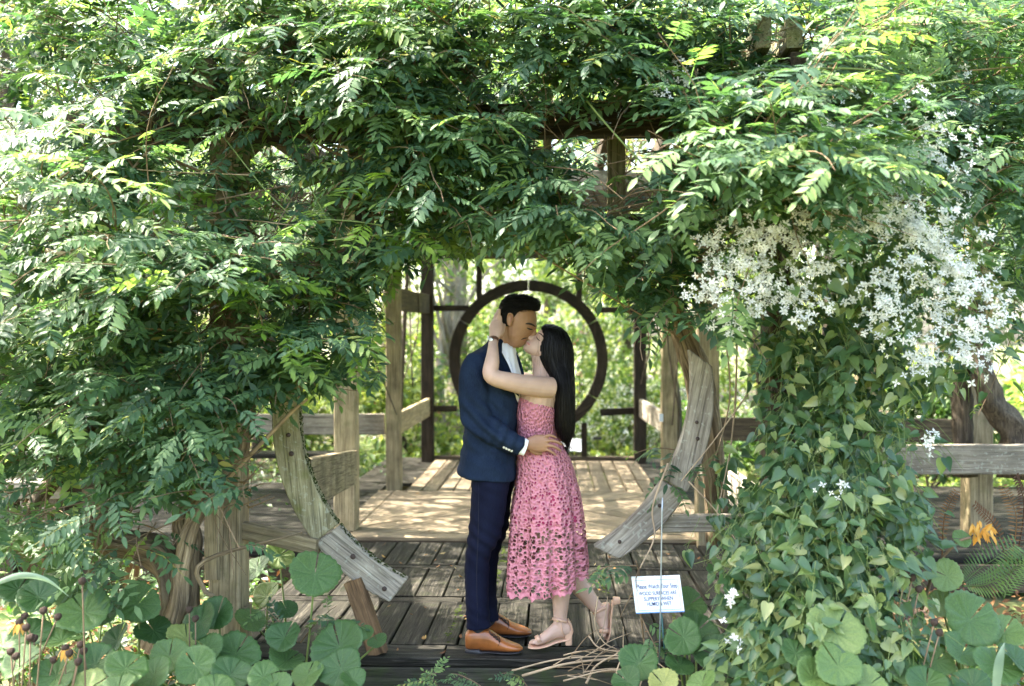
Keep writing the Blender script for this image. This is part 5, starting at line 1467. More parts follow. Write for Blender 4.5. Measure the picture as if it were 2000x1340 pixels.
SR = ((4.2, 11.6, 1.3, 1.5, 1), (6.2, 11.4, 1.5, 1.9, 0), (8.6, 10.2, 1.8, 2.4, 0), (-3.4, 13.0, 1.6, 1.5, 0), (-5.2, 12.2, 1.8, 1.9, 1), (-7.4, 11.2, 1.9, 2.6, 0), (-6.0, 14.5, 2.2, 3.0, 0), (-3.6, 16.5, 2.2, 3.2, 0), (3.0, 13.0, 1.5, 1.3, 1), (5.0, 13.6, 1.8, 1.9, 0), (7.6, 11.6, 1.8, 2.4, 0), (3.4, 16.8, 2.2, 3.4, 0), (7.0, 17.4, 2.4, 3.4, 1), (-9.5, 17.5, 2.6, 3.8, 0), (11, 17, 2.6, 3.8, 0), (-5.2, 20, 2.6, 4.2, 0), (5.5, 21, 2.6, 4.2, 0), (1.8, 21.5, 2.6, 4, 0), (-1.5, 22.5, 2.8, 4.4, 0), (-12.5, 12, 2.2, 3.0, 0), (12.5, 12.5, 2.2, 3, 0))
od = ordinals(SR, [r[4] for r in SR])
for i, (x, y, w, h, d) in enumerate(SR):
    shrub('%s shrub, %s of its kind from the left behind the wings' % (('bright green', 'dark green')[d], od[i]), x, y, w, h, 3200, .12, L_BACKD if d else L_BACK, M_PETAL if i % 3 == 0 else None, 60 if i % 3 == 0 else 0, .05)
ground_patch(-8, 9, 13.4, 22, 9000, .3, .11, L_BACK, 'ground_cover')
ground_patch(-8, -1.9, 11.0, 13.4, 3000, .35, .1, L_BACKD, 'ground_cover')
ground_patch(1.6, 8, 11.0, 13.4, 3000, .35, .1, L_BACK, 'ground_cover')
ground_patch(-3.2, -2.2, 9.0, 11.0, 600, .3, .08, L_BACKD, 'ground_cover')

# small labels standing in the beds behind the gate
M_WHITE = simple('white_plastic', (0.75, 0.77, 0.8), .5)
M_BLACK = simple('black_plate', (0.02, 0.02, 0.022), .5)
a = P(1117, 868, 13.9)
t = thing('garden_placard', 'pale information placard behind the back gate, beside the woman\'s hair', 'placard', (a.x, 13.9, -.3))
beam('post', (a.x, 13.93, -.3), (a.x, 13.93, a.z - .1), .03, .03, M_BLACK, t)
beam('panel', (a.x - .22, 13.9, a.z), (a.x + .2, 13.9, a.z - .02), .02, .2, M_WHITE, t, roll=R(-35))
a = P(1167, 856, 14.2)
t = thing('plant_label', 'small black plant label on a stake, low in the right of the gate', 'plant label', (a.x, 14.2, -.3))
beam('stake', (a.x, 14.2, -.3), (a.x, 14.2, a.z), .012, .012, M_BLACK, t)
beam('plate', (a.x - .06, 14.18, a.z), (a.x + .06, 14.18, a.z), .01, .05, M_BLACK, t)

# ================================================================== the couple
YC = 5.12


def Q(px, py, off=0.0):
    return P(px, py, YC + off)


def ring_pts(l, r, off, hd, n=20, ex=2.0):
    """ring through the two outline points l and r, hd half thick towards and away from the viewer"""
    a, b = Q(l[0], l[1], off), Q(r[0], r[1], off)
    c = (a + b) / 2; u = (a - b) / 2; v = Vector((0, 1, 0)) * hd
    out = []
    for k in range(n):
        th = 2 * math.pi * k / n
        cs, sn = math.cos(th), math.sin(th)
        cs = math.copysign(abs(cs) ** (2 / ex), cs); sn = math.copysign(abs(sn) ** (2 / ex), sn)
        out.append(c + u * cs + v * sn)
    return out


def sil(secs, n=20, ex=2.0, dense=3):
    """closed body through sections (xl,yl,xr,yr,off,hd), smoothed between them"""
    s = spline(secs, (len(secs) - 1) * dense + 1)
    V, F = [], []
    for q in s: V += ring_pts((q[0], q[1]), (q[2], q[3]), q[4], max(q[5], .002), n, ex)
    m = len(s)
    for i in range(m - 1):
        for k in range(n):
            k2 = (k + 1) % n
            F.append((i * n + k, (i + 1) * n + k, (i + 1) * n + k2, i * n + k2))
    F.append(tuple(range(n))); F.append(tuple((m - 1) * n + k for k in range(n - 1, -1, -1)))
    return V, F


def hs(*rows):
    """horizontal sections (y, xl, xr, off, hd)"""
    return [(xl, y, xr, y, off, hd) for (y, xl, xr, off, hd) in rows]


def limb(rows, n=16, dense=3, squash=1.0):
    """tube through (px,py,off,radius[,depth radius])"""
    s = spline([tuple(Q(r[0], r[1], r[2])) + (r[3], r[4] if len(r) > 4 else r[3]) for r in rows], (len(rows) - 1) * dense + 1)
    V, F = [], []
    pts = [Vector(q[:3]) for q in s]
    m = len(s)
    for i in range(m):
        t = (pts[min(i + 1, m - 1)] - pts[max(i - 1, 0)]).normalized()
        dep = Vector((0, 1, 0)); dep = dep - t * dep.dot(t)
        if dep.length < .2: dep = Vector((0, 0, 1)) - t * t.z
        dep.normalize(); a = t.cross(dep).normalized()
        for k in range(n):
            th = 2 * math.pi * k / n
            V.append(pts[i] + a * math.cos(th) * s[i][3] + dep * math.sin(th) * s[i][4])
    for i in range(m - 1):
        for k in range(n):
            k2 = (k + 1) % n
            F.append((i * n + k, i * n + k2, (i + 1) * n + k2, (i + 1) * n + k))
    F.append(tuple(range(n - 1, -1, -1))); F.append(tuple((m - 1) * n + k for k in range(n)))
    return V, F


def ball(px, py, off, rx, ry, rz, n=12):
    c = Q(px, py, off); V, F = [], []
    for i in range(1, n):
        ph = math.pi * i / n
        for k in range(n):
            th = 2 * math.pi * k / n
            V.append(c + Vector((rx * math.sin(ph) * math.cos(th), ry * math.sin(ph) * math.sin(th), rz * math.cos(ph))))
    for i in range(n - 2):
        for k in range(n):
            k2 = (k + 1) % n; F.append((i * n + k, (i + 1) * n + k, (i + 1) * n + k2, i * n + k2))
    F.append(tuple(range(n - 1, -1, -1))[::-1]); F.append(tuple((n - 2) * n + k for k in range(n - 1, -1, -1)))
    return V, F


def fuse(name, pieces, voxel, smooth, mat, parent, disp=None, keep_temp=False):
    """melt overlapping closed pieces into one continuous surface"""
    mb = MB()
    for p in pieces: mb.add(p)
    me = mesh('tmp', mb.V, mb.F)
    bm = bmesh.new(); bm.from_mesh(me)
    bmesh.ops.recalc_face_normals(bm, faces=bm.faces[:]); bm.to_mesh(me); bm.free()
    ob = bpy.data.objects.new('tmp', me); COL.objects.link(ob)
    m = ob.modifiers.new('r', 'REMESH'); m.mode = 'VOXEL'; m.voxel_size = voxel; m.use_smooth_shade = True
    if smooth:
        s = ob.modifiers.new('s', 'SMOOTH'); s.iterations = smooth; s.factor = .5
    dg = bpy.context.evaluated_depsgraph_get()
    out = bpy.data.meshes.new_from_object(ob.evaluated_get(dg))
    bpy.data.objects.remove(ob, do_unlink=True)
    out.name = name
    if disp:
        n = len(out.vertices)
        co = np.empty(n * 3, np.float32); no = np.empty(n * 3, np.float32)
        out.vertices.foreach_get('co', co); out.vertex_normals.foreach_get('vector', no)
        co = co.reshape(-1, 3); no = no.reshape(-1, 3)
        d = np.array([disp(Vector(c), Vector(nn)) for c, nn in zip(co, no)], np.float32)
        co += no * d[:, None]
        out.vertices.foreach_set('co', co.ravel())
    out.polygons.foreach_set('use_smooth', [True] * len(out.polygons))
    out.materials.clear(); out.materials.append(mat)
    out.update()
    if parent is not None: out.transform(world_of(parent).inverted())
    return put(name, out, parent)


def bvh_of(o):
    me = o.data; M = world_of(o)
    return BVHTree.FromPolygons([M @ v.co for v in me.vertices], [tuple(p.vertices) for p in me.polygons])


def on_skin(tree, px, py, lift=.002):
    d = (P(px, py, 5.0) - EYE).normalized()
    h = tree.ray_cast(EYE, d)
    return (h[0] - d * lift) if h[0] is not None else None


SK_M = simple('tan_skin', (0.29, 0.15, 0.082), .5, .4, bump=.08, bscale=220, var=.12, vscale=18, sss=.12)
SK_W = simple('fair_skin', (0.50, 0.325, 0.245), .5, .4, bump=.06, bscale=220, var=.08, vscale=18, sss=.12)
LIP_M = simple('man_lip', (0.28, 0.10, 0.07), .45)
LIP_W = simple('woman_lip', (0.50, 0.16, 0.14), .4)
HAIR_M = simple('short_black_hair', (0.0035, 0.003, 0.0027), .6, .15, bump=.8, bscale=190, var=.4, vscale=60)
HAIR_W = simple('long_black_hair', (0.0028, 0.0022, 0.002), .42, .16, bump=.4, bscale=12, var=.4, vscale=9, stretch=(22, 22, 1.2))
BROW = simple('dark_brow', (0.012, 0.008, 0.006), .7)
SOCK = simple('dark_sock', (0.012, 0.013, 0.018), .9)


def fabric(name, c1, c2, scale=420.0, bump=.25, rough=.85):
    m, nt, N, L, B = nmat(name)
    tc = N.new('ShaderNodeTexCoord')
    n1 = N.new('ShaderNodeTexNoise'); n1.inputs['Scale'].default_value = 6; n1.inputs['Detail'].default_value = 5; L.new(tc.outputs['Object'], n1.inputs['Vector'])
    mp = N.new('ShaderNodeMapping'); mp.inputs['Scale'].default_value = (scale, scale, scale * .12); L.new(tc.outputs['Object'], mp.inputs[0])
    n2 = N.new('ShaderNodeTexNoise'); n2.inputs['Scale'].default_value = 1; n2.inputs['Detail'].default_value = 3; L.new(mp.outputs[0], n2.inputs['Vector'])
    f = math_node(N, L, 'ADD', math_node(N, L, 'MULTIPLY', n1.outputs[0], .55), math_node(N, L, 'MULTIPLY', n2.outputs[0], .5))
    r = ramp(N, [(.36, c1), (.68, c2)]); L.new(f, r.inputs[0]); L.new(r.outputs[0], B.inputs['Base Color'])
    B.inputs['Roughness'].default_value = rough; B.inputs['Specular IOR Level'].default_value = .08
    B.inputs['Sheen Weight'].default_value = .0
    bp = N.new('ShaderNodeBump'); bp.inputs['Strength'].default_value = bump; bp.inputs['Distance'].default_value = .002
    L.new(n2.outputs[0], bp.inputs['Height']); L.new(bp.outputs[0], B.inputs['Normal'])
    return m


C_JACKET = fabric('navy_hopsack', (0.005, 0.0092, 0.021), (0.016, 0.028, 0.055), bump=.6)
C_LAPEL = fabric('navy_lapel', (0.004, 0.009, 0.02), (0.010, 0.021, 0.046))
C_TROUS = fabric('dark_navy_chino', (0.0035, 0.0045, 0.013), (0.009, 0.011, 0.027), bump=.15)
C_SHIRT = simple('white_shirt', (0.84, 0.84, 0.86), .8, .2, bump=.15, bscale=30)
SHOE = simple('polished_tan_leather', (0.24, 0.078, 0.02), .3, .5, var=.35, vscale=14, bump=.05)
SOLE = simple('black_sole', (0.012, 0.012, 0.014), .5)
LACE = simple('dark_laces', (0.03, 0.015, 0.01), .8)
NUDE = simple('nude_leather', (0.55, 0.33, 0.22), .42, .5, var=.08)
WATCHB = simple('brown_watch_strap', (0.09, 0.035, 0.018), .5)
WATCHF = simple('watch_face', (0.72, 0.72, 0.70), .25, .6)
BUTTON = simple('horn_button', (0.50, 0.47, 0.36), .4)

man = thing('person', 'man in a navy jacket and tan shoes kissing the woman, hand on her back', 'person', tuple(Q(960, 1270)))
woman = thing('person', 'woman with long black hair in a pink lace dress, hand behind the man\'s neck', 'person', tuple(Q(1085, 1262)))

# ------------------------------------------------------------------ man: body
head_m = sil(hs((586, 988, 1026, 0, .045), (592, 983, 1036, 0, .060), (600, 979, 1043, 0, .070), (612, 977, 1047, 0, .076), (622, 977, 1048.5, 0, .078), (632, 977.5, 1048, 0, .077), (638, 978, 1048.5, 0, .075), (643, 978.5, 1043.5, 0, .073),
             (650, 979, 1041, 0, .070), (657, 981, 1034.5, 0, .066), (660, 982, 1033, 0, .062), (665, 983, 1030, 0, .058), (671, 986, 1026, 0, .050), (676, 990, 1021, 0, .040), (679, 1000, 1015, 0, .026)), n=24)
neck_m = sil([(972, 628, 1000, 640, .0, .058), (967, 645, 1000, 658, 0, .060), (963, 662, 996, 676, 0, .062), (955, 680, 994, 694, 0, .070), (935, 698, 1000, 712, 0, .10)], n=20)
nose_m = sil([(1040, 637, 1048.5, 641, .0, .010), (1037, 645, 1047.5, 646.5, .004, .013), (1033, 651, 1049, 652, .006, .018), (1032, 656, 1045, 657.5, .006, .019), (1033, 659.5, 1039, 660, .005, .012)], n=12)
torso_m = sil(hs((690, 945, 1000, 0, .11), (720, 915, 1000, 0, .17), (780, 915, 1005, 0, .17), (850, 918, 1000, 0, .155), (930, 924, 994, 0, .15), (970, 932, 985, 0, .12)), n=20)
fa = limb([(925, 745, -.19, .05), (933, 828, -.2, .045), (985, 853, -.2, .04), (1012, 864, -.19, .034), (1028, 868, -.18, .028, .024), (1040, 868, -.178, .033, .02)])
hand_m = [limb([(1030, 867, -.18, .028, .022), (1046, 866, -.182, .043, .019), (1062, 866, -.186, .044, .017), (1070, 867, -.186, .036, .013)])]
for (pts, r) in (([(1058, 856, -.188), (1071, 850.5, -.194), (1080, 852, -.188), (1086, 855.5, -.178)], .0105), ([(1060, 862.5, -.19), (1078, 860.5, -.198), (1090, 864, -.188), (1097, 868.5, -.176)], .0112), ([(1060, 869.5, -.19), (1078, 871, -.196), (1089, 876, -.186), (1095, 881, -.174)], .0105), ([(1057, 876, -.188), (1072, 879.5, -.19), (1080, 884.5, -.184), (1086, 889.5, -.175)], .0092)):
    hand_m.append(limb([(x, y, o, r * (.92 - .1 * i), r * (.88 - .09 * i)) for i, (x, y, o) in enumerate(pts)], n=10))
hand_m.append(limb([(1036, 878, -.175, .014), (1048, 884, -.165, .013), (1058, 885, -.152, .011)], n=10))
far_arm_m = [limb([(930, 745, .17, .05), (960, 830, .2, .045), (1035, 850, .2, .036), (1075, 850, .17, .028), (1100, 852, .14, .03, .014)])]
legs_m = [limb([(958, 930, -.085, .07), (942, 1050, -.085, .042), (931, 1150, -.085, .034), (932, 1215, -.085, .034), (934, 1236, -.085, .034)]), limb([(964, 930, .09, .07), (950, 1060, .13, .042), (945, 1150, .14, .035), (949, 1215, .14, .035), (951, 1226, .14, .033)])]
ear_m = [ball(996, 625.5, -.080, .0175, .010, .031)]
body_m = fuse('body', [head_m, neck_m, nose_m, torso_m, fa] + hand_m + far_arm_m + legs_m, .0032, 3, SK_M, man)
ear_o = fuse('ear', [ball(995.5, 625.5, -.083, .0165, .010, .031), limb([(991, 619, -.088, .004), (994, 612.5, -.092, .0045), (1000, 614, -.090, .0045), (1001.5, 622, -.087, .004), (999, 630, -.085, .004), (996, 636.5, -.083, .0055)], n=8)], .0026, 2, SK_M, man)
eb = bvh_of(ear_o)
tb = bvh_of(body_m)


def line_on(tree, pts, r, mat, name, parent, lift=.0015, n=10, flat=1.0):
    c = spline(pts, n); w = [on_skin(tree, x, y, lift) for x, y in c]
    w = [q for q in w if q is not None]
    rad = [r * (.35 + .65 * math.sin(math.pi * (i + .4) / (len(w) - .2))) for i in range(len(w))]
    return MB().tube(w, rad, 6).build(name, mat, parent)


line_on(eb, [(993.5, 618.5), (997.5, 616), (1000, 620), (998, 626), (997, 631)], .0028, LIP_M, 'ear_hollow', man, .0005)
line_on(tb, [(1026.5, 632.5), (1033, 632.2), (1040, 634.5), (1045.5, 638)], .0052, BROW, 'eyebrow', man)
line_on(tb, [(1029.5, 640.5), (1034, 642.8), (1040, 643.8)], .0040, BROW, 'eyelash', man, .001)
line_on(tb, [(1029, 637.8), (1034, 638.6), (1041, 640.5)], .0016, LIP_M, 'eyelid_crease', man, .0005)
line_on(tb, [(1030, 659.8), (1027, 660.5), (1023, 661), (1018, 663.5)], .0030, BROW, 'moustache', man, .0006)
line_on(tb, [(1030, 664.5), (1025, 664.5), (1021.5, 665.5)], .0034, LIP_M, 'lips', man, .0004)
# hair
hair_m = sil([(975, 640, 988, 637, 0, .0775), (974.5, 634, 1003, 637, 0, .0785), (974, 628, 1007.5, 630, 0, .0805), (973.5, 620, 1011, 621, 0, .082), (973.5, 612.5, 1018, 613, 0, .083), (974, 605, 1031, 607, 0, .082), (976, 597, 1050, 607.5, 0, .079), (979, 590.5, 1055.5, 600.5, 0, .072), (985, 583.5, 1053, 591.5, 0, .062), (993, 578, 1044, 582.5, 0, .046), (1005, 575, 1027, 576.5, 0, .024)], n=32, ex=3.6)


def hair_noise(c, n):
    top = max(0, min(1, (c.z - Q(1010, 606).z) / .05))
    return (.002 + .007 * top) * noise.noise(Vector((c.x * 22 + c.z * 30, c.y * 85, c.z * 70))) + .0025 * noise.noise(c * 170)


hair_o = fuse('hair', [hair_m], .004, 2, HAIR_M, man, hair_noise)

# short strands that break the outline of the hair
hbm = bvh_of(hair_o)
mb = MB()
for i in range(420):
    x, y = rng.uniform(974, 1054), rng.uniform(574, 612)
    p = on_skin(hbm, x, y, .0)
    if p is None: continue
    h = hbm.find_nearest(p); nrm = h[1]
    d = (nrm * .5 + Vector((.9, rng.normal(0, .25), .25 + rng.normal(0, .2)))).normalized()
    Lh = rng.uniform(.010, .024)
    mb.tube([p - nrm * .002, p + d * Lh * .5 + nrm * .002, p + d * Lh - Vector((0, 0, .002))], [.0011, .0009, .0004], 3, cap=False)
for i in range(160):
    th = rng.uniform(0, math.pi); p0 = Q(1014, 596, 0) + Vector((math.cos(th) * .105, rng.normal(0, .03), math.sin(th) * .055))
    h = hbm.find_nearest(p0)
    if h[0] is None: continue
    p, nrm = h[0], h[1]; d = (nrm * .55 + Vector((.8, rng.normal(0, .3), .1))).normalized(); Lh = rng.uniform(.008, .018)
    mb.tube([p - nrm * .002, p + d * Lh * .6, p + d * Lh], [.0011, .0008, .0004], 3, cap=False)
mb.build('hair_strands', HAIR_M, man, kind='stuff')

# ------------------------------------------------------------------ man: clothes
def folds_jacket(c, n):
    f = 0.0045 * noise.noise(Vector((c.x * 9, c.y * 7, c.z * 5))) + .0032 * noise.noise(Vector((c.x * 22 + c.z * 8, c.y * 12, c.z * 14)))
    # creases that fan out from the bend of the near elbow
    e = Q(938, 830, -.24); d = c - e
    if c.y < YC - .05:
        q = math.exp(-(d.length / .13) ** 2)
        f += .0095 * q * math.sin((d.x * .75 + d.z * .8) * 95 + 2 * noise.noise(c * 8))
        e2 = Q(985, 855, -.24); q2 = math.exp(-((c - e2).length / .09) ** 2)
        f += .006 * q2 * math.sin((d.x * .9 - d.z * .35) * 120)
        s = Q(952, 735, -.22); q3 = math.exp(-((c - s).length / .09) ** 2)
        f += .0065 * q3 * math.sin((c.x * .9 + c.z * .5) * 90)
    # long soft folds over the back
    b = Q(915, 870, 0); q4 = math.exp(-(((c.z - b.z) / .14) ** 2))
    f += .004 * q4 * math.sin(c.z * 70 + c.x * 25)
    return f


jk = sil(hs((662, 954, 990, .01, .075), (672, 947, 987, 0, .10), (684, 930, 986, 0, .155), (700, 911, 988, 0, .195), (730, 899, 1001, 0, .215), (770, 898, 1013, 0, .212), (810, 905, 1013, 0, .198), (845, 907, 1009, 0, .19), (880, 901, 1009, 0, .196), (905, 896, 1009, 0, .204)) + [(893, 920, 1009, 934, 0, .205), (894, 923, 1008.5, 936.5, 0, .2)], n=28, ex=2.5)
sleeve = limb([(935, 700, -.165, .055, .05), (927, 722, -.19, .072, .062), (925, 765, -.2, .075, .064), (927, 800, -.205, .074, .062), (936, 828, -.208, .071, .060), (962, 843, -.205, .063, .055), (992, 860, -.2, .056, .050), (1019, 872, -.19, .051, .045)], n=20)
sleeve_f = limb([(935, 705, .15, .06), (930, 770, .2, .07), (950, 835, .2, .065), (1010, 855, .2, .055), (1050, 857, .19, .048)], n=16)
jacket = fuse('jacket', [jk, sleeve, sleeve_f], .0058, 4, C_JACKET, man, folds_jacket)
# flaps of the fronts, cuffs, lapels
shirt = fuse('shirt', [sil(hs((668, 956, 990, 0, .070), (680, 962, 1005, 0, .085), (692, 965, 1008, 0, .105), (710, 965, 1012, 0, .125), (735, 965, 1018, 0, .135), (775, 960, 1019, 0, .135), (800, 960, 1012, 0, .13)), n=24, ex=2.2)], .005, 2, C_SHIRT, man,
             lambda c, n: .0022 * noise.noise(Vector((c.x * 30, c.y * 20, c.z * 9))) + .0015 * math.sin(c.x * 260 + c.z * 40) * (1 if c.y < YC else 0))


def strip(name, rows, th, mat, parent):
    """a cloth strip: rows of (edge a, edge b) points, th thick towards the viewer"""
    V, F = [], []
    for a, b in rows:
        a, b = Vector(a), Vector(b); m = (a + b) / 2 + Vector((0, -th * .6, 0))
        V += [a, m, b, b + Vector((0, th, 0)), a + Vector((0, th, 0))]
    for i in range(len(rows) - 1):
        for k in range(5):
            k2 = (k + 1) % 5; F.append((i * 5 + k, i * 5 + k2, i * 5 + 5 + k2, i * 5 + 5 + k))
    F.append((4, 3, 2, 1, 0)); F.append(tuple((len(rows) - 1) * 5 + k for k in range(5)))
    me = mesh(name, V, F, mat, False)
    bm = bmesh.new(); bm.from_mesh(me); bmesh.ops.recalc_face_normals(bm, faces=bm.faces[:]); bm.to_mesh(me); bm.free()
    me.transform(world_of(parent).inverted())
    return put(name, me, parent)


jt = bvh_of(jacket)


def skin_or(tree, px, py, lift, off):
    h = on_skin(tree, px, py, lift)
    q = Q(px, py, off)
    return h if h is not None and abs(h.y - YC) < .3 and h.y < YC else q


rows = []
for (xa, ya, xb, yb) in ((957, 662, 974, 673), (966, 681, 982, 692), (975, 701, 993, 713), (985, 723, 1003, 737), (997, 749, 1011, 757), (1006, 768, 1014, 775)):
    a = on_skin(jt, xa, ya, .006) or Q(xa, ya, -.2); b = Q(xb, yb, a.y - YC + .03)
    rows.append((a, b))
strip('lapel', rows, .010, C_LAPEL, man)
strip('lapel', [(Q(1004, 683, .02), Q(1008, 684, .02)), (Q(1009, 700, .02), Q(1016, 704, .02)), (Q(1015, 720, .02), Q(1023, 726, .02)), (Q(1019, 735, .02), Q(1025, 740, .02)), (Q(1018, 770, .02), Q(1022, 775, .02))], .012, C_LAPEL, man)
sh = bvh_of(shirt)
# shirt collar: two points and the band behind the neck
strip('collar', [(Q(951, 655, -.075), Q(953, 664, -.088)), (Q(962, 661, -.085), Q(963, 675, -.10)), (Q(974, 673, -.085), Q(976, 690, -.105)), (Q(986, 683, -.075), Q(984, 699, -.10)), (Q(991, 690, -.065), Q(991, 694, -.08))], .008, C_SHIRT, man)
strip('collar', [(Q(990, 683, -.05), Q(993, 697, -.07)), (Q(1000, 679, -.02), Q(1003, 700, -.04)), (Q(1006, 677, .02), Q(1009, 688, .02))], .008, C_SHIRT, man)
line_on(sh, [(993, 698), (999, 715), (1004, 735)], .002, simple('placket_edge', (0.55, 0.56, 0.62), .8), 'placket', man, .0005)
fuse('shirt_cuff', [limb([(1014, 870, -.19, .044, .038), (1028, 874.5, -.186, .0425, .036)], n=16)], .004, 1, C_SHIRT, man)
jt = bvh_of(jacket)
for k in range(4):
    p = on_skin(jt, 984.5 + k * 4.9, 874 + k * 2.2, .002)
    if p: MB().tube([p + Vector((0, .004, 0)), p + Vector((0, -.002, 0)), p + Vector((0, -.003, 0))], [.0068, .0068, .004], 10).build('button', BUTTON, man)
# pocket slit and sleeve seam
line_on(jt, [(899, 905), (901, 915)], .0015, C_LAPEL, 'vent', man, .0)


def folds_tr(c, n):
    f = .0022 * noise.noise(Vector((c.x * 16, c.y * 12, c.z * 5)))
    for (px, py, r, a) in ((945, 1060, .13, .006), (935, 1205, .09, .0035), (975, 950, .08, .003)):
        e = Q(px, py, -.15); q = math.exp(-((c.z - e.z) / r) ** 2)
        f += a * q * math.sin((c.z * 1.0 + c.x * .55) * 85 + 2.5 * noise.noise(c * 6)) * .65
    return f


leg1 = sil(hs((905, 922, 1002, -.06, .11), (930, 920.5, 1000, -.075, .115), (960, 920, 992, -.085, .11), (1000, 918, 987, -.09, .102), (1040, 914.5, 980, -.09, .095), (1060, 912.5, 972, -.09, .088), (1085, 909.5, 958, -.09, .078), (1110, 907, 955.5, -.088, .074), (1170, 909, 954, -.085, .068), (1210, 911, 957, -.083, .067)) + [(911, 1227, 960.5, 1222, -.083, .068)], n=22)
leg2 = sil(hs((905, 928, 1006, .05, .11), (930, 930, 1009, .09, .115), (970, 930, 999, .12, .105), (1031, 928, 993, .14, .095), (1079, 922, 975.5, .14, .078), (1130, 920, 970.5, .14, .07), (1169, 921, 970.5, .14, .066), (1205, 924, 974.5, .14, .066)) + [(925, 1215, 976, 1210, .14, .066)], n=22)
trousers = fuse('trousers', [leg1, leg2], .0058, 3, C_TROUS, man, folds_tr)
tt = bvh_of(trousers)
line_on(tt, [(935, 945), (934, 1040), (931, 1120), (933, 1220)], .0018, simple('seam', (0.006, 0.007, 0.016), .9), 'side_seam', man, .0, n=30)


def shoe(pts, off, dy=0.0, dx=0.0, sc=1.0, yaw=.0):
    """pts: (x, ytop, ybot, half width) along the shoe"""
    secs = []
    for (x, yt, yb, hd, ) in pts:
        secs.append((x + dx, yt + dy, x + dx, yb + dy, off - yaw * (x - 930) / 110, hd))
    return secs


SHP = [(909, 1238, 1262, .020), (912, 1232, 1268, .032), (922, 1228, 1270, .038), (938, 1227, 1270, .039), (954, 1229, 1270, .040), (966, 1236, 1270.5, .042), (980, 1246, 1271, .047), (995, 1253, 1271, .049), (1008, 1257.5, 1271, .042), (1016, 1261, 1270.5, .030), (1021, 1264.5, 1269.5, .012)]
for nm, off, dx, dy, yaw in (('near', -.095, 0, 0, .055), ('far', .16, 18, -32, .0)):
    st = thing_part = put('shoe', None, man, None, Matrix.Translation(Q(960 + dx, 1265 + dy, off)))
    up = fuse('upper', [sil(shoe(SHP, off, dy, dx, yaw=yaw), n=18, ex=2.4)], .0042, 2, SHOE, st)
    so_ = sil(shoe([(x, yb - 1.5, yb + (4.2 if x < 945 else 2.2), hd + .004) for (x, yt, yb, hd) in SHP], off, dy, dx, yaw=yaw), n=16, ex=3)
    fuse('sole', [so_, sil(shoe([(909, 1264, 1275, .032), (922, 1264, 1275.5, .042), (938, 1264, 1275.5, .04)], off, dy, dx, yaw=yaw), n=14, ex=4)], .004, 1, SOLE, st)
    ub = bvh_of(up)
    for k in range(4):
        x = 957 + k * 5.2 + dx; y = 1231 + k * 4.3 + dy
        p0 = on_skin(ub, x - 1.5, y + 1.5 + 1.5, .001); p1 = on_skin(ub, x + 3.5, y + 10, .001)
        if p0 and p1:
            MB().tube([p0, p0.lerp(p1, .5) + Vector((0, -.006, .002)), p1], .0034, 6).build('lace', LACE, st)
            if k < 2: MB().curve([tuple(p1), tuple(p1 + Vector((.012 + .01 * k, -.012, .010))), tuple(p1 + Vector((.03, -.012, -.012)))], .002, .0018, 8, 5).build('lace', LACE, st)
    p0 = on_skin(ub, 972 + dx, 1243 + dy, .001); p1 = on_skin(ub, 976 + dx, 1262 + dy, .0005)
    if p0 and p1: line_on(ub, [(972 + dx, 1243 + dy), (976 + dx, 1252 + dy), (972 + dx, 1264 + dy)], .0016, LACE, 'seam', st, .0004)
fuse('sock', [limb([(936, 1215, -.085, .043), (938, 1235, -.088, .041), (942, 1242, -.09, .042)])], .004, 1, SOCK, man)
fuse('sock', [limb([(950, 1200, .14, .043), (955, 1208, .14, .041), (962, 1214, .145, .04)])], .004, 1, SOCK, man)

# ------------------------------------------------------------------ woman: body
UP = (.725, -.689); BK = (.689, .725)


def hd_(s, t): return 1020 + s * UP[0] + t * BK[0], 677 + s * UP[1] + t * BK[1]


def head_secs(rows):
    out = []
    for (s, tf, tb_, hd) in rows:
        a = hd_(s, tf); b = hd_(s, tb_); out.append((a[0], a[1], b[0], b[1], 0.0, hd))
    return out


head_w = sil(head_secs([(-2, 4, 14, .022), (2, 1, 26, .036), (7, .2, 40, .047), (12, -.5, 50, .054), (18, .5, 57, .059), (26, 1.5, 61, .064), (33, 2.5, 64, .067), (40, .5, 66, .069), (50, .8, 66, .069), (59, 5, 63, .063), (66, 13, 56, .050), (70, 24, 48, .03)]), n=24)
nose_w = sil([hd_(35, 0) + hd_(35, 8) + (0, .009), hd_(29, -3) + hd_(29, 8) + (-.003, .012), hd_(23, -10) + hd_(23, 6) + (-.004, .016), hd_(20, -9) + hd_(20, 6) + (-.004, .017), hd_(17.5, -3) + hd_(17.5, 5) + (-.003, .010)], n=12)
lips_w = ball(*hd_(13.2, .5), -.002, .010, .020, .007)
neck_w = sil([(1036, 682, 1078, 672, 0, .050), (1038, 700, 1078, 696, 0, .050), (1040, 716, 1080, 716, 0, .052), (1040, 731, 1084, 733, 0, .07), (1036, 745, 1092, 747, 0, .12)], n=20)
torso_w = sil(hs((738, 1036, 1094, 0, .12), (750, 1026, 1096, 0, .160), (770, 1015, 1093, 0, .160), (800, 1010, 1086, 0, .142), (845, 1014, 1084, 0, .118), (885, 1012, 1104, 0, .152), (925, 1012, 1114, 0, .17), (960, 1020, 1110, 0, .165)), n=22)
arm_w = [limb([(1078, 757, -.125, .052), (1052, 755, -.165, .053), (1020, 751, -.215, .050), (990, 744.5, -.262, .045), (966, 738, -.29, .041), (958, 728, -.29, .040), (961, 706, -.27, .036), (962.5, 688, -.235, .029), (963.5, 668, -.18, .0235, .020), (966, 656, -.15, .027, .019)], n=18)]
hand_w = [limb([(964.5, 664, -.17, .0235, .02), (968, 650, -.145, .033, .018), (970, 637, -.12, .036, .016), (972, 629, -.105, .03, .014)])]
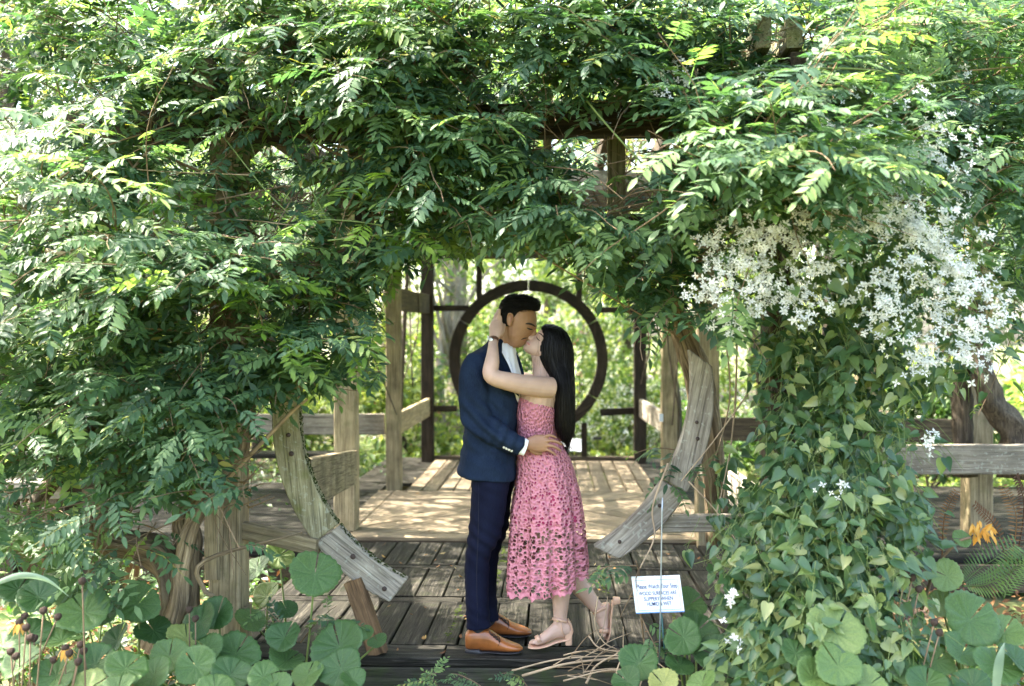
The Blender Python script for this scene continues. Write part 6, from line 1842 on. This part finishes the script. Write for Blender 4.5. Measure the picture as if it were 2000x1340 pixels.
for (pts, r) in (([(976, 640, -.115), (977.5, 629, -.105), (977.5, 622, -.098), (977, 617, -.094)], .0098), ([(971.5, 634, -.11), (973.5, 620, -.097), (975, 611, -.089), (975.5, 603.5, -.084)], .0098), ([(966.5, 634, -.105), (969, 620, -.08), (972, 610, -.06), (974, 604, -.045)], .0095), ([(963, 637, -.10), (965, 624, -.07), (968, 615, -.04), (971, 610, -.02)], .0085)):
    hand_w.append(limb([(x, y, o, r * (1.05 - .1 * i)) for i, (x, y, o) in enumerate(pts)], n=10))
hand_w.append(limb([(977, 655, -.135, .013), (981.5, 646, -.115, .0115), (984, 638, -.098, .0095), (985, 633, -.09, .008)], n=10))
far_arm_w = [limb([(1078, 757, .13, .052), (1030, 745, .2, .045), (975, 730, .25, .04), (958, 700, .2, .032), (962, 668, .14, .023), (968, 640, .10, .03, .014), (972, 622, .085, .02, .01)], n=14)]
leg_w1 = limb([(1058, 930, -.075, .088), (1066, 1000, -.075, .075), (1078, 1080, -.075, .056), (1085, 1115, -.075, .052), (1094, 1150, -.072, .0505), (1095, 1178, -.07, .042), (1094, 1205, -.068, .0345), (1095, 1218, -.068, .036), (1098, 1230, -.068, .036)], n=18)
foot_w1 = sil([(1115, 1221, 1116, 1238, -.068, .022), (1110, 1212, 1112, 1243, -.068, .03), (1098, 1208, 1100, 1246, -.07, .033), (1084, 1214, 1085, 1248, -.072, .034), (1069, 1228, 1070, 1254, -.076, .038), (1055, 1240, 1056, 1258.5, -.078, .043), (1046, 1247, 1046, 1259.5, -.078, .044)], n=16)
toes1 = [limb([(1050, 1252, -.078 + o, .012), (1050 - l * .6, 1254.5, -.08 + o, .0125 * s), (1050 - l, 1257.5, -.08 + o, .009 * s)], n=8) for (o, l, s) in ((-.032, 10, .75), (-.016, 12.5, .85), (0, 14, .9), (.016, 15, .95), (.034, 15.5, 1.25))]
leg_w2 = limb([(1078, 930, .075, .088), (1090, 1010, .075, .075), (1100, 1090, .075, .056), (1118, 1125, .075, .053), (1138, 1152, .08, .048), (1158, 1178, .085, .037), (1168, 1190, .088, .034), (1174, 1200, .09, .037)], n=18)
foot_w2 = sil([(1160, 1186, 1188, 1176, .09, .03), (1160, 1198, 1192, 1180, .09, .033), (1164, 1212, 1190, 1200, .088, .034), (1171, 1226, 1190, 1220, .086, .038), (1174, 1236, 1189, 1234, .085, .042)], n=16)
toes2 = [limb([(1181 + o * 60, 1232, .086 + o, .012), (1182 + o * 50, 1241, .084 + o, .0115 * s), (1182.5 + o * 40, 1232 + l, .082 + o, .009 * s)], n=8) for (o, l, s) in ((-.032, 12, .8), (-.016, 14, .85), (0, 15.5, .9), (.016, 16.5, .95), (.033, 17.5, 1.2))]
body_w = fuse('body', [head_w, nose_w, lips_w, neck_w, torso_w] + arm_w + hand_w + far_arm_w + [leg_w1, foot_w1, leg_w2, foot_w2] + toes1 + toes2, .0034, 3, SK_W, woman)
wb = bvh_of(body_w)
e0, e1, e2 = hd_(33.5, 5), hd_(32, 10), hd_(33, 16)
line_on(wb, [e0, e1, e2], .0022, BROW, 'eyelash', woman, .001)
line_on(wb, [hd_(41, 2.5), hd_(43.5, 9), hd_(42, 17)], .003, simple('brown_brow', (0.06, 0.03, 0.02), .7), 'eyebrow', woman, .0005)
line_on(wb, [hd_(12.5, 0), hd_(12.5, 4), hd_(13, 8)], .0036, LIP_W, 'lips', woman, .0002)
line_on(wb, [hd_(18.5, -3), hd_(19, 1)], .0016, LIP_M, 'nostril', woman, .0)
fuse('ear', [ball(1057, 690, -.058, .010, .008, .019)], .0026, 1, SK_W, woman)
# a wrist watch
wt = put('wrist_watch', None, woman, None, Matrix.Translation(Q(963, 664, -.18)))
c0, c1 = Q(963.6, 667.5, -.18), Q(964.6, 662, -.168)
V, F = tube_arrays([c0, c0.lerp(c1, .5), c1], [.0255, .0262, .0255], 20, cap=False)
MB().add((V, F)).build('strap', WATCHB, wt)
p = Q(959.5, 664, -.196)
dn = Vector((-.55, -.83, .1)).normalized()
MB().tube([p + dn * -.004, p + dn * .004, p + dn * .0055], [.0125, .0125, .0105], 18).build('watch_case', simple('steel', (.6, .6, .6), .25, metal=1.0), wt)
MB().tube([p + dn * .0052, p + dn * .0062], [.0098, .0098], 18).build('watch_face', WATCHF, wt)

# ------------------------------------------------------------------ woman: dress
C_LINING = simple('deep_pink_lining', (0.42, 0.045, 0.12), .8, .2)


def lace_mat():
    m, nt, N, L, B = nmat('pink_guipure_lace')
    tc = N.new('ShaderNodeTexCoord')
    sx = N.new('ShaderNodeSeparateXYZ'); L.new(tc.outputs['Object'], sx.inputs[0])
    uv = N.new('ShaderNodeAttribute'); uv.attribute_name = 'cloth'
    mp = N.new('ShaderNodeMapping'); L.new(uv.outputs['Vector'], mp.inputs[0])
    wob = N.new('ShaderNodeTexNoise'); wob.inputs['Scale'].default_value = 20; L.new(mp.outputs[0], wob.inputs['Vector'])
    wv = N.new('ShaderNodeVectorMath'); wv.operation = 'MULTIPLY_ADD'; L.new(wob.outputs['Color'], wv.inputs[0]); wv.inputs[1].default_value = (.012, .012, 0); L.new(mp.outputs[0], wv.inputs[2])
    big = N.new('ShaderNodeTexVoronoi'); big.voronoi_dimensions = '2D'; big.inputs['Scale'].default_value = 12.5; L.new(wv.outputs[0], big.inputs['Vector'])
    sm = N.new('ShaderNodeTexVoronoi'); sm.voronoi_dimensions = '2D'; sm.inputs['Scale'].default_value = 56; L.new(wv.outputs[0], sm.inputs['Vector'])
    # holes: small cells, open mostly in rings round the flower centres
    ringf = ramp(N, [(0.10, (0, 0, 0)), (0.22, (1, 1, 1)), (0.62, (1, 1, 1)), (0.8, (.55, .55, .55))]); L.new(big.outputs['Distance'], ringf.inputs[0])
    rad = math_node(N, L, 'MULTIPLY', ringf.outputs[0], .345)
    # fewer and smaller holes in the bodice
    zf = N.new('ShaderNodeMapRange'); L.new(sx.outputs['Z'], zf.inputs[0])
    zf.inputs[1].default_value = .60; zf.inputs[2].default_value = 1.15; zf.inputs[3].default_value = 1.0; zf.inputs[4].default_value = .40
    rad = math_node(N, L, 'MULTIPLY', rad, zf.outputs[0])
    sc = N.new('ShaderNodeSeparateColor'); L.new(sm.outputs['Color'], sc.inputs[0])
    rad = math_node(N, L, 'MULTIPLY', rad, math_node(N, L, 'MULTIPLY_ADD', sc.outputs[0], 1.3)); [n for n in N if n.type == 'MATH'][-2].inputs[2].default_value = .15
    hole = math_node(N, L, 'LESS_THAN', sm.outputs['Distance'], rad)
    pet = ramp(N, [(0.0, (0.46, 0.14, 0.18)), (0.5, (0.57, 0.225, 0.265)), (1.0, (0.49, 0.15, 0.195))]); L.new(sm.outputs['Distance'], pet.inputs[0])
    L.new(pet.outputs[0], B.inputs['Base Color'])
    B.inputs['Roughness'].default_value = .85; B.inputs['Specular IOR Level'].default_value = .2
    bp = N.new('ShaderNodeBump'); bp.inputs['Strength'].default_value = 1.0; bp.inputs['Distance'].default_value = .012
    h = math_node(N, L, 'SUBTRACT', sm.outputs['Distance'], math_node(N, L, 'MULTIPLY', big.outputs['Distance'], .6))
    L.new(h, bp.inputs['Height']); L.new(bp.outputs[0], B.inputs['Normal'])
    tr = N.new('ShaderNodeBsdfTransparent'); mx = N.new('ShaderNodeMixShader')
    L.new(hole, mx.inputs[0]); L.new(B.outputs[0], mx.inputs[1]); L.new(tr.outputs[0], mx.inputs[2])
    L.new(mx.outputs[0], N['Material Output'].inputs[0])
    return m


C_LACE = lace_mat()
DS = [(1012, 773, 1086, 795, 0, .150), (1005, 795, 1088, 806, 0, .150), (1005, 812, 1087, 818, 0, .144), (1008, 833, 1086, 836, 0, .130), (1010, 850, 1087, 850, 0, .125), (1009, 870, 1100, 868, 0, .142), (1008, 890, 1111, 888, 0, .165), (1008, 920, 1121, 918, 0, .182), (1004, 960, 1131, 958, 0, .195), (999, 992, 1136.5, 990, 0, .205), (996, 1040, 1141, 1036, 0, .215), (993, 1100, 1145, 1092, 0, .225), (992, 1150, 1147, 1134, 0, .232)]


def dress_shell(name, mat, shrink, stop, folds, jag):
    nA, nR = 160, 120
    s = spline(DS, nR)
    rows = int(nR * stop)
    V, F, uv = [], [], []
    for i in range(rows):
        q = s[i]; f = i / (nR - 1)
        a, b = Q(q[0], q[1], q[4]), Q(q[2], q[3], q[4])
        c = (a + b) / 2; u = (a - b) / 2; v = Vector((0, 1, 0)) * q[5]
        u = u * (1 - shrink / max(u.length, .01)); v = v * (1 - shrink / q[5])
        w = max(0, (f - .42) / .58)
        for k in range(nA):
            th = 2 * math.pi * k / nA
            cs, sn = math.cos(th), math.sin(th)
            fold = folds * w ** 1.3 * (.022 * math.sin(9 * th + .9 * math.sin(2 * th) + 1.2 * f) + .012 * math.sin(17 * th + 2.5 * f + 1) + .008 * math.sin(5 * th - 2 * f))
            r = 1 + fold / .19 * (1 - .35 * abs(cs))
            small = .0018 * noise.noise(Vector((cs * 5, sn * 5, f * 14))) if f > .02 else 0
            z = 0
            if i == rows - 1 and jag: z = -.004 - jag * abs(math.sin(th * 17 + .6 * math.sin(5 * th))) * (.6 + .4 * math.sin(th * 29))
            # the hem rises a little at the back on the far side
            lift = .055 * w ** 6 * max(0, -cs) ** 3
            pt = c + (u * cs + v * sn) * (r + small / .15)
            V.append((pt.x, pt.y, pt.z + z + lift)); uv.append((th * .165, pt.z, 0))
    for i in range(rows - 1):
        for k in range(nA):
            k2 = (k + 1) % nA; F.append((i * nA + k, (i + 1) * nA + k, (i + 1) * nA + k2, i * nA + k2))
    me = mesh(name, V, F, mat, True)
    at = me.attributes.new('cloth', 'FLOAT_VECTOR', 'POINT'); at.data.foreach_set('vector', np.array(uv, np.float32).ravel())
    me.transform(world_of(woman).inverted())
    return me


put('lace_dress', dress_shell('lace_dress', C_LACE, 0, 1.0, 1.0, .020), woman)
put('dress_lining', dress_shell('dress_lining', C_LINING, .010, .80, .85, 0), woman)

# ------------------------------------------------------------------ woman: hair
hair_secs = [(1066, 633.5, 1082, 634, -.004, .022), (1058, 639, 1095, 640, -.006, .052), (1058, 649, 1106, 650, -.010, .071), (1057, 660, 1112, 661, -.012, .079), (1053.5, 670, 1116, 670, -.013, .083), (1051, 680, 1118.5, 680, -.014, .085), (1053, 700, 1120.5, 700, -.016, .086), (1063, 720, 1121, 720, -.02, .088), (1075, 741, 1122, 741, -.03, .092), (1082, 774, 1123, 774, -.04, .088), (1083, 819, 1123, 819, -.04, .078), (1088, 845, 1121.5, 845, -.04, .060), (1097, 860, 1115, 860, -.04, .035), (1105, 868, 1111, 868, -.04, .012)]


def strands_d(c, n):
    a = math.atan2(c.y - (YC - .02), c.x - Q(1098, 700).x)
    return .0016 * math.sin(a * 46 + 3 * noise.noise(Vector((a * 3, c.z * 3, 0)))) + .001 * math.sin(a * 97 + c.z * 9) + .002 * noise.noise(Vector((a * 9, 0, c.z * 5)))


hair_w = fuse('hair', [sil(hair_secs, n=30, ex=2.2)], .0048, 2, HAIR_W, woman, strands_d)
hb = bvh_of(hair_w)
mb = MB()
for i in range(260):
    f = rng.random()
    ctrl = []
    side = rng.random()
    for s in spline([(q[0], q[2], q[1], q[4], q[5]) for q in hair_secs], 14)[1 + int(rng.integers(0, 3)):]:
        th = 2 * math.pi * side
        x = (s[0] + s[1]) / 2 + (s[1] - s[0]) / 2 * math.cos(th) * 1.015
        ctrl.append(tuple(Q(x + rng.normal(0, .35), s[2], s[3] - s[4] * math.sin(th) * 1.02)))
    n_ = len(ctrl)
    if n_ > 4:
        cut = int(rng.integers(max(4, n_ - 3), n_ + 1))
        ctrl = ctrl[:cut]
        last = Vector(ctrl[-1]); ctrl.append(tuple(last + Vector((rng.normal(0, .012), rng.normal(0, .01), -rng.uniform(.02, .06)))))
        mb.curve(ctrl, .0012, .0005, 22, 4)
for i in range(46):                       # flyaways
    sx_ = rng.choice([1050 + rng.uniform(0, 12), 1112 + rng.uniform(0, 9)]); y0 = rng.uniform(645, 780)
    if sx_ < 1080 and y0 > 690: sx_ += 14
    p = Q(sx_, y0, rng.uniform(-.09, .02)); w_ = rng.normal(0, .012)
    mb.curve([tuple(p), tuple(p + Vector((w_ + (.008 if sx_ > 1080 else -.004), 0, -.06))), tuple(p + Vector((w_ * 2, 0, -rng.uniform(.1, .2))))], .0006, .0004, 10, 3)
mb.build('hair_strands', HAIR_W, woman, kind='stuff')

# ------------------------------------------------------------------ sandals
s1 = put('sandal', None, woman, None, Matrix.Translation(Q(1075, 1258, -.07)))
fuse('sole', [sil([(1119, 1228, 1120, 1232, -.068, .026), (1112, 1243, 1113, 1248, -.068, .03), (1098, 1247.5, 1099, 1252, -.07, .031), (1084, 1250.5, 1085, 1255, -.072, .034), (1069, 1256, 1070, 1260.5, -.076, .042), (1052, 1259.5, 1052, 1263.5, -.078, .048), (1038, 1260, 1038, 1264, -.078, .044), (1031, 1260.5, 1031, 1263.5, -.078, .028)], n=14, ex=3.0)], .0035, 1, NUDE, s1)
fuse('heel', [sil([(1101, 1233, 1118.5, 1229, -.068, .027), (1103.5, 1245, 1117.5, 1245, -.068, .026), (1104, 1258.5, 1117, 1258.5, -.068, .026)], n=16, ex=5)], .0035, 1, NUDE, s1)


def band(name, ctr, rx, hd, tilt, w, mat, parent, n=26, off=0.0):
    """a strap ring: centre (px,py,off), half width rx along tilt direction (pixels), half depth hd, w wide"""
    V, F = [], []
    dx, dy = math.cos(tilt), math.sin(tilt)
    for k in range(n):
        th = 2 * math.pi * k / n
        for e in (-1, 1):
            x = ctr[0] + dx * rx * math.cos(th) - dy * w * e; y = ctr[1] + dy * rx * math.cos(th) + dx * w * e
            V.append(Q(x, y, ctr[2] - hd * math.sin(th)))
            V.append(Q(x, y, ctr[2] - (hd + .0025) * math.sin(th)) + Vector((.0025 * math.cos(th), 0, 0)))
    for k in range(n):
        a = 4 * k; b = 4 * ((k + 1) % n)
        F += [(a + 1, a + 3, b + 3, b + 1), (a, b, b + 2, a + 2), (a, a + 1, b + 1, b), (a + 2, b + 2, b + 3, a + 3)]
    MB().add((V, F)).build(name, mat, parent)


band('ankle_strap', (1094, 1212, -.068), 15.5, .040, R(14), 2.6, NUDE, s1)
band('toe_strap', (1052, 1250, -.078), 9.8, .048, R(62), 4.0, NUDE, s1)
fuse('heel_strap', [limb([(1117, 1232, -.068, .006, .026), (1115, 1220, -.068, .005, .026), (1109, 1210, -.068, .005, .03)], n=12)], .003, 1, NUDE, s1)
MB().tube([Q(1089, 1213.5, -.112), Q(1089, 1213.5, -.116)], [.007, .006], 4).build('buckle', simple('gold_buckle', (.7, .5, .25), .3, metal=1.0), s1)
line_on(bvh_of(body_w), [(1096, 1217), (1098, 1232), (1104, 1245)], .004, NUDE, 'side_strap', s1, .001)
s2 = put('sandal', None, woman, None, Matrix.Translation(Q(1190, 1200, .09)))
fuse('sole', [sil([(1194, 1174, 1199, 1173, .09, .026), (1193, 1190, 1197.5, 1188, .09, .03), (1191, 1206, 1195.5, 1205, .089, .032), (1190, 1222, 1194, 1222, .087, .04), (1188, 1238, 1192, 1239, .085, .046), (1184, 1250, 1188, 1251, .083, .034)], n=14, ex=3)], .0035, 1, NUDE, s2)
fuse('heel', [sil([(1197, 1166, 1198, 1182, .09, .027), (1204, 1166.5, 1204, 1179, .09, .026), (1211, 1167, 1211, 1178, .09, .026)], n=16, ex=5)], .0035, 1, NUDE, s2)
band('ankle_strap', (1172, 1192, .09), 15, .040, R(-28), 2.6, NUDE, s2)
band('toe_strap', (1181.5, 1233, .085), 10.5, .047, R(2), 4.0, NUDE, s2)

# ================================================================== the sign on its rod
YS = 4.55
sg = thing('garden_sign', 'white wood surfaces slippery warning sign on a thin metal rod', 'sign', tuple(P(1290, 1330, YS)))
M_ROD = simple('galvanised_rod', (.32, .36, .4), .4, metal=.7)
MB().tube([P(1287, 1335, YS - .02), P(1290, 1190, YS - .02), P(1293, 1000, YS - .02), P(1294, 972, YS - .02)], .0034, 8).build('rod', M_ROD, sg)
c = [P(1233, 1127, YS), P(1328, 1122, YS), P(1337, 1195, YS), P(1243, 1197, YS)]
o = (c[0] + c[2]) / 2
ux = ((c[1] - c[0]) + (c[2] - c[3])).normalized(); uz = ((c[0] - c[3]) + (c[1] - c[2])); uz = (uz - ux * uz.dot(ux)).normalized(); uy = uz.cross(ux)
MS = Matrix((ux, uy, uz)).transposed().to_4x4(); MS.translation = o
wS = ((c[1] - c[0]).length + (c[2] - c[3]).length) / 2; hS = ((c[0] - c[3]).length + (c[1] - c[2]).length) / 2
sl = (c[0] + c[1] - c[2] - c[3]) .dot(ux) / 2      # the board leans: its top stands to the left
M_SIGN = simple('sign_white', (.74, .77, .84), .35, .5)
M_INK = simple('navy_ink', (.01, .035, .16), .6)
M_BLUE = simple('blue_edge', (.10, .24, .52), .5)


def sk(x, z): return x + sl * z / hS


V = []
for y in (0, .004):
    for (x, z) in ((-.5, -.5), (.5, -.5), (.5, .5), (-.5, .5)): V.append((sk(x * wS, z * hS), y, z * hS))
put('board', mesh('board', V, [(0, 1, 2, 3), (7, 6, 5, 4), (0, 4, 5, 1), (1, 5, 6, 2), (2, 6, 7, 3), (3, 7, 4, 0)], M_SIGN), sg, None, MS)
V, F = [], []
for (x0, z0, x1, z1, w) in ((-.44, -.42, .44, -.42, .004), (-.44, .40, .44, .40, .004), (-.44, -.42, -.44, .40, .003), (.44, -.42, .44, .40, .003)):
    k = len(V)
    if z0 == z1: q = ((x0, z0 - w * 1.4), (x1, z0 - w * 1.4), (x1, z0 + w * 1.4), (x0, z0 + w * 1.4))
    else: q = ((x0 - w, z0), (x0 + w, z0), (x0 + w, z1), (x0 - w, z1))
    V += [(sk(x * wS, z * hS), -.0012, z * hS) for x, z in q]; F.append((k, k + 1, k + 2, k + 3))
put('border_line', mesh('border_line', V, F, M_BLUE), sg, None, MS)
put('lower_edge', mesh('lower_edge', [(sk(-.5 * wS, -.5 * hS), -.0014, -.5 * hS), (sk(.5 * wS, -.5 * hS), -.0014, -.5 * hS), (sk(.5 * wS, -.48 * hS), -.0014, -.47 * hS), (sk(-.5 * wS, -.47 * hS), -.0014, -.47 * hS)], [(0, 1, 2, 3)], M_BLUE), sg, None, MS)


def text(body, size, x, z, width=None):
    cu = bpy.data.curves.new('lettering', 'FONT'); cu.body = body; cu.size = size; cu.align_x = 'CENTER'; cu.offset = size * .007
    ob = bpy.data.objects.new('tmp', cu); COL.objects.link(ob)
    me = bpy.data.meshes.new_from_object(ob.evaluated_get(bpy.context.evaluated_depsgraph_get()))
    bpy.data.objects.remove(ob, do_unlink=True)
    n = len(me.vertices); co = np.empty(n * 3, np.float32); me.vertices.foreach_get('co', co); co = co.reshape(-1, 3)
    if width: co[:, 0] *= width / (co[:, 0].max() - co[:, 0].min())
    out = np.c_[co[:, 0] + x + sl * (co[:, 1] + z) / hS, np.full(n, -.0016), co[:, 1] + z]
    me.vertices.foreach_set('co', out.astype(np.float32).ravel()); me.materials.clear(); me.materials.append(M_INK); me.name = 'lettering'
    put('lettering', me, sg, None, MS)


text('Please Watch Your Step', hS * .17, 0, hS * .17, wS * .84)
text('WOOD SURFACES ARE', hS * .145, 0, -hS * .01, wS * .78)
text('SLIPPERY WHEN', hS * .145, 0, -hS * .16, wS * .60)
text('HUMID & WET', hS * .145, 0, -hS * .30, wS * .50)
a, b = P(1285, 1000, YS - .03), P(1300, 969, YS - .03)
put('name_tag', mesh('name_tag', [(a.x, a.y, a.z), (b.x, a.y, a.z), (b.x, a.y, b.z), (a.x, a.y, b.z), (a.x, a.y + .003, a.z), (b.x, a.y + .003, a.z), (b.x, a.y + .003, b.z), (a.x, a.y + .003, b.z)], [(0, 1, 2, 3), (7, 6, 5, 4), (0, 4, 5, 1), (1, 5, 6, 2), (2, 6, 7, 3), (3, 7, 4, 0)], simple('tag_grey', (.5, .56, .62), .4)), sg)
MB().tube([P(1292, 1200, YS + .01), P(1298, 1270, YS + .01), P(1301, 1300, YS + .02)], .004, 7).build('stake', simple('green_stake', (.02, .09, .08), .5), sg)
